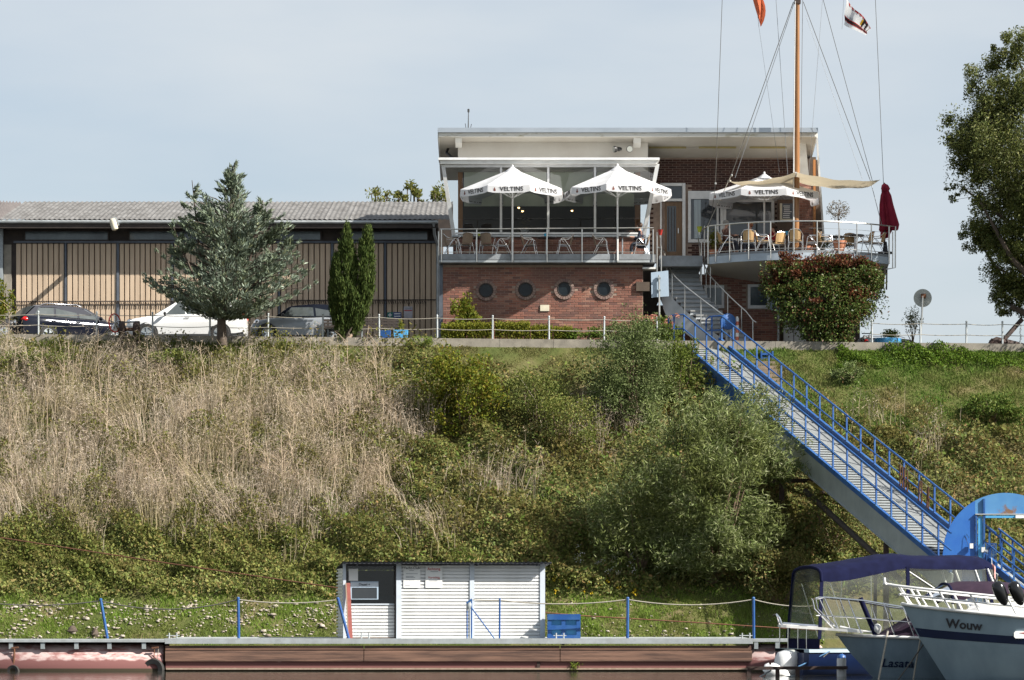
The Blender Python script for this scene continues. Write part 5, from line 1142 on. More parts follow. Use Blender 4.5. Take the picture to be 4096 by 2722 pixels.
def seg(x0, x1, z0f, z1f, name, n=14, mt='gate blue'):
    up = [(x0 + (x1 - x0) * i / n) for i in range(n + 1)]
    pts = [gc + Vector((x, 0, z1f(x))) for x in up] + [gc + Vector((x, 0, z0f(x))) for x in reversed(up)]
    MB().prism(pts, (0, .05, 0)).build(name, mt, gt)
seg(-GR, dl, lambda x: -circ(x), circ, 'left_plate'); seg(dl + .003, dr_ - .003, lambda x: dt, circ, 'top_plate', mt='gate plate'); seg(dr_, GR, lambda x: -circ(x), circ, 'right_plate')
for px in (3904, 3935): MB().box((XW(px - 3, ty), ty - .07, ZW(2480, ty)), (XW(px + 4, ty), ty - .004, ZW(2060 if px < 3910 else 1996, ty))).build('frame_post', 'blue paint', gt)
MB().box((XW(3912, ty), ty - .03, ZW(2480, ty)), (XW(3930, ty), ty - .002, ZW(2066, ty))).build('door_leaf_edge', 'light blue', gt)
MB().box((XW(3900, ty), ty - .09, ZW(2060, ty)), (XW(4140, ty), ty - .004, ZW(2056, ty))).build('lintel', 'galvanised', gt); MB().box((XW(3940, ty), ty - .08, ZW(2073, ty)), (XW(4140, ty), ty - .02, ZW(2064, ty))).build('lintel_tube', 'light blue', gt)
MB().box((XW(4060, ty), ty - .12, ZW(2074, ty)), (XW(4110, ty), ty - .085, ZW(2062, ty))).build('number_plate', 'paper', gt)
for px, py in ((3883, 2185), (3930, 2200)): q = MB().box((XW(px - 7, ty), ty - .16, ZW(py + 10, ty)), (XW(px + 7, ty), ty - .055, ZW(py - 10, ty))).build('lock_box', 'white frame', gt)
MB().tube([P(3872, 2182, ty - .08), P(3862, 2150, ty - .04), P(3866, 2136, ty - .03), P(3876, 2152, ty - .03)], .006, 5).build('cable', 'black', gt)
MB().lathe([(.03, 0), (.05, .03), (.03, .06)], P(3946, 2205, ty - .15), 10, (0, -1, 0)).build('lock_knob', 'chrome', gt)
lat = MB()
for i in range(8): lat.box((XW(3946 + i * 5.6, ty), ty + .06, ZW(2255, ty)), (XW(3948.5 + i * 5.6, ty), ty + .075, ZW(2174, ty)))
for i in range(14): lat.box((XW(3944, ty), ty + .076, ZW(2176 + i * 6, ty)), (XW(3988, ty), ty + .09, ZW(2173.5 + i * 6, ty)))
lat.build('lattice', 'blue paint', gt)
# lower flight behind the gate
lf_ = thing('lower_gangway', 'lower run of blue gangway railings seen through the round gate', 'gangway', P(4000, 2350, 91.5))
A_ = P(3950, 2250, 91.4); B_ = P(4200, 2450, 88.9)
for off in (Vector((0, 0, 0)), Vector((.55, 1.3, 0))):
    a, c = A_ + off, B_ + off
    MB().beam(a, c, .08, .2).build('side_beam', 'blue paint', lf_); MB().tube([a + UP * 1.05, c + UP * 1.05], .032, 8).build('top_rail', 'blue paint', lf_, 40); MB().tube([a + UP * .55, c + UP * .55], .026, 8).build('mid_rail', 'blue paint', lf_, 40)
    for k in range(6): p = a.lerp(c, k / 5 + .03); MB().beam(p - UP * .1, p + UP * 1.05, .05, .05).build('rail_post', 'blue paint', lf_)
MB().add([A_ + UP * -.02, B_ + UP * -.02, B_ + Vector((.55, 1.3, -.02)), A_ + Vector((.55, 1.3, -.02))], [(0, 1, 2, 3)]).build('deck', 'galvanised', lf_)
MB().box((XW(3985, ty), ty + .3, ZW(2290, ty)), (XW(4200, ty), ty + .36, ZW(2284, ty))).build('cross_rail', 'blue paint', lf_)
MB().tube([P(3890, 2320, 91.5), P(3890, 2700, 91.5)], .12, 8).build('support_post', 'grey metal', lf_, 40)
# ---------------------------------------------------------------- pontoon
PY = 88.0; DZ = ZW(2556, PY)                            # front edge of the pontoon and its deck level
pon = thing('pontoon', 'long floating pontoon with faded red hull and brown fender planks', 'pontoon', (XW(1500, PY), PY, 0))
def px_(p): return XW(p, PY)
def pz_(p): return ZW(p, PY)
MB().box((px_(660), PY + .02, DZ - .07), (px_(3012), PY + 4.2, DZ)).build('deck', 'galvanised', pon)
MB().box((px_(660), PY - .02, pz_(2576)), (px_(3012), PY + .017, DZ + .012)).build('deck_edge', 'galvanised', pon)
MB().box((px_(-60), PY - .02, DZ - .10), (px_(659), PY + .12, DZ - .02)).build('walkway_edge', 'galvanised', pon); MB().box((px_(-60), PY + .121, DZ - .06), (px_(659), PY + 1.4, DZ - .02)).build('walkway', 'galvanised', pon)
MB().box((px_(3013), PY, DZ - .09), (px_(3270), PY + 1.4, DZ - .01)).build('walkway', 'galvanised', pon)
for p in (43, 170, 305, 437, 575, 3025, 3110, 3160, 3215): MB().box((px_(p - 8), PY + .01, DZ - .30), (px_(p + 8), PY + .16, DZ - .101)).build('bracket', 'grey metal', pon)
# cylindrical floats
def floatcyl(a, c, r, zc, yc):
    n = 28; rings = []
    for x, k in ((a, .0), (a + .03, .9), (a + .12, 1), (c - .12, 1), (c - .03, .9), (c, .0)):
        rings.append([Vector((x, yc - r * max(k, .02) * math.cos(t), zc + r * max(k, .02) * math.sin(t))) for t in [2 * math.pi * i / n for i in range(n)]])
    return MB().loft(rings)
def hullmat():
    m = pm('float paint', (.50, .38, .36), .92, col2=(.27, .135, .125), scale=4.2, stretch=(.55, 1, 1.6), lo=.44, hi=.60, spec=.1, detail=9, bump=.15, bscale=10)
    t = m.node_tree; b = t.nodes['Principled BSDF']; k = t.links.new; src = b.inputs['Base Color'].links[0].from_socket
    g = t.nodes.new('ShaderNodeNewGeometry'); sx = t.nodes.new('ShaderNodeSeparateXYZ'); k(g.outputs['Position'], sx.inputs[0])
    n = t.nodes.new('ShaderNodeTexNoise'); n.inputs['Scale'].default_value = 3.; n.inputs['Detail'].default_value = 5; k(g.outputs['Position'], n.inputs['Vector'])
    ad = t.nodes.new('ShaderNodeMath'); ad.operation = 'MULTIPLY_ADD'; ad.inputs[1].default_value = .22; k(n.outputs['Fac'], ad.inputs[0]); k(sx.outputs['Z'], ad.inputs[2])
    r = t.nodes.new('ShaderNodeMapRange'); r.inputs['From Min'].default_value = .42; r.inputs['From Max'].default_value = .47; k(ad.outputs[0], r.inputs['Value'])
    x = t.nodes.new('ShaderNodeMix'); x.data_type = 'RGBA'; x.inputs['A'].default_value = (.185, .085, .08, 1); k(r.outputs[0], x.inputs['Factor']); k(src, x.inputs['B'])
    r2 = t.nodes.new('ShaderNodeMapRange'); r2.inputs['From Min'].default_value = .07; r2.inputs['From Max'].default_value = .10; k(sx.outputs['Z'], r2.inputs['Value'])
    x2 = t.nodes.new('ShaderNodeMix'); x2.data_type = 'RGBA'; x2.inputs['A'].default_value = (.055, .045, .03, 1); k(r2.outputs[0], x2.inputs['Factor']); k(x.outputs['Result'], x2.inputs['B']); k(x2.outputs['Result'], b.inputs['Base Color'])
    return m
M['float paint'] = hullmat()
floatcyl(px_(-120), px_(655), .74, .06, PY + .68).build('float', 'float paint', pon, 40); floatcyl(px_(2990), px_(3300), .74, .06, PY + .68).build('float', 'float paint', pon, 40)
MB().box((px_(-60), PY + 1.0, .5), (px_(659), PY + 1.2, DZ - .1)).build('float_saddle', 'rust iron', pon)
MB().box((px_(662), PY + .05, -.5), (px_(3000), PY + 4, .42)).build('hull', 'float paint', pon)
MB().box((px_(664), PY - .01, .05), (px_(2996), PY + .047, .10)).build('waterline_angle', 'pale wood', pon)
for a, c in ((661, 1454), (1457, 2239), (2242, 3008)):
    for t0, b0, y0 in ((2583.5, 2600, .05), (2604, 2646, -.02)):
        MB().prism([(px_(a), PY + y0, pz_(b0)), (px_(a), PY + y0, pz_(t0) - .01), (px_(a), PY + y0 + .012, pz_(t0)), (px_(a), PY + y0 + .10, pz_(t0)), (px_(a), PY + y0 + .10, pz_(b0))], (px_(c) - px_(a), 0, 0)).build('fender_plank', 'plank wood', pon)
MB().box((px_(662), PY + .12, .42), (px_(3004), PY + .16, DZ - .3)).build('plank_backing', 'rust iron', pon)
for p in (690, 1460, 2240, 2985):                       # double mooring bitts
    q = MB(); z = DZ
    for o_ in (-.11, .11): q.tube([(px_(p) + o_, PY + .12, z), (px_(p) + o_, PY + .12, z + .17)], .022, 8)
    q.tube([(px_(p) - .19, PY + .12, z + .09), (px_(p) + .19, PY + .12, z + .09)], .016, 6); q.build('cleat', 'galvanised', pon)
for p, r_, zc in ((615, .30, .06), (55, .18, .0)):
    fd = thing('tyre_fender', 'old black tyre fender hanging in the water at the red float' if p > 100 else 'small black fender on a rusty rod at the left end of the float', 'fender', (px_(p), PY - .05, 0))
    MB().lathe([(r_ * .55, -.09), (r_, -.10), (r_ * 1.08, 0), (r_, .1), (r_ * .55, .09), (r_ * .5, 0), (r_ * .55, -.09)], (px_(p), PY + .0, zc), 20, (.25, 1, 0), caps=False).build('tyre', 'rubber', fd, 40)
    MB().tube([(px_(p), PY - .02, zc + r_ * .6), (px_(p) + .02, PY + .0, DZ - .25)], .03 if p < 100 else .015, 6).build('hanger', 'rust', fd); MB().beam((px_(p) - .06, PY, DZ - .27), (px_(p) + .14, PY, DZ - .25), .06, .05).build('hook', 'rust', fd)
    if p > 100: MB().tube([(px_(p) + .1, PY - .02, zc + .25), (px_(p) + .14, PY - .02, DZ - .3)], .012, 5).build('hanger', 'rope', fd)
wd = thing('water_weed', 'bright green tuft of weed growing at the pontoon waterline', 'weed', (px_(2297), PY + .05, 0))
C = np.array([px_(2297), PY + .02, .14]) + rng.normal(size=(160, 3)) * [.08, .05, .07]; leafmesh('foliage', C, rng.normal(size=(160, 3)) + [0, -.3, .3], .09, .022, islandmat('weed leaf', [(.10, .14, .02), (.18, .22, .03), (.06, .09, .02)]), wd)
MB().box((px_(2283), PY + .06, -.2), (px_(2312), PY + .14, .35)).build('stump', 'weed', wd); MB().box((px_(2148), PY + .02, -.3), (px_(2160), PY + .13, .40)).build('fender_pile', 'rust iron', pon)
# railing posts with rope
cb = thing('rope_barrier', 'slack rope on slim blue posts along the back of the pontoon', 'barrier', (px_(955), PY + .3, DZ))
bp = []
for p0, p1, pt in ((430, 403, 2400), (955, 953, 2395), (1395, 1352, 2396), (1998, 1999, 2398), (2510, 2511, 2395), (3015, 3014, 2395)):
    y = PY + .25; a = Vector((XW(p0, y), y, DZ)); c = P(p1, pt, y); big = p0 != 1998
    MB().tube([a, c], .042 if big else .028, 8).build('post', 'blue paint', cb, 40); MB().ball(c, .05 if big else .03, 8, 5).build('post_cap', 'blue paint', cb); bp.append(c - UP * .03)
bp = [P(-80, 2408, PY + .25)] + bp[:3] + [P(1892, 2400, PY + .2)] + bp[3:] + [P(3260, 2425, PY + .25)]
for i, (a, c) in enumerate(zip(bp[:-1], bp[1:])):
    if i == 3: continue
    MB().tube(catenary(a, c, [.12, .27, .10, 0, .01, .12, .16, .08][min(i, 7)], 10), .018, 5).build('rope', 'dark rope' if i < 2 else 'rope', cb)
bk = thing('mooring_bracket', 'blue tripod bracket standing before the middle of the white shed', 'bracket', (px_(1880), PY + .3, DZ))
y = PY + .2
for a, c in ((1868, 2412), (1886, 2398)): MB().tube([(XW(a, y), y, DZ), P(a, c, y)], .022, 8).build('upright', 'blue paint', bk)
MB().tube([(XW(1978, y), y, DZ), P(1886, 2432, y)], .02, 8).build('brace', 'blue paint', bk); MB().tube([P(1866, 2414, y), P(1888, 2398, y)], .03, 8).build('top_bar', 'blue paint', bk); MB().lathe([(.05, -.10), (.075, -.05), (.075, .05), (.05, .1)], P(1876, 2425, y), 12, (.3, 0, 1)).build('roller', 'grey metal', bk, 40)
# ---------------------------------------------------------------- white shed
SY = PY + .75; th = R(8.5)
shed = thing('white_shed', 'white corrugated metal shed with a window and two notices on the pontoon', 'shed', (0, 0, 0))
SW = XW(2187, SY + .3) - XW(1370, SY); SH = ZW(2252, SY) - DZ; SD = 2.1
so_ = Vector((XW(1372, SY), SY, DZ))
sxp = lambda p: (XW(p, SY + .3) - so_.x) / math.cos(th) * 1.0     # photo x -> distance along the front
szp = lambda q: ZW(q, SY) - DZ
def corr(x0, x1, z0, z1, y, name, pitch=.1, amp=.020, side=None, label=None):
    n = max(2, round((z1 - z0) / pitch)); rows = []
    for i in range(n * 4 + 1):
        z = z0 + (z1 - z0) * (i // 4 + (0, .58, .64, .94)[i % 4]) / n; o_ = (amp, amp, -amp * 1.6, -amp * 1.6)[i % 4] * 1.0
        if side is None: rows.append([Vector((x0, y - o_, z)), Vector((x1, y - o_, z))])
        else: rows.append([Vector((side + o_, x0, z)), Vector((side + o_, x1, z))])
    return MB().loft(rows, closed=False).build(name, 'shed white', shed, 50, label=label)
pst = [(-.0, .085), (sxp(1585), sxp(1605)), (sxp(1878), sxp(1896)), (SW - .15, SW)]
for a, c in pst: MB().box((a, -.05, 0), (c, .06, SH - .02)).build('corner_post', 'shed post', shed)
wx0, wx1 = .087, sxp(1585) - .003; wz = szp(2418)
corr(wx0, wx1, .0, wz - .02, .12, 'wall_panel'); corr(pst[1][1] + .003, pst[2][0] - .003, 0, SH - .03, .0, 'wall_panel'); corr(pst[2][1] + .003, pst[3][0] - .003, 0, SH - .03, .0, 'wall_panel')
corr(.03, SD, 0, SH - .16, 0, 'side_wall', side=.02); corr(.03, SD, 0, SH - .18, 0, 'side_wall', side=SW - .02)
MB().box((.03, SD - .03, 0), (SW - .03, SD, SH - .21)).build('back_wall', 'timber dark', shed)
MB().box((.05, .18, .031), (.07, SD - .04, SH - .21)).build('inner_wall', 'timber dark', shed)
MB().box((.05, .07, 0), (SW - .05, SD - .05, .03)).build('floor', 'dark wood', shed); MB().box((wx1 + .12, .3, .031), (wx1 + .16, SD - .05, SH - .25)).build('inner_wall', 'timber dark', shed)
# window bay
MB().box((wx0, .08, wz - .018), (wx1, .17, wz + .02)).build('window_sill', 'shed post', shed)
wf = MB().box((wx0, .10, wz + .02), (wx0 + .05, .15, SH - .06)).build('window_frame', 'timber dark', shed); MB().box((wx1 - .04, .02, 0), (wx1, .15, SH - .06)).build('window_frame', 'timber dark', shed)
MB().box((wx0 + .051, .12, wz + .021), (wx1 - .041, .128, SH - .06)).build('window_pane', 'shed glass', wf)
MB().box((wx0 + .02, .9, wz - .1), (wx1 + .1, 1.3, wz + .25)).build('inner_counter', 'plastic', shed)
q = lambda p: (XW(p, SY + .1) - so_.x)
hf = MB(); z0, z1, z2, z3 = szp(2415), szp(2396), szp(2350), szp(2328)
for a, c, e, f in ((1404, 1516, z2 - .01, z2 + .02), (1404, 1516, z3 - .02, z3 + .01), (1404, 1409, z1, z2 - .011), (1510, 1516, z1, z2 - .011), (1404, 1516, z1 - .02, z1)): hf.box((q(a), .085, e), (q(c), .118, f))
hf.build('hatch_frame', 'pale blue sign', shed)
MB().box((q(1409), .10, z1 + .001), (q(1510), .114, z2 - .011)).build('hatch_pane', 'dark glass', shed)
sb = MB().box((q(1404), .080, z2 + .021), (q(1516), .117, z3 - .021)).build('hatch_sign', 'shed post', shed)
textmesh('sign_text', 'Diesel +', .10, 'ink', sb, Vector((q(1460), .078, (z2 + z3) / 2)), (1, 0, 0), UP, .002, bold=.002)
def poster(a, c, t0, b0, lines, label, yy=-.05):
    x0, x1, zt, zb = sxp(a), sxp(c), szp(t0), szp(b0)
    po = MB().box((x0, yy, zb), (x1, yy + .012, zt)).build('notice', 'paper', shed, label=label)
    for tx, fy, sz, mt in lines: textmesh('notice_text', tx, sz, mt, po, Vector(((x0 + x1) / 2, yy - .003, zt - (zt - zb) * fy)), (1, 0, 0), UP, .0015, bold=.001)
    return po
def bars(po, a, c, t0, b0, rows, yy=-.05):
    x0, x1, zt, zb = sxp(a), sxp(c), szp(t0), szp(b0)
    for fy, f0, f1 in rows: MB().box((x0 + (x1 - x0) * f0, yy - .004, zt - (zt - zb) * fy - .008), (x0 + (x1 - x0) * f1, yy - .001, zt - (zt - zb) * fy + .008)).build('text_line', 'grey ink', po)
po = poster(1613, 1680, 2264, 2352, [('Yacht-Club', .10, .105, 'ink')], 'notice headed Yacht-Club in black lettering'); bars(po, 1613, 1680, 2264, 2352, [(.20, .35, .62), (.36, .15, .85), (.48, .15, .6), (.53, .15, .7), (.64, .15, .65), (.88, .1, .4)])
po = poster(1701, 1768, 2263, 2352, [('Achtung', .15, .115, 'red ink'), ('Vorsichtig', .54, .085, 'red ink')], 'notice headed Achtung in red lettering'); bars(po, 1701, 1768, 2263, 2352, [(.27, .3, .75), (.64, .2, .85), (.69, .2, .7)])
MB().box((q(1397), .09, szp(2324)), (q(1434), .10, szp(2276))).build('window_paper', 'paper', shed)
# roof sheet with fine waves, falling to the back
n = 96; rows = []
for y_, z_ in ((-.42, SH + .03), (SD + .15, SH - .20)): rows.append([Vector((-.06 + (SW + .22) * i / n, y_, z_ + (.014 if i % 2 else -.014))) for i in range(n + 1)])
MB().loft(rows, closed=False).build('roof', 'shed roof', shed)
MB().box((-.04, -.38, SH - .035), (SW + .12, -.33, SH + .005)).build('roof_batten', 'shed roof', shed); MB().box((.0, .0, SH - .10), (SW, .05, SH - .03)).build('roof_batten', 'shed roof', shed)
for x in (.4, 2.2, 4.0, 5.8): MB().beam((x, -.36, SH - .03), (x, SD, SH - .25), .05, .05).build('rafter', 'shed roof', shed)
shed.location = so_; shed.rotation_euler = (0, 0, th)
rp_ = thing('red_plank', 'red painted plank leaning against the left end of the white shed', 'plank', P(1400, 2556, SY - .25))
MB().beam(P(1402, 2555, SY - .28), P(1392, 2333, SY - .08), .13, .03, side=(1, 0, 0)).build('board', pm('plank red', (.36, .11, .09), .7, col2=(.28, .085, .07), scale=5), rp_); MB().beam(P(1393, 2555, SY - .33), P(1384, 2333, SY - .13), .035, .03, side=(1, 0, 0)).build('batten', 'pale wood', rp_)
# blue slatted crate
y = PY + .7; cr = thing('blue_crate', 'blue painted wooden slatted crate beside the white shed', 'crate', (XW(2256, y), y, DZ)); x0, x1 = XW(2190, y), XW(2322, y); H_ = ZW(2461, y) - DZ
for t0, b0 in ((2461, 2480), (2502, 2520), (2541, 2556)): MB().box((x0, y - .025, ZW(b0, y)), (x1, y, ZW(t0, y))).build('slat', 'blue paint', cr); MB().box((x0, y + .8, ZW(b0, y)), (x1, y + .825, ZW(t0, y))).build('slat', 'blue paint', cr)
for a in (2190, 2246, 2306): MB().box((XW(a, y), y + .001, DZ), (XW(a + 16, y), y + .06, ZW(2462, y))).build('corner_board', 'blue paint', cr)
MB().box((x0 + .05, y + .07, DZ + .02), (x1 - .05, y + .75, ZW(2480, y))).build('inner_box', 'light blue', cr)
for k in range(5): MB().box((x0, y + .03 + k * .16, H_ + DZ + .002), (x1, y + .15 + k * .16, H_ + DZ + .022)).build('slat', 'blue paint', cr)
# rusty steel cable from the bank
cab = thing('steel_cable', 'long rusty steel cable running from the bank behind the shed', 'cable', P(-100, 2135, 95.2))
MB().tube([P(-100, 2135, 95.2), P(0, 2151, 95.1), P(350, 2205, 94.8), P(700, 2258, 94.4), P(1340, 2351, 93.8), P(1900, 2428, 93.3), P(2330, 2464, 93), P(2800, 2492, 92.7), P(3300, 2525, 92.4)], .022, 6).build('cable', 'rust', cab, 60)
# mooring frame in the foreground
mf = thing('mooring_dock', 'rusty dark steel mooring frame low over the water at the bottom', 'mooring dock', P(3190, 2720, 82))
MB().beam(P(2990, 2674, 82), P(3390, 2672, 82), .10, .09).build('beam', 'rust iron', mf)
for px in (2996, 3110, 3190): MB().beam(P(px, 2740, 82), P(px, 2680, 82), .11, .1, side=(1, 0, 0)).build('pile', 'rust iron', mf)
for a, c in (((3030, 2714), (3085, 2682)), ((3030, 2714), (3180, 2708)), ((3060, 2725), (3190, 2700))): MB().tube([P(a[0], a[1], 82.1), P(c[0], c[1], 82.1)], .025, 6).build('brace', 'grey metal', mf)
# ---------------------------------------------------------------- boats
def hull(root, L_, B, z0, z1, rake, mats, draft=-.25, n=22, tumble=.9, stripe=None, full=.42):
    """hull along +x with its stem at the origin; levels from the deck edge down"""
    lv = [(0., 1., 0.), (.22, .985, .18), (.40, .96, .34), (.62, .90, .58), (.88, .78, .86), (1., .6, 1.)]
    def f(s): return math.sin(min(1, s / full) * math.pi / 2) ** .85 * (1 - .12 * max(0, (s - .6) / .4))
    def pt(s, l, side):
        q = l * (len(lv) - 1); i = min(int(q), len(lv) - 2); u = q - i; lv0, lv1 = lv[i], lv[i + 1]
        h = lv0[0] + (lv1[0] - lv0[0]) * u; k = lv0[1] + (lv1[1] - lv0[1]) * u; r = lv0[2] + (lv1[2] - lv0[2]) * u
        zd = z0 + (z1 - z0) * min(1, s * 1.15) ** .8; x = rake * r + (L_ - rake * r) * s; return Vector((x, side * B / 2 * f(s) * k, zd + (draft - zd) * h))
    q = MB(); NL = 12
    for sd in (-1, 1):
        rows = [[pt((i / n) ** 1.4, l / NL, sd) for i in range(n + 1)] for l in range(NL + 1)]
        q.loft(rows, closed=False)
    q.poly([pt(1, l / NL, -1) for l in range(NL + 1)] + [pt(1, l / NL, 1) for l in reversed(range(NL + 1))])
    q.build('hull', mats[0], root, 50)
    d_ = MB(); d_.loft([[pt((i / n) ** 1.4, 0, -1) - UP * .02 for i in range(n + 1)], [pt((i / n) ** 1.4, 0, 1) - UP * .02 for i in range(n + 1)]], closed=False); d_.build('deck', mats[1], root, 50)
    for sd in (-1, 1): MB().tube([pt((i / n) ** 1.4, .01, sd) + Vector((0, sd * .02, 0)) for i in range(n + 1)], .045, 8).build('rubbing_strake', mats[2], root, 50)
    return pt
def hulltext(root, pt, s, l, txt, size, mat, shear=0, bold=.004):
    p = pt(s, l, -1); xd = pt(s + .03, l, -1) - pt(s - .03, l, -1); zd = pt(s, l - .06, -1) - pt(s, l + .06, -1); nn = xd.cross(zd).normalized(); nn = nn if nn.y < 0 else -nn
    textmesh('name_lettering', txt, size, mat, root, p + nn * .012, xd, zd, .004, shear=shear, bold=bold)
# nearest boat
wo = thing('motor_boat', 'nearest pale grey motor boat with a dark blue stripe and the name Wouw', 'boat', (0, 0, 0), 0, 'boats moored at the pontoon')
p1 = hull(wo, 9.0, 3.0, 2.02, 1.25, 1.35, ('boat white', 'boat deck', 'boat deck'))
def band(pt, l0, l1, s0, s1, mat, root, name='hull_stripe', off=.008, n=24):
    q = MB(); rows = []
    for l in (l0, l1):
        row = []
        for i in range(n + 1):
            s = s0 + (s1 - s0) * i / n; p = pt(s, l, -1); xd = pt(s + .01, l, -1) - pt(max(0, s - .01), l, -1); zd = pt(s, max(0, l - .03), -1) - pt(s, l + .03, -1); nn = xd.cross(zd).normalized(); nn = nn if nn.y < 0 else -nn; row.append(p + nn * off)
        rows.append(row)
    q.loft(rows, closed=False).build(name, mat, root, 50)
band(p1, .27, .385, .004, 1, 'boat navy', wo)
hulltext(wo, p1, .145, .17, 'Wouw', .34, 'ink', bold=.008)
q = MB(); a = p1(.30, .235, -1)
MB().prism([a + Vector((-.22 + dx, -.02, dz)) for dx, dz in ((0, -.06), (.04, -.1), (.4, -.1), (.44, -.06), (.44, .05), (.40, .09), (.04, .09), (0, .05))], (0, .03, 0)).build('badge', 'paper', wo); MB().prism([a + Vector((.02 + dx, -.028, dz)) for dx, dz in ((-.1, .04), (.1, .06), (.16, -.04), (.12, -.05), (.05, .02))], (0, .01, 0)).build('badge_stroke', 'red paint', wo)
for sd in (-1, 1):
    rail = [p1(s, 0, sd) + Vector((-.45 * (1 - s / .5), sd * -.05, .50 - .1 * s)) for s in (0, .03, .08, .16, .26, .38, .5)]
    MB().tube(rail, .035, 8).build('bow_rail', 'white frame', wo, 40); MB().tube([r_ - Vector((0, 0, .22)) + Vector((.12, 0, 0)) for r_ in rail[1:]], .028, 8).build('bow_rail', 'white frame', wo, 40)
    for k, s in enumerate((.02, .06, .12, .2, .3, .42)): e = p1(s, 0, sd); MB().tube([e + Vector((.05, 0, 0)), Vector((e.x - .25 * (1 - s), e.y - sd * .05, e.z + .46))], .026, 8).build('stanchion', 'white frame', wo, 40)
MB().tube([p1(0, 0, -1) + Vector((-.45, -.05, .5)), p1(0, 0, -1) + Vector((-.47, -.05, .66))], .04, 8).build('jack_staff', 'white frame', wo)
MB().tube([p1(0, 0, -1) + Vector((-.45, -.05, .5)), p1(0, 0, -1) + Vector((-.45, .1, .5))], .035, 8).build('bow_rail', 'white frame', wo)
# cabin and plum canvas
MB().loft([[(x, -1.05 * k, z0_), (x, -.95 * k, z1_), (x, .95 * k, z1_), (x, 1.05 * k, z0_)] for x, z0_, z1_, k in ((1.7, 1.7, 1.72, .6), (2.0, 1.6, 1.95, .8), (3.2, 1.5, 2.05, 1.0), (5.2, 1.4, 2.05, 1.0))]).build('cabin', 'boat deck', wo, 35)
wo.location = P(3606, 2404, 78.6) - UP * 2.02 * 0; wo.location.z = 0; wo.rotation_euler = (0, 0, R(3))
for px, lb in ((3985, 'left black fender ball on the rail of the nearest boat'), (4050, 'right black fender ball on the rail of the nearest boat')):
    fb_ = thing('black_fender', lb, 'fender', P(px, 2430, 76.6)); ax = Vector((.42, 0, -1)).normalized(); c = P(px, 2332, 76.6)
    MB().lathe([(.03, -.03), (.12, .0), (.165, .10), (.17, .25), (.15, .42), (.10, .55), (.04, .62)], c, 16, ax).build('body', pm('fender black', (.008, .008, .009), .15), fb_, 50); MB().tube([c - ax * .02, c - ax * .2 + UP * 0], .014, 5).build('lanyard', 'black', fb_)
# middle boat
la = thing('motor_boat', 'grey motor boat named Lasata in script, with a flat bow platform', 'boat', (0, 0, 0), 0, 'boats moored at the pontoon')
p2 = hull(la, 8.0, 2.7, 1.18, .95, 1.25, ('boat grey', 'boat deck', 'boat deck'))
hulltext(la, p2, .125, .52, 'Lasata', .36, 'boat navy', shear=.35, bold=.003)
MB().loft([[(x, -w_, z + .0), (x, w_, z), (x, w_, z + .07), (x, -w_, z + .07)] for x, w_, z in ((-1.55, .22, 1.36), (-1.4, .28, 1.35), (-.3, .42, 1.28), (.6, .7, 1.21))]).build('bow_platform', 'boat deck', la)
MB().tube([(-1.5, -.2, 1.42), (-1.58, -.15, 1.62), (-1.62, 0, 1.70), (-1.58, .15, 1.62), (-1.5, .2, 1.42)], .03, 8).build('anchor_roller', 'chrome', la, 40); MB().tube([(-1.45, 0, 1.45), (-.9, 0, 1.40), (-.5, 0, 1.38)], .05, 8).build('anchor_shank', 'chrome', la, 40)
for sd in (-1, 1):
    rl_ = [Vector((.35 - .95, sd * .28, 2.12)), Vector((.35 - .75, sd * .40, 2.17)), Vector((.6, sd * .75, 2.08)), p2(.22, 0, sd) + UP * .78, p2(.34, 0, sd) + UP * .72]
    MB().tube([Vector((-.0, sd * .32, 1.30)), Vector((-.55, sd * .26, 1.85))] + rl_, .024, 8).build('bow_rail', 'chrome', la, 40); MB().tube([Vector((-.5, sd * .3, 1.68)), Vector((.55, sd * .72, 1.62)), p2(.22, 0, sd) + UP * .4, p2(.34, 0, sd) + UP * .38], .014, 6).build('mid_rail', 'chrome', la)
    for a, c in (((-.0, .42, 1.28), (-.4, .40, 2.15)), ((.55, .72, 1.2), (.2, .6, 2.13)), ((1.4, 1.0, 1.15), (1.1, .92, 2.02)), ((1.9, 1.1, 1.12), (1.6, 1.04, 1.96))): MB().tube([(a[0], sd * a[1], a[2]), (c[0], sd * c[1], c[2])], .019, 8).build('stanchion', 'chrome', la, 40)
MB().tube([(-.6, -.28, 2.12), (-.66, 0, 2.14), (-.6, .28, 2.12)], .024, 8).build('bow_rail', 'chrome', la, 40)
MB().tube([Vector((.95, -.62, 1.15)), Vector((.55, -.55, 2.15))], .07, 10).build('furled_cover', 'canvas navy', la, 50)
MB().loft([[(x, -1.02 * k, 1.12), (x, -.9 * k, z), (x, .9 * k, z), (x, 1.02 * k, 1.12)] for x, z, k in ((1.2, 1.16, .7), (1.6, 1.35, .85), (2.3, 1.75, 1.0), (3.0, 1.8, 1.0), (5, 1.7, 1.))]).build('windscreen_cover', 'canvas plum', la, 35)
MB().tube([(.05, -.3, 1.38), (.3, -.42, 1.32), (.6, -.55, 1.26), (.85, -.62, 1.24)], .035, 6).build('anchor_chain', 'white frame', la, 40); MB().ball((1.0, -.62, 1.32), (.12, .12, .14), 10, 6).build('windlass', 'white frame', la, 60)
MB().tube([(2.05, -1.22, 1.08), (1.9, -1.32, .4), (1.8, -1.4, -.1)], .022, 6).build('mooring_line', 'rope', la, 40)
MB().lathe([(.05, 0), (.09, .05), (.09, .12), (.05, .16)], (2.25, -1.2, 1.1), 10, (1, 0, .2)).build('deck_cleat', 'chrome', la, 40)
cv = MB(); rows = []
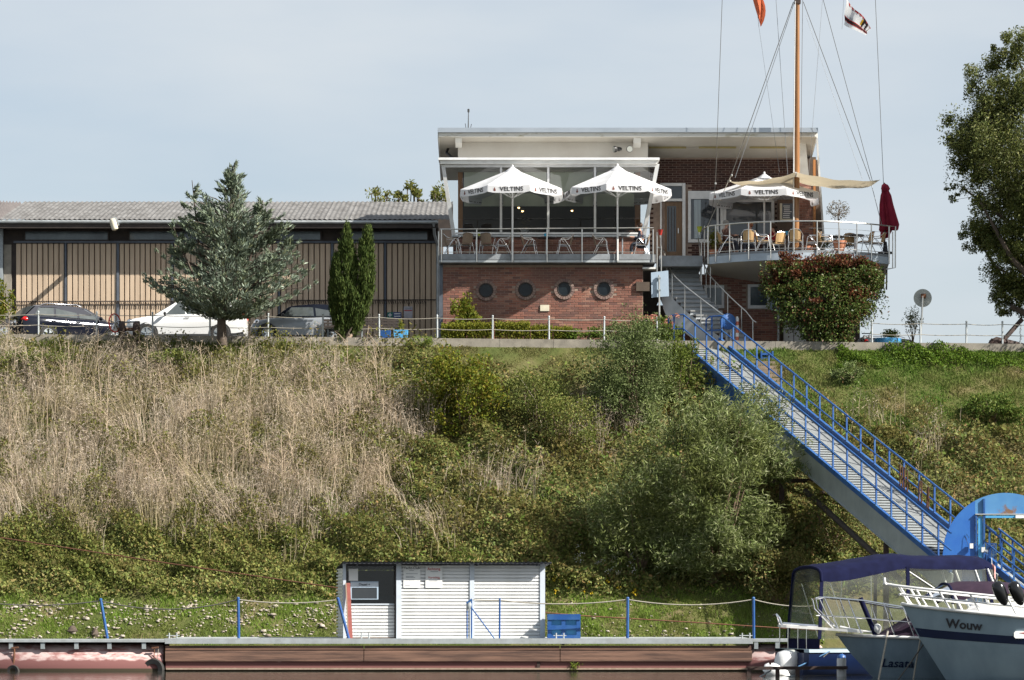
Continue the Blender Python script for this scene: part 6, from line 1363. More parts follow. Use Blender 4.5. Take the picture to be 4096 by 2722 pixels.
for x, zt, hw, z0_ in ((1.55, 2.20, .75, 2.10), (1.75, 2.38, .95, 2.05), (2.1, 2.55, 1.05, 2.0), (2.5, 2.62, 1.08, 2.15), (3.5, 2.62, 1.08, 2.28), (3.9, 2.58, 1.06, 2.28), (4.1, 2.45, 1.0, 2.2)):
    rows.append([Vector((x + .85, hw * math.cos(a) * 1.0, z0_ - .02 + (zt - z0_) * max(0, math.sin(a)) ** .55)) for a in [math.pi - math.pi * i / 12 for i in range(13)]])
cv.loft(rows[2:], closed=False).build('canopy', 'canvas plum', la, 60)
cv = MB(); cv.loft(rows[:3], closed=False).build('canopy_window', 'vinyl', la, 60)
MB().tube([p + Vector((-.0, 0, .01)) for p in rows[2]], .035, 6).build('canopy_frame', 'canvas navy', la, 60); MB().tube([p + Vector((-.0, 0, .01)) for p in rows[0]], .03, 6).build('canopy_frame', 'canvas navy', la, 60)
la.location = Vector((XW(3345, 80.9), 80.9, 0)); la.rotation_euler = (0, 0, R(4))
ln = thing('mooring_rope', 'pale mooring rope hanging from the middle boat down to the water', 'rope', P(3520, 2730, 79.6)); MB().tube([P(3552, 2522, 79.75), P(3540, 2590, 79.5), P(3512, 2730, 79.3)], .026, 6).build('rope', 'rope', ln, 60)
ln = thing('mooring_rope', 'dark rope slanting across the bow of the middle boat', 'rope', P(3590, 2722, 79.5)); MB().tube([P(3700, 2570, 79.25), P(3640, 2655, 79.2), P(3585, 2730, 79.2)], .018, 6).build('rope', 'dark rope', ln, 60)
# boat with the navy canopy
nb = thing('canopy_boat', 'boat under a long navy blue canvas canopy with clear side windows', 'boat', (0, 0, 0), 0, 'boats moored at the pontoon')
CL = 5.25; hwb = 1.05
def ring(u, zt, hw, zl, n=12, dx=0.):
    pts = []
    for i in range(n + 1):
        a = math.pi * i / n; y = -hw * math.cos(a); z = zl + (zt - zl) * max(0, math.sin(a)) ** .42; pts.append(Vector((u + dx, y, z)))
    return pts
prof = [(0., 3.02, 1.0, 2.62), (.25, 3.10, 1.04, 2.58), (.8, 3.16, 1.05, 2.66), (1.5, 3.28, 1.06, 2.78), (2.3, 3.40, 1.07, 2.93), (2.6, 3.41, 1.07, 3.0), (3.0, 3.36, 1.07, 2.97), (3.6, 3.36, 1.07, 2.94), (4.7, 3.37, 1.06, 2.96), (5.1, 3.34, 1.03, 2.98), (5.3, 3.2, .98, 2.96)]
rg = [ring(*p) for p in prof]
for i in range(1, len(rg) - 1):
    for k, p in enumerate(rg[i]): p.z += .018 * math.sin(i * 2.1 + k * 1.7)
MB().loft(rg, closed=False).build('canopy', 'canvas navy', nb, 70)
zc = 1.15
for sd in (0, -1):
    top = [r_[sd] for r_ in rg]; y_ = -1.12 if sd == 0 else 1.12
    low = [Vector((p.x + (-.12 if i == 0 else .0) + (.25 * (i > 8)), y_, 1.0)) for i, p in enumerate(top)]
    MB().loft([top, low], closed=False).build('clear_side', 'vinyl', nb, 60)
    for i in (0, 5, 9): MB().beam(top[i] + UP * .05, low[i], .10, .03, side=(1, 0, 0)).build('side_strap', 'canvas navy', nb)
    for i, j in ((1, 2), (3, 3)): MB().tube([top[i] + Vector((0, .06 * (1 if sd == 0 else -1), 0)), low[j] + Vector((0, .06 * (1 if sd == 0 else -1), 0))], .012, 6).build('canopy_bow', 'aluminium', nb)
    MB().tube([top[5] + Vector((0.05, 0, -.1)), low[7] + Vector((.5, 0, 1.0))], .02, 6).build('canopy_bow', 'white frame', nb); MB().tube([top[8], low[8] + Vector((.5, 0, .6))], .03, 6).build('canopy_bow', 'white frame', nb); MB().tube([top[9], low[9] + Vector((.4, 0, .5))], .035, 6).build('canopy_bow', 'white frame', nb)
MB().tube([p + Vector((-.01, 0, 0)) for p in rg[0]], .05, 8).build('canopy_hem', 'canvas navy', nb, 60)
MB().poly([p for p in rg[0]] + [Vector((-.12, 1.12, 1.0)), Vector((-.12, -1.12, 1.0))]).build('clear_end', 'vinyl', nb)
MB().loft([[Vector((-.10, -1.1, 1.02)), Vector((-.10, 1.1, 1.02))], [Vector((-.12, -1.12, .62)), Vector((-.12, 1.12, .62))]], closed=False).build('end_skirt', 'canvas navy', nb)
q = MB(); rows = []
for x, hw in ((-.55, 1.02), (-.45, 1.14), (1.5, 1.22), (3.5, 1.2), (5.2, .95), (6.3, .45), (6.9, .03)):
    rows.append([Vector((x, -hw, .62)), Vector((x, -hw * 1.0, .45)), Vector((x, -hw * .92, .05)), Vector((x, -hw * .7, -.3)), Vector((x, hw * .7, -.3)), Vector((x, hw * .92, .05)), Vector((x, hw, .45)), Vector((x, hw, .62))])
q.loft(rows, closed=False); q.poly(list(reversed(rows[0]))); q.build('hull', 'boat navy', nb, 40)
MB().loft([[r_[0] + UP * .01 + Vector((0, -.03, 0)), r_[0] + UP * .10, r_[-1] + UP * .10, r_[-1] + UP * .01 + Vector((0, .03, 0))] for r_ in rows], closed=False).build('deck', 'boat white', nb, 40)
for y_ in (-.9, -.3, .4, 1.0): MB().tube([(-.42, y_, .72), (-.42, y_, 1.32)], .014, 6).build('pushpit_post', 'chrome', nb)
MB().tube([(-.42, -.9, 1.32), (-.42, 1.0, 1.32)], .016, 6).build('pushpit_rail', 'chrome', nb)
# outboard under its white cover
om = MB(); c = Vector((-.80, -.35, -.32))
om.loft([[c + Vector((dx + r_ * math.cos(a) * 1.15, r_ * math.sin(a) * .85, z)) for a in [2 * math.pi * k / 14 for k in range(14)]] for z, r_, dx in ((.22, .12, -.02), (.34, .26, .0), (.55, .31, .0), (.80, .33, .05), (.95, .28, .08), (1.02, .12, .1))])
om.build('outboard_cover', 'cover white', nb, 60); MB().tube([c + Vector((0, 0, .3)), c + Vector((-.03, 0, -.4))], .10, 10).build('outboard_leg', 'plastic', nb, 40); MB().beam(c + Vector((.05, 0, .35)), (-.5, -.15, .45), .2, .12).build('outboard_bracket', 'plastic', nb)
om = MB(); c2 = c + Vector((-.52, -.5, .12)); om.loft([[c2 + Vector((dx + r_ * math.cos(a) * 1.5, r_ * math.sin(a), z + .05 * math.sin(a * 3))) for a in [2 * math.pi * k / 12 for k in range(12)]] for z, r_, dx in ((.10, .1, .05), (.18, .24, .08), (.33, .25, -.02), (.46, .14, -.12), (.5, .05, -.14))])
om.build('spare_motor_cover', 'cover white', nb, 60)
MB().tube([(-.75, -1.0, .22), (.15, -1.2, .66)], .02, 6).build('mooring_line', 'blue rope', nb); MB().tube([(-.35, -1.0, .2), (.15, -1.22, .66)], .014, 6).build('mooring_line', 'rope', nb)
nb.location = Vector((XW(3235, 84.2), 84.6, 0)); nb.rotation_euler = (0, 0, R(18))
wf_ = thing('white_fender', 'white fender with a blue top hanging between the canopy boat and the grey bow', 'fender', P(3368, 2680, 82.2)); c = P(3366, 2625, 82.2)
MB().lathe([(.03, 0), (.11, -.05), (.125, -.12)], c + UP * .06, 14, None, caps=False).build('top', 'blue paint', wf_, 50); MB().lathe([(.125, -.06), (.13, -.15), (.13, -.62), (.09, -.70), (.03, -.72)], c, 14, caps=False).build('body', 'white frame', wf_, 50)
fg2 = thing('stern_flag', 'small faded red and white flag on a thin staff behind the canopy boat', 'flag', P(3980, 2320, 85.5), 0)
MB().tube([P(3970, 2330, 85.5), P(3966, 2232, 85.5)], .012, 6).build('staff', 'white frame', fg2); MB().loft([[P(3967 + i * 3.2, 2250 + i * 4 + j * 9 + (i * j) * .6, 85.5) + Vector((0, .06 * math.sin(i * 1.4), 0)) for i in range(6)] for j in range(6)], closed=False).build('flag_cloth', pm('faded flag', (.55, .25, .22), .9, col2=(.65, .5, .48), scale=5), fg2, 60)
# ---------------------------------------------------------------- vegetation
def noise2(x, y, s):                                    # cheap smooth value noise, about -1..1
    return (np.sin(x * s + 1.7 * np.sin(y * s * .8 + 1)) + np.sin(y * s * 1.3 + 1.3 * np.sin(x * s * 1.1)) + np.sin((x + y) * s * 2.1 + 2)) / 3
def sample(n, px0, px1, py0, py1, keep=None):
    px = rng.uniform(px0, px1, n); py = rng.uniform(py0, py1, n)
    if keep is not None:
        k = keep(px, py) > rng.uniform(0, 1, n); px, py = px[k], py[k]
    G = hit(px, py); ok = G[:, 1] < 109.7
    return G[ok], px[ok], py[ok]
def sm(a, b_, x): t = np.clip((x - a) / (b_ - a), 0, 1); return t * t * (3 - 2 * t)
def drymask(px, py):
    right = np.interp(py, [1380, 1480, 1600, 1720, 1850, 2000, 2120, 2200], [1500, 1560, 1700, 1700, 1560, 1640, 1480, 1200])
    low = np.interp(px, [0, 300, 700, 1100, 1500, 1700], [2110, 2150, 2140, 2190, 2130, 2000])
    top = np.interp(px, [0, 250, 520, 640, 760, 1000, 1200, 1500, 1700], [1420, 1425, 1430, 1450, 1490, 1470, 1480, 1500, 1660])
    w_ = 70 * noise2(px, py, .016); m = sm(120, -90, px - right + w_) * sm(80, -150, py - low + w_) * sm(-15, 25, py - top)
    n = noise2(px, py, .012) * .5 + noise2(px, py * 1.3, .03) * .45
    m = m * np.clip(.66 + .9 * n, .04, 1)
    for cx, cy, rx, ry in ((170, 1470, 150, 55), (680, 1480, 120, 60), (905, 1500, 90, 50), (560, 1390, 60, 30), (160, 1760, 80, 90), (1400, 1830, 110, 60)):
        m = m * (1 - .8 * np.exp(-(((px - cx) / rx) ** 2 + ((py - cy) / ry) ** 2)))
    for cx, cy, rx, ry, a in ((2330, 1760, 130, 60, .5), (1960, 1960, 130, 50, .45), (1680, 2150, 110, 60, .4), (3720, 1830, 60, 90, .14), (3480, 1690, 100, 50, .12), (2500, 1720, 60, 70, .4)):
        m = np.maximum(m, a * np.exp(-(((px - cx) / rx) ** 2 + ((py - cy) / ry) ** 2)))
    return m
M['dry'] = islandmat('dry stalks', [(0.401, 0.321, 0.226), (0.519, 0.434, 0.338), (0.319, 0.240, 0.158), (0.590, 0.516, 0.429), (0.447, 0.365, 0.255), (0.248, 0.195, 0.128), (0.554, 0.472, 0.376)], .9, .25, patch=(.30, .26, .12), patch_scale=.45)
M['dry head'] = islandmat('dry seed heads', [(0.477, 0.395, 0.304), (0.567, 0.483, 0.396), (0.408, 0.330, 0.251), (0.635, 0.559, 0.476)], .95, .3, patch=(.42, .31, .22), patch_scale=.5)
M['under'] = islandmat('under leaves', [(0.099, 0.130, 0.031), (0.179, 0.207, 0.049), (0.136, 0.146, 0.044), (0.251, 0.241, 0.071), (0.179, 0.130, 0.050), (0.081, 0.103, 0.031)], .75, .35, patch=(.13, .115, .035), patch_scale=.5)
M['bramble'] = islandmat('bramble', [(0.086, 0.138, 0.044), (0.157, 0.210, 0.061), (0.228, 0.243, 0.085), (0.282, 0.265, 0.085), (0.133, 0.162, 0.070), (0.314, 0.195, 0.085), (0.094, 0.129, 0.055)], .6, .35, patch=(.15, .125, .035), patch_scale=.4)
M['lower leaf'] = islandmat('yellow green bramble', [(0.154, 0.202, 0.061), (0.247, 0.281, 0.088), (0.307, 0.295, 0.088), (0.109, 0.156, 0.053), (0.339, 0.248, 0.105), (0.185, 0.233, 0.066)], .6, .35, patch=(.10, .13, .02), patch_scale=.6)
M['brown brush'] = islandmat('brown brush', [(0.190, 0.137, 0.059), (0.143, 0.152, 0.050), (0.254, 0.190, 0.089), (0.111, 0.128, 0.038), (0.286, 0.159, 0.070), (0.190, 0.206, 0.059)], .8, .3, patch=(.08, .10, .022), patch_scale=.5)
M['grass'] = islandmat('grass', [(0.104, 0.193, 0.025), (0.162, 0.256, 0.036), (0.221, 0.310, 0.055), (0.132, 0.216, 0.028), (0.295, 0.340, 0.097)], .6, .35, patch=(.15, .155, .05), patch_scale=.6)
M['slope grass'] = islandmat('slope grass', [(0.082, 0.168, 0.024), (0.115, 0.200, 0.032), (0.148, 0.210, 0.048), (0.074, 0.137, 0.020), (0.180, 0.210, 0.072)], .7, .35, patch=(.20, .16, .07), patch_scale=.55)
M['lawn'] = islandmat('short lawn', [(.11, .13, .035), (.16, .165, .05), (.08, .11, .025), (.20, .18, .075)], .7, .3, patch=(.20, .16, .075), patch_scale=.5)
M['rough grass'] = islandmat('rough grass', [(0.078, 0.111, 0.022), (0.117, 0.150, 0.030), (0.169, 0.182, 0.048), (0.065, 0.091, 0.019)], .7, .3)
# leaves under and between the dry stalks
def cover(name, n, region, keep, L0, L1, hmax, mat, aspect=.62, up=.35):
    G, px, py = sample(n, *region, keep)
    m = len(G); hump = np.clip(.38 + .75 * noise2(G[:, 0], G[:, 1] * 1.2, 1.25) + .42 * noise2(G[:, 0] + 9, G[:, 1], 3.3), .04, 1.35)
    C = G + np.stack([rng.normal(0, .04, m), rng.normal(0, .04, m), rng.beta(2.6, 1.0, m) * hmax * 1.25 * hump], 1)
    D = rng.normal(size=(m, 3)) + np.array([0, -.35, up]); Lg = rng.uniform(L0, L1, m)
    return leafmesh(name, C, D, Lg, Lg * aspect, mat, kind='stuff')
inv = lambda px, py: np.clip(1 - drymask(px, py) * .8, .12, 1)
def notlawn(px, py):                                   # brush everywhere but the lawns and the stony strip
    t = np.interp(px, [0, 800, 1300, 1700, 2000, 2400, 2750, 2900, 3100, 3300, 3500, 3800, 4096], [1365, 1385, 1420, 1450, 1490, 1500, 1430, 1500, 1600, 1690, 1690, 1740, 1690])
    return sm(-20, 40, py - t) * inv(px, py)
cover('bank_undergrowth', 70000, (-80, 2000, 1360, 2330), lambda px, py: np.where(py > 1420, 1, .6) * sm(2000, 1650, px), .06, .14, .95, 'under')
cover('bramble_cover', 100000, (1300, 4180, 1430, 2400), lambda px, py: notlawn(px, py) * sm(1300, 1700, px) * sm(2420, 2330, py), .08, .17, .8, 'bramble')
cover('brown_brush', 34000, (2900, 4180, 1600, 2150), lambda px, py: sm(1570, 1720, py + (3500 - px) * .06) * sm(2170, 2030, py) * .9, .05, .12, .7, 'brown brush', .4, .8)
cover('brown_brush', 26000, (1350, 2600, 1560, 2150), lambda px, py: sm(1600, 1720, py) * sm(2200, 2000, py) * sm(2650, 2350, px) * np.clip(.5 + noise2(px, py, .014), 0, 1), .05, .11, .75, 'brown brush', .4, .8)
cover('yellow_bramble', 62000, (-80, 2700, 2080, 2420), lambda px, py: sm(2080, 2230, py + 40 * noise2(px, py, .02)) * sm(2425, 2360, py), .07, .16, .66, 'lower leaf')
cover('yellow_bramble', 16000, (3150, 4180, 1980, 2400), lambda px, py: sm(1980, 2100, py) * 1., .06, .12, .6, 'lower leaf')
cover('broad_weeds', 15000, (1250, 4180, 1480, 2400), lambda px, py: notlawn(px, py) * sm(.1, .5, noise2(px, py * 1.4, .021)), .13, .25, 1.0, islandmat('broad weed leaf', [(0.090, 0.155, 0.028), (0.143, 0.206, 0.043), (0.179, 0.216, 0.054), (0.072, 0.123, 0.022), (0.197, 0.196, 0.054)], .55, .35), .5, .5)
cover('broad_weeds', 6000, (-80, 1500, 2060, 2420), lambda px, py: sm(.1, .5, noise2(px, py * 1.4, .024)) * sm(2060, 2200, py), .12, .23, .9, 'lower leaf', .5, .5)
cover('broad_weeds', 5000, (-80, 1700, 1400, 2150), lambda px, py: sm(.35, .8, noise2(px + 400, py * 1.3, .016)), .12, .22, 1.3, 'under', .5, .5)
# dry stalks with seed heads
def stalks(n, region, keep, h0, h1, wd=.016):
    G, px, py = sample(n, *region, keep); m = len(G)
    clump = np.clip(.72 + .45 * noise2(G[:, 0], G[:, 1], 2.3) + .35 * noise2(G[:, 0] + 7, G[:, 1], 5.), .25, 1.35); H = rng.uniform(h0, h1, m) * clump
    bend = noise2(G[:, 0] + 3, G[:, 1], .9); lean = np.stack([rng.normal(.03, .17, m) + .45 * np.sign(bend) * np.maximum(np.abs(bend) - .25, 0) * 1.6, rng.normal(-.08, .14, m) - .25 * np.maximum(noise2(G[:, 0], G[:, 1] + 5, 1.3) - .2, 0), np.zeros(m)], 1)
    V, T = bladearr(G, H, lean, rng.uniform(.6, 1.4, m) * wd); npmesh('dry_stalks', V, T, 'dry', kind='stuff')
    return G, H, lean
G, H, ln_ = stalks(76000, (-80, 4180, 1378, 2260), drymask, .7, 1.7)
k = rng.choice(len(G), min(len(G), 11500), replace=False); tipz = G[k] + np.stack([ln_[k, 0] * H[k], ln_[k, 1] * H[k], H[k] * .93], 1)
C = np.repeat(tipz, 5, 0); m = len(C); C = C + rng.normal(size=(m, 3)) * [.12, .12, .17] - np.array([0, 0, .08]); D = rng.normal(size=(m, 3)) * [1, 1, .7] + [0, 0, .55]
leafmesh('dry_seed_heads', C, D, rng.uniform(.08, .22, m), rng.uniform(.008, .019, m), 'dry head', kind='stuff')
# taller pale skeletons of last year's plants
tw = MB(); G, px, py = sample(150, 0, 1700, 1440, 2050, drymask)
for g in G[:140]:
    h = random.uniform(1.3, 2.1); p = Vector(g); l_ = Vector((random.gauss(0, .13), random.gauss(-.1, .1), 1)); top = p + l_ * h
    tw.tube([p, p + l_ * h * .5 + Vector((.02, 0, 0)), top], [.018, .014, .006], 4, caps=False)
    for j in range(9):
        f = random.uniform(.45, .98); a = p + l_ * h * f; e = a + Vector((random.gauss(0, .28), random.gauss(0, .2), random.uniform(.12, .42))); tw.tube([a, a.lerp(e, .6) + UP * .03, e], [.007, .005, .003], 3, caps=False)
tw.build('dry_weed_skeletons', pm('pale stalk', (.44, .35, .25), .9, col2=(.34, .26, .17), scale=2), kind='stuff')
# grass
def grass(name, n, region, keep, h0, h1, wd, mat):
    G, px, py = sample(n, *region, keep); m = len(G); H = rng.uniform(h0, h1, m) * np.clip(.7 + .5 * noise2(G[:, 0], G[:, 1], 2.6) + .3 * noise2(G[:, 0], G[:, 1], 6.), .3, 1.5)
    lean = np.stack([rng.normal(0, .4, m), rng.normal(-.15, .35, m), np.zeros(m)], 1); V, T = bladearr(G, H, lean, rng.uniform(.6, 1.4, m) * wd); return npmesh(name, V, T, mat, kind='stuff')
bare = lambda px, py: np.clip(.62 + .9 * noise2(px, py * 2.2, .021), .03, 1)
grass('top_lawn', 42000, (820, 2400, 1366, 1500), lambda px, py: sm(820, 960, px) * bare(px, py) * sm(1505, 1460, py), .03, .09, .020, 'lawn')
grass('crest_grass', 24000, (-80, 1400, 1344, 1450), lambda px, py: sm(1450, 1385, py) * sm(1400, 1150, px) * np.where((px > 560) & (px < 820), 1, .7), .08, .34, .022, 'rough grass')
grass('right_lawn', 95000, (2850, 4180, 1384, 1770), lambda px, py: sm(2850, 2950, px + (py - 1400) * -.4) * np.where(py < 1560, .95, .6) * sm(1780, 1660, py) * np.clip(.75 + .5 * noise2(px, py * 2.6, .033), .35, 1), .05, .17, .026, 'slope grass')
cover('ivy_ground_cover', 16000, (3350, 4180, 1392, 1500), lambda px, py: sm(1392, 1402, py) * sm(1500, 1440, py + 20 * noise2(px, py, .02)), .06, .12, .45, islandmat('ivy leaf', [(.06, .12, .014), (.10, .17, .02), (.14, .20, .03), (.05, .09, .014)], .5, .35))
grass('shore_grass', 90000, (-80, 3300, 2345, 2580), lambda px, py: sm(2330, 2400, py) * np.where(px < 1500, .75, .95) * np.clip(.7 + .6 * noise2(px, py * 2, .03), .15, 1), .05, .17, .022, 'grass')
# white stones on the shore strip
def stones(n, keep):
    G, px, py = sample(n, -80, 3300, 2385, 2575, keep); m = len(G); base = np.array([(-1, -1, -.6), (1, -1, -.6), (1.2, 1, -.6), (-1, 1.1, -.6), (-.7, -.7, .6), (.75, -.6, .75), (.6, .7, .55), (-.65, .6, .7)]) * .5
    s = rng.lognormal(-2.85, .42, m)[:, None, None]; a = rng.uniform(0, 6.28, m); c_, s_ = np.cos(a), np.sin(a)
    Bv = base[None] * (1 + rng.normal(0, .16, (m, 8, 3))) * np.stack([rng.uniform(.8, 1.4, m), rng.uniform(.8, 1.2, m), rng.uniform(.55, .9, m)], 1)[:, None, :] * s
    X = Bv[..., 0] * c_[:, None] - Bv[..., 1] * s_[:, None]; Yv = Bv[..., 0] * s_[:, None] + Bv[..., 1] * c_[:, None]
    V = np.stack([X, Yv, Bv[..., 2]], -1) + G[:, None, :] + np.array([0, 0, .03])
    Fq = np.array([(3, 2, 1, 0), (4, 5, 6, 7), (0, 1, 5, 4), (1, 2, 6, 5), (2, 3, 7, 6), (3, 0, 4, 7)]); T = (np.arange(m)[:, None, None] * 8 + Fq[None]).reshape(-1, 4)
    npmesh('shore_stones', V.reshape(-1, 3), T, 'stone', kind='stuff')
stones(5600, lambda px, py: np.where(px < 1350, np.clip(.5 + .9 * noise2(px, py * 2, .017), .06, 1) * sm(2395, 2425, py), np.where(px < 2200, .2, .07 + .25 * sm(2515, 2550, py)) * sm(2400, 2440, py)))
for px, py, s in ((290, 2530, .13), (380, 2545, .16), (585, 2445, .12)):
    g = hit(px, py)[0]; du = thing('driftwood', {290: 'dark driftwood lump on the stony shore, left one', 380: 'dark brown stump just behind the walkway at the left', 585: 'grey boulder by the rope among pale stones'}[px], 'driftwood' if px != 585 else 'boulder', g)
    MB().loft([[Vector(g) + Vector((s * r_ * (1.3 if px == 290 else .8) * math.cos(a + z), s * r_ * math.sin(a + z), s * z)) for a in [2 * math.pi * k / 8 for k in range(8)]] for z, r_ in ((-.3, .9), (.3, 1.1), (.9, .8), (1.5, .5), (1.7, .1))]).build('lump', 'bark' if px != 585 else 'concrete', du, 40)
# ------------------------------------------------ bushes and trees
def crown(name, parent, cen, rad, n, L0, L1, aspect, mat, clumps=40, spread=.30, dirbias=(0, 0, .2), shell=.55, outward=.7, droop=0.):
    """leaves in clumps spread through an uneven ellipsoid, more of them near its skin"""
    cen = np.array(cen, float); rad = np.array(rad, float)
    U = unit(rng.normal(size=(clumps, 3))); rr = (shell + (1 - shell) * rng.uniform(0, 1, clumps)) ** .8
    K = U * rr[:, None] * rng.uniform(.78, 1.12, (clumps, 1)); ks = spread * rng.uniform(.6, 1.35, clumps)
    i = rng.integers(0, clumps, n); off = np.clip(rng.normal(size=(n, 3)), -1.7, 1.7) * ks[i][:, None] * .6
    Q = K[i] + off; C = cen + Q * rad
    D = rng.normal(size=(n, 3)) + unit(Q) * outward + np.array(dirbias) + np.array([0, 0, -droop]); Lg = rng.uniform(L0, L1, n)
    return leafmesh(name, C, D, Lg, Lg * aspect, mat, parent), cen + K * rad
def limbs(parent, base, tips, r0, n=9, mat='bark', name='trunk', bend=.25):
    q = MB(); base = Vector(base); idx = np.linspace(0, len(tips) - 1, n).astype(int)
    for i in idx:
        e = Vector(tips[i]); m_ = base.lerp(e, .5) + Vector((random.gauss(0, bend), random.gauss(0, bend), bend)); q.tube([base, base.lerp(m_, .5) + UP * .05, m_, e], [r0, r0 * .75, r0 * .5, r0 * .15], 6, caps=False)
    return q.build(name, mat, parent, 50)
def bush(name, label, cat, px, pybase, w_px, h_px, n, L0, L1, asp, mat, depth=None, Yb=None, clumps=40, group=None, spread=.30, base=None, **kw):
    if base is None: base = hit(px, pybase)[0] if Yb is None else np.array([XW(px, Yb), Yb, float(zk(XW(px, Yb))) - .05])
    Y = base[1]; w_ = w_px / F * Y / 2; h = h_px / F * Y / 2
    t_ = thing(name, label, cat, tuple(base), 0, group); cen = base + np.array([0, 0, h * .98])
    _, tips = crown('foliage', t_, cen, (w_, depth or w_ * .8, h), n, L0, L1, asp, mat, clumps, spread, **kw)
    limbs(t_, base - np.array([0, 0, .1]), tips, .035 + .01 * h, 9, 'twig', 'stem', .1); return t_
M['grey shrub'] = islandmat('grey shrub', [(0.076, 0.110, 0.034), (0.127, 0.165, 0.057), (0.189, 0.227, 0.092), (0.057, 0.083, 0.023), (0.240, 0.275, 0.127)], .55, .25)
M['willow'] = islandmat('willow leaf', [(0.077, 0.115, 0.031), (0.119, 0.162, 0.045), (0.182, 0.223, 0.070), (0.280, 0.317, 0.133), (0.098, 0.135, 0.036), (0.378, 0.392, 0.224), (0.147, 0.189, 0.056)], .6, .3, spec=.2, patch=(.13, .145, .035), patch_scale=.6)
M['yellow bush'] = islandmat('yellowing leaf', [(0.104, 0.150, 0.019), (0.160, 0.194, 0.028), (0.240, 0.220, 0.028), (0.072, 0.114, 0.017), (0.208, 0.141, 0.028)], .5, .4)
M['olive bush'] = islandmat('olive leaf', [(0.084, 0.119, 0.030), (0.140, 0.168, 0.041), (0.196, 0.203, 0.055), (0.069, 0.091, 0.028)], .6, .3)
M['hedge'] = islandmat('hedge leaf', [(0.095, 0.121, 0.016), (0.176, 0.189, 0.026), (0.270, 0.257, 0.033), (0.068, 0.095, 0.013), (0.216, 0.203, 0.026)], .6, .3)
M['creeper'] = islandmat('creeper leaf', [(0.066, 0.105, 0.024), (0.105, 0.154, 0.037), (0.154, 0.209, 0.055), (0.050, 0.077, 0.020), (0.143, 0.055, 0.031), (0.088, 0.132, 0.031), (0.121, 0.176, 0.044)], .45, .3, spec=.2)
M['creeper red'] = islandmat('red creeper leaf', [(.10, .03, .02), (.16, .05, .028), (.075, .03, .02), (.20, .075, .035), (.06, .06, .02)], .5, .3)
M['cedar'] = islandmat('cedar needles', [(0.160, 0.206, 0.158), (0.218, 0.268, 0.208), (0.318, 0.364, 0.288), (0.118, 0.158, 0.114), (0.251, 0.261, 0.144)], .7, .15, patch=(.09, .115, .06), patch_scale=1.2)
M['cypress'] = islandmat('cypress spray', [(0.037, 0.061, 0.015), (0.059, 0.089, 0.021), (0.090, 0.117, 0.030), (0.030, 0.046, 0.012)], .7, .15)
M['tree leaf'] = islandmat('tree leaf', [(0.071, 0.099, 0.025), (0.118, 0.137, 0.034), (0.157, 0.167, 0.046), (0.056, 0.076, 0.021), (0.205, 0.197, 0.068)], .5, .3, spec=.2)
M['far leaf'] = islandmat('far tree leaf', [(.10, .13, .03), (.15, .16, .04), (.20, .18, .05)], .6, .4)
# big shrubs on the bank
bush('grey_shrub', 'tall grey green shrub on the bank just left of the gangway head', 'shrub', 2520, 1705, 360, 430, 25000, .06, .12, .42, 'grey shrub', clumps=95, spread=.24, shell=.4)
bush('green_shrub', 'fresh green shrub squeezed between the grey shrub and the gangway', 'shrub', 2715, 1640, 170, 290, 6500, .06, .11, .5, 'yellow bush' if False else islandmat('fresh shrub', [(.07, .11, .02), (.12, .16, .03), (.17, .20, .04), (.05, .075, .016)], .5, .35), clumps=26)
wl_ = bush('willow_bush', 'wide silvery willow bush below the middle of the gangway', 'willow', 2850, 2330, 640, 790, 30000, .14, .28, .17, 'willow', depth=2.1, clumps=105, spread=.17, shell=.5, dirbias=(.5, -.2, .35))
crown('foliage', wl_, P(3020, 1690, 100.2), (1.25, .7, 1.35), 2600, .12, .24, .16, 'willow', 34, .22, (.6, -.2, .5), .35); crown('foliage', wl_, P(2870, 2210, 97.6), (2.3, .8, 1.0), 7000, .12, .24, .17, 'willow', 50, .2, (.3, -.2, .3), .4); crown('foliage', wl_, P(3140, 1850, 99.8), (.9, .6, 1.0), 1500, .12, .24, .16, 'willow', 22, .22, (.6, -.2, .4), .35)
bush('willow_bush', 'lower willow bush to the left of the big silvery one, in its shade', 'willow', 2560, 2290, 420, 430, 10000, .12, .23, .2, 'willow', depth=1.5, clumps=60, dirbias=(.3, -.2, .3))
bush('yellow_shrub', 'bright yellow green shrub with orange tips on the upper bank', 'shrub', 1850, 1740, 330, 330, 6500, .08, .15, .6, 'yellow bush', depth=1.0, clumps=40, spread=.26)
bush('olive_shrub', 'rounded olive shrub in the middle of the bank', 'shrub', 2140, 1700, 300, 230, 5200, .06, .11, .5, 'olive bush', depth=1.0, clumps=36)
bush('olive_shrub', 'low yellowish olive shrub below the tall grey green shrub', 'shrub', 2270, 1810, 280, 240, 5200, .06, .12, .5, 'lower leaf', depth=1.0, clumps=36)
bush('bank_shrub', 'dark green shrub among the dry stalks at the upper left of the bank', 'shrub', 150, 1530, 260, 130, 3200, .07, .13, .5, 'olive bush', depth=.8, clumps=26)
bush('bank_shrub', 'dark green shrub in the dry stalks below the cedar', 'shrub', 690, 1530, 260, 130, 3200, .07, .13, .5, 'olive bush', depth=.8, clumps=26)
bush('bank_shrub', 'yellow green bush on the right bank close to the lawn edge', 'shrub', 3970, 1690, 240, 110, 2600, .07, .13, .6, islandmat('bank green', [(.06, .11, .02), (.10, .15, .03), (.18, .20, .05)], .5, .35), depth=.7, clumps=22)
bush('bank_shrub', 'grey green bush standing on the right lawn below the creeper', 'shrub', 3390, 1530, 130, 80, 1300, .06, .12, .5, 'grey shrub', depth=.5, clumps=14)
bush('bank_shrub', 'brown green bush under the gangway by the trestle', 'shrub', 3330, 2230, 330, 280, 6000, .06, .12, .55, 'bramble', depth=1.0, clumps=40)
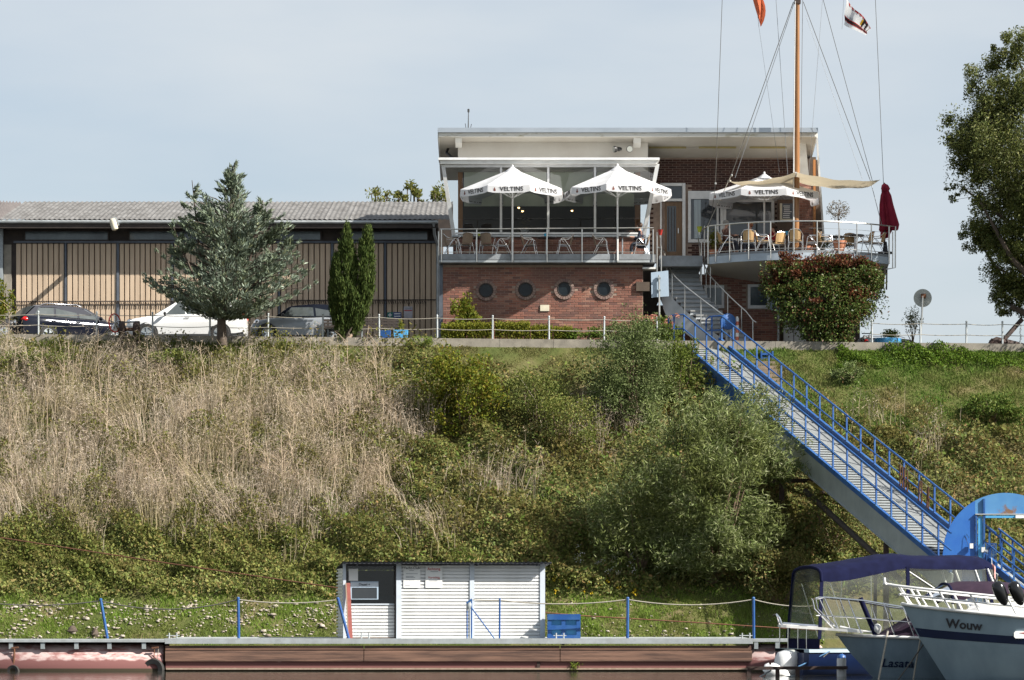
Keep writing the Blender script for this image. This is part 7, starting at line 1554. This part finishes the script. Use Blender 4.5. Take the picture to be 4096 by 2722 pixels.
bush('bank_shrub', 'dark leafy bush at the water side behind the canopy boat', 'shrub', 3130, 2420, 330, 230, 6500, .06, .12, .5, 'bramble', depth=.9, clumps=40)
# promenade planting
hx = [(1765, 1860), (1868, 1975), (1980, 2120), (2124, 2210), (2214, 2290)]
for i, (a, c) in enumerate(hx):
    t_ = thing('low_hedge', ['yellow green low hedge block at the left corner of the porthole wall', 'second low hedge block from the left under the first porthole', 'longest low hedge block under the middle portholes', 'darker low hedge block right of the longest one', 'last low hedge block, below the third porthole'][i], 'hedge', P((a + c) / 2, 1362, 111.2), 0, 'hedge blocks before the porthole wall')
    y = 111.3; n = int((c - a) * 44); z0 = float(zk(XW(a, y))); hgt = (70, 74, 78, 66, 62)[i] / F * y
    C = np.stack([rng.uniform(XW(a, y), XW(c, y), n), rng.uniform(y - .35, y + .35, n), z0 + hgt * np.minimum(1, rng.beta(2.2, 1., n)) * (1 + .08 * rng.normal(size=n))], 1)
    leafmesh('foliage', C, rng.normal(size=(n, 3)) + [0, -.2, .6], rng.uniform(.05, .10, n), rng.uniform(.025, .045, n), 'hedge', t_)
    MB().tube([(XW(a + 5, y), y, z0 + .02), (XW(c - 5, y), y, z0 + .02)], .05, 6).build('stem', 'twig', t_)
bush('laurel_bush', 'yellow speckled laurel bush against the left end of the porthole wall', 'bush', 1850, 0, 118, 185, 2600, .09, .16, .45, 'yellow bush', Yb=111.9, clumps=26, spread=.3)
bush('green_bush', 'fresh green plants at the right end of the hedge under the last porthole', 'bush', 2345, 0, 150, 70, 1500, .06, .12, .5, islandmat('garden leaf', [(.08, .14, .02), (.13, .19, .03), (.06, .09, .02)], .5, .35), Yb=111.0, clumps=18)
t_ = bush('hydrangea', 'hydrangea with pink flower heads at the foot of the stairs', 'hydrangea', 2600, 0, 210, 110, 3200, .08, .14, .6, islandmat('hydrangea leaf', [(.06, .10, .02), (.10, .15, .03), (.15, .18, .04)], .5, .35), Yb=110.5, clumps=28)
hyb = np.array([XW(2600, 110.5), 110.5, float(zk(XW(2600, 110.5)))]); fl_ = []
for k_ in range(34): fl_.append(hyb + np.array([random.uniform(-.5, 1.0), random.uniform(-.6, .0), random.uniform(.4, 1.02)]))
fl_ = np.array(fl_); C = np.repeat(fl_, 30, 0) + unit(rng.normal(size=(34 * 30, 3))) * .07
leafmesh('flower_heads', C, rng.normal(size=C.shape), .045, .035, islandmat('pink petal', [(0.517, 0.184, 0.161), (0.632, 0.287, 0.230), (0.575, 0.380, 0.230), (0.437, 0.115, 0.127)], .7, .3), t_)
bush('edge_bush', 'yellow green bush cut off by the left edge below the hall', 'bush', 0, 0, 120, 230, 3000, .08, .14, .5, 'yellow bush', Yb=113.0, clumps=28)
bush('grass_tuft', 'tuft of tall pale grass at the kerb before the blue planter', 'grass tuft', 1690, 1392, 120, 55, 900, .12, .3, .06, 'grass', depth=.4, clumps=14, dirbias=(0, 0, 1.5))
bush('creeper_shoots', 'young creeper shoots climbing at the kerb near the last fence post', 'bush', 2470, 0, 130, 100, 1300, .06, .11, .5, 'grey shrub', Yb=110.9, clumps=18)
# plants in pots
def potplant(parent, c, r, n, L0, L1, asp, mat, name='plant'):
    C = np.array(c) + unit(rng.normal(size=(n, 3))) * rng.uniform(.2, 1, (n, 1)) * np.array(r); leafmesh(name, C, rng.normal(size=(n, 3)) + [0, 0, .6], rng.uniform(L0, L1, n), rng.uniform(L0, L1, n) * asp, mat, parent)
potplant(pt1, pc1 + UP * .22, (.12, .12, .25), 170, .06, .12, .4, 'yellow bush'); potplant(pt2, pc2 + UP * .1, (.12, .12, .12), 80, .05, .1, .4, 'olive bush')
potplant(tb, q0 + UP * .42 + Vector((.1, 0, 0)), (.38, .35, .22), 500, .07, .14, .35, 'olive bush')
t2 = thing('oleander', 'slender dark leaved plant rising behind the round blue tub', 'plant', P(3650, 1385, 112)); qo = P(3650, 1385, 112)
potplant(t2, qo + UP * .95, (.42, .3, .62), 420, .07, .14, .35, 'tree leaf', 'foliage'); limbs(t2, qo, [np.array(qo) + [random.uniform(-.3, .3), random.uniform(-.2, .2), random.uniform(.8, 1.5)] for _ in range(8)], .02, 8, 'twig', 'stem', .05)
# ball tree in the terracotta pot
bt = thing('ball_tree', 'small clipped ball tree with browning leaves on a thin stem in the terracotta pot', 'tree', qp + UP * .38)
bc = P(3352, 842, 111.45); MB().tube([qp + UP * .35, (qp + bc) / 2 + Vector((.02, 0, 0)), bc - UP * .2], .022, 8).build('trunk', 'bark', bt, 40)
C = np.array(bc) + unit(rng.normal(size=(520, 3))) * rng.uniform(.55, 1, (520, 1)) * np.array([.47, .47, .40]); leafmesh('crown', C, rng.normal(size=(520, 3)), .075, .03, islandmat('browning leaf', [(.12, .085, .05), (.09, .08, .035), (.17, .12, .07), (.07, .07, .03)], .6, .3), bt)
limbs(bt, bc - UP * .22, [np.array(bc) + unit(rng.normal(size=(1, 3)))[0] * [.42, .42, .34] for _ in range(16)], .012, 16, 'twig', 'branches', .02)
tp2 = thing('terrace_plants', 'dark leafy pot plants behind the balcony rail beside the ball tree', 'plants', Vector((XW(3345, 112.9), 112.9, FZ))); 
for px, h in ((3300, .6), (3345, .75), (3395, .65)): potplant(tp2, Vector((XW(px, 112.9), 112.9, FZ + .5)), (.32, .2, h * .5), 260, .05, .11, .4, 'tree leaf', 'foliage')
MB().lathe([(.12, 0), (.17, .25), (.15, .25), (.02, .22)], Vector((XW(3345, 112.9), 112.9, FZ)), 12).build('pot', 'terracotta', tp2)
hp_ = thing('bamboo_pot', 'yellow green leafy plant behind the left corner of the balcony', 'plant', Vector((XW(2856, 113.2), 113.2, FZ))); potplant(hp_, Vector((XW(2856, 113.2), 113.2, FZ + .75)), (.32, .2, .45), 420, .08, .16, .25, 'yellow bush' if False else 'hedge', 'foliage'); MB().lathe([(.15, 0), (.2, .3), (.18, .3), (.02, .27)], Vector((XW(2856, 113.2), 113.2, FZ)), 12).build('pot', 'terracotta', hp_)
# red and green creeper over the balcony
cr_ = thing('virginia_creeper', 'big green and red creeper hanging over the front of the balcony down to the lawn', 'creeper', P(3330, 1430, 110.0))
def creepblob(px, py, rx, ry, dep, n, mat, y=110.2): 
    c = P(px, py, y); return crown('foliage', cr_, c, (rx / F * y, dep, ry / F * y), n, .07, .13, .55, mat, max(10, n // 150), .28, (0, -.3, -.1), .6)[1]
tips = []
for a in ((3300, 1200, 195, 155, 1.0, 15000, 'creeper'), (3315, 1320, 105, 105, .8, 7000, 'creeper'), (3160, 1140, 105, 95, .7, 5200, 'creeper'), (3430, 1150, 110, 115, .8, 7000, 'creeper'), (3290, 1050, 150, 48, .7, 3600, 'creeper red'), (3130, 1060, 70, 50, .6, 1500, 'creeper red'), (3430, 1075, 90, 45, .6, 1800, 'creeper red'), (3345, 1400, 70, 55, .5, 1500, 'creeper'), (3215, 1125, 100, 60, .85, 1900, 'creeper red'), (3390, 1170, 90, 60, .85, 1300, 'creeper red'), (3290, 1240, 120, 60, 1.0, 900, 'creeper red'), (3060+30, 1105, 45, 60, .4, 700, 'creeper red')): tips.append(creepblob(*a))
limbs(cr_, P(3330, 1430, 110.0), np.concatenate(tips), .05, 22, 'bark', 'stems', .3)
# cedar
ce = thing('blue_cedar', 'broad blue grey cedar before the boat hall doors', 'cedar', P(888, 1358, 108.9)); b0 = P(888, 1358, 108.9); cy = 108.8
q = MB(); q.tube([b0 - UP * .2, P(886, 1290, cy), P(895, 1180, cy), P(905, 1000, cy), P(935, 720, cy), P(937, 655, cy)], [.20, .16, .14, .10, .04, .012], 9)
lead = [(P(895, 1200, cy), P(800, 1020, cy + .4), P(768, 722, cy + .3)), (P(900, 1180, cy), P(1000, 1040, cy - .3), P(1052, 800, cy - .2)), (P(890, 1230, cy), P(780, 1120, cy - .7), P(690, 900, cy - .6)), (P(895, 1220, cy), P(1060, 1110, cy + .5), P(1150, 960, cy + .4))]
for a, m_, c in lead: q.tube([a, a.lerp(m_, .5) + UP * .05, m_, c], [.09, .075, .05, .012], 7)
CS, DS = [], []
def spray(a, e, dens):
    """needle tufts along a bough from a to e, twigs to both sides and tips turning up"""
    a = np.array(a); e = np.array(e); ln = np.linalg.norm(e - a); n = int(dens * ln); t = 1 - rng.beta(1.1, 1.7, n) * .85
    dirn = (e - a) / ln; sid = np.cross(dirn, [0, 0, 1]); sid = sid / (np.linalg.norm(sid) + 1e-6)
    wdt = (.08 + .30 * np.sin(np.pi * np.clip(t * .95, 0, 1))) * min(1, ln / 1.3); nb = 9; u = rng.uniform(-1, 1, n); tb = np.round(t * nb) / nb + np.abs(u) * .05
    t = .35 * t + .65 * tb
    C = a + (e - a) * t[:, None] + sid * (u * wdt)[:, None] + np.stack([rng.normal(0, .02, n), rng.normal(0, .02, n), rng.normal(0, .028, n) - .07 * ln * np.sin(t * 2.6) - .05 * np.abs(u) + .10 * np.maximum(t - .85, 0) * ln], 1)
    CS.append(C); DS.append(dirn * .8 + sid * u[:, None] * .9 + rng.normal(size=(n, 3)) * .4 + np.array([0, 0, .45]))
def halfw(py): return np.interp(py, [640, 690, 740, 800, 900, 1000, 1100, 1180, 1230, 1290], [4, 40, 95, 165, 225, 275, 330, 290, 160, 70])
for _ in range(215):
    py = 660 + 605 * random.random() ** .85; a_ = random.uniform(0, 2 * math.pi); hw_ = float(halfw(py)) * random.uniform(.5, 1.14); r_ = hw_ / F * cy
    tx = XW(925 - .02 * (py - 640), cy); e = Vector((tx + math.cos(a_) * r_, cy + math.sin(a_) * r_ * .8, ZW(py, cy))); up_ = random.uniform(20, 90) + hw_ * .25
    p = Vector((tx - .1 * math.cos(a_) * 0, cy, min(ZW(min(py + up_, 1265), cy), ZW(700, cy)))); q.tube([p, p.lerp(e, .5) + UP * .05 * r_, e - UP * .07 * r_], [.03, .02, .006], 4, caps=False); spray(p, e, 52)
for (a, m_, c) in lead:
    for _ in range(20):
        f = random.uniform(.25, 1); p = m_.lerp(c, f); r_ = (.95 - .8 * f) * random.uniform(.6, 1.15); a_ = random.uniform(0, 6.28); e = p + Vector((math.cos(a_) * r_, math.sin(a_) * r_, .12 + .2 * r_)); q.tube([p, e], [.02, .006], 4, caps=False); spray(p, e, 95)
for _ in range(12):
    f = random.uniform(.0, 1); p = P(935, 780 - 120 * f, cy); r_ = (.75 - .65 * f); a_ = random.uniform(0, 6.28); e = p + Vector((math.cos(a_) * r_, math.sin(a_) * r_, .15)); q.tube([p, e], [.02, .006], 4, caps=False); spray(p, e, 95)
q.build('trunk', 'bark', ce, 50); CS = np.concatenate(CS); DS = np.concatenate(DS); m = len(CS); leafmesh('crown', CS, DS, rng.uniform(.13, .29, m), rng.uniform(.03, .065, m), 'cedar', ce)
# twin cypress
cp_ = thing('twin_cypress', 'dark green twin-spired cypress on the edge of the lawn before the bench', 'cypress', P(1375, 1365, 109.75)); bc_ = P(1375, 1372, 109.8); tips = []
def spire(px, top, bot, w_, lean, n):
    a = P(px - lean, bot, 109.9); c = P(px, top, 109.9); k_ = n // 60; t = rng.uniform(0, 1, k_); ang = rng.uniform(0, 2 * np.pi, k_)
    prof_ = np.interp(t, [0, .12, .35, .6, .85, 1], [.16, .55, 1, .86, .45, .05]) * w_ / F * 110
    K = np.array(a) + (np.array(c) - np.array(a)) * t[:, None] + np.stack([np.cos(ang) * prof_, np.sin(ang) * prof_, np.zeros(k_)], 1) * rng.uniform(.72, 1., (k_, 1))
    i = rng.integers(0, k_, n); C = K[i] + rng.normal(size=(n, 3)) * [.045, .045, .15]; out_ = np.stack([np.cos(ang), np.sin(ang), np.zeros(k_)], 1)[i]
    leafmesh('foliage', C, out_ * .28 + rng.normal(size=(n, 3)) * .18 + [0, 0, 1], rng.uniform(.09, .20, n), rng.uniform(.025, .05, n), 'cypress', cp_)
    return [K[j] for j in range(0, k_, max(1, k_ // 6))]
tips += spire(1390, 922, 1330, 52, 20, 12000); tips += spire(1474, 930, 1320, 57, 62, 13000); tips += spire(1342, 1030, 1330, 38, -22, 7000); tips += spire(1420, 1080, 1330, 44, 20, 7000); tips += spire(1372, 1270, 1375, 24, 4, 1500)
limbs(cp_, bc_, tips, .05, 14, 'bark', 'trunk', .12); MB().tube([bc_, bc_ + Vector((.25, 0, .25)), P(1425, 1310, 109.9)], [.09, .07, .04], 8).build('root_stem', 'pale wood', cp_, 40)
# big tree at the right edge
bt_ = thing('riverside_tree', 'tall dense tree with drooping leaves filling the right edge of the photo', 'tree', P(4330, 1420, 111)); by_ = 111.0
tips = []
for px, py, rx, ry, dep, n, cl in ((4180, 620, 330, 380, 3.2, 52000, 150), (4000, 560, 170, 170, 1.8, 15000, 60), (3930, 600, 120, 120, 1.2, 8000, 36), (4060, 860, 190, 190, 1.8, 17000, 70), (4120, 1080, 150, 180, 1.6, 12000, 56), (4160, 290, 190, 190, 1.8, 12000, 60), (3990, 380, 110, 130, 1.1, 4200, 30), (4070, 200, 70, 100, .8, 2000, 22), (3850, 770, 70, 40, .5, 420, 10), (3960, 950, 90, 80, .9, 2800, 26), (4080, 1210, 90, 85, .9, 2600, 22), (4140, 1080, 120, 120, 1.4, 6000, 36), (4060, 980, 110, 130, 1.2, 4500, 30), (4300, 900, 260, 460, 2.4, 14000, 70)):
    y = by_ + random.uniform(-.6, .8); _, tt = crown('crown', bt_, P(px - 42, py, y), (rx / F * y, dep, ry / F * y), int(n * .95), .07, .14, .42, 'tree leaf', int(cl * .8), .19, (-.25, -.2, -.25), .45, .5, .3); tips.append(tt)
tips = np.concatenate(tips); far = tips[np.argsort(tips[:, 0])[:24]]
limbs(bt_, P(4420, 1420, 111), tips[::7], .20, 30, 'bark', 'trunk', .7); limbs(bt_, P(4200, 800, 111), far, .03, 12, 'bark', 'branches', .25)
# trees beyond the hall roof
for px, py, rx, ry, n, lb in ((1640, 775, 70, 42, 900, 'yellow green treetop showing over the hall ridge, the larger one'), (1515, 780, 62, 30, 420, 'thin bare-tipped treetop over the hall ridge left of the larger one'), (1760, 775, 42, 40, 420, 'treetop just left of the club house roof corner')):
    y = 136.; t_ = thing('far_tree', lb, 'tree', Vector((XW(px, y), y, float(zk(0)))), 0, 'trees beyond the hall'); c = P(px, py + 20, y)
    _, tt = crown('crown', t_, c, (rx / F * y, 1.0, (ry + 20) / F * y), n, .12, .22, .45, 'far leaf', 16, .26); limbs(t_, Vector((c.x, c.y, float(zk(0)))), tt, .14, 14, 'bark', 'trunk', .3)
# flowers on the shore strip
G, px, py = sample(60, 2210, 2560, 2330, 2420); C = np.repeat(G[:26] + [0, 0, .3], 7, 0) + rng.normal(size=(26 * 7, 3)) * .03; leafmesh('yellow_flowers', C, rng.normal(size=C.shape), .07, .05, islandmat('yellow petal', [(.55, .38, .02), (.6, .45, .04)], .6, .3), kind='stuff')
G, px, py = sample(40, 2300, 2560, 2240, 2360); C = np.repeat(G[:16] + [0, -.3, .5], 9, 0) + rng.normal(size=(16 * 9, 3)) * .05; leafmesh('white_flowers', C, rng.normal(size=C.shape), .05, .04, islandmat('white petal', [(.6, .6, .56), (.5, .5, .46)], .6, .3), kind='stuff')
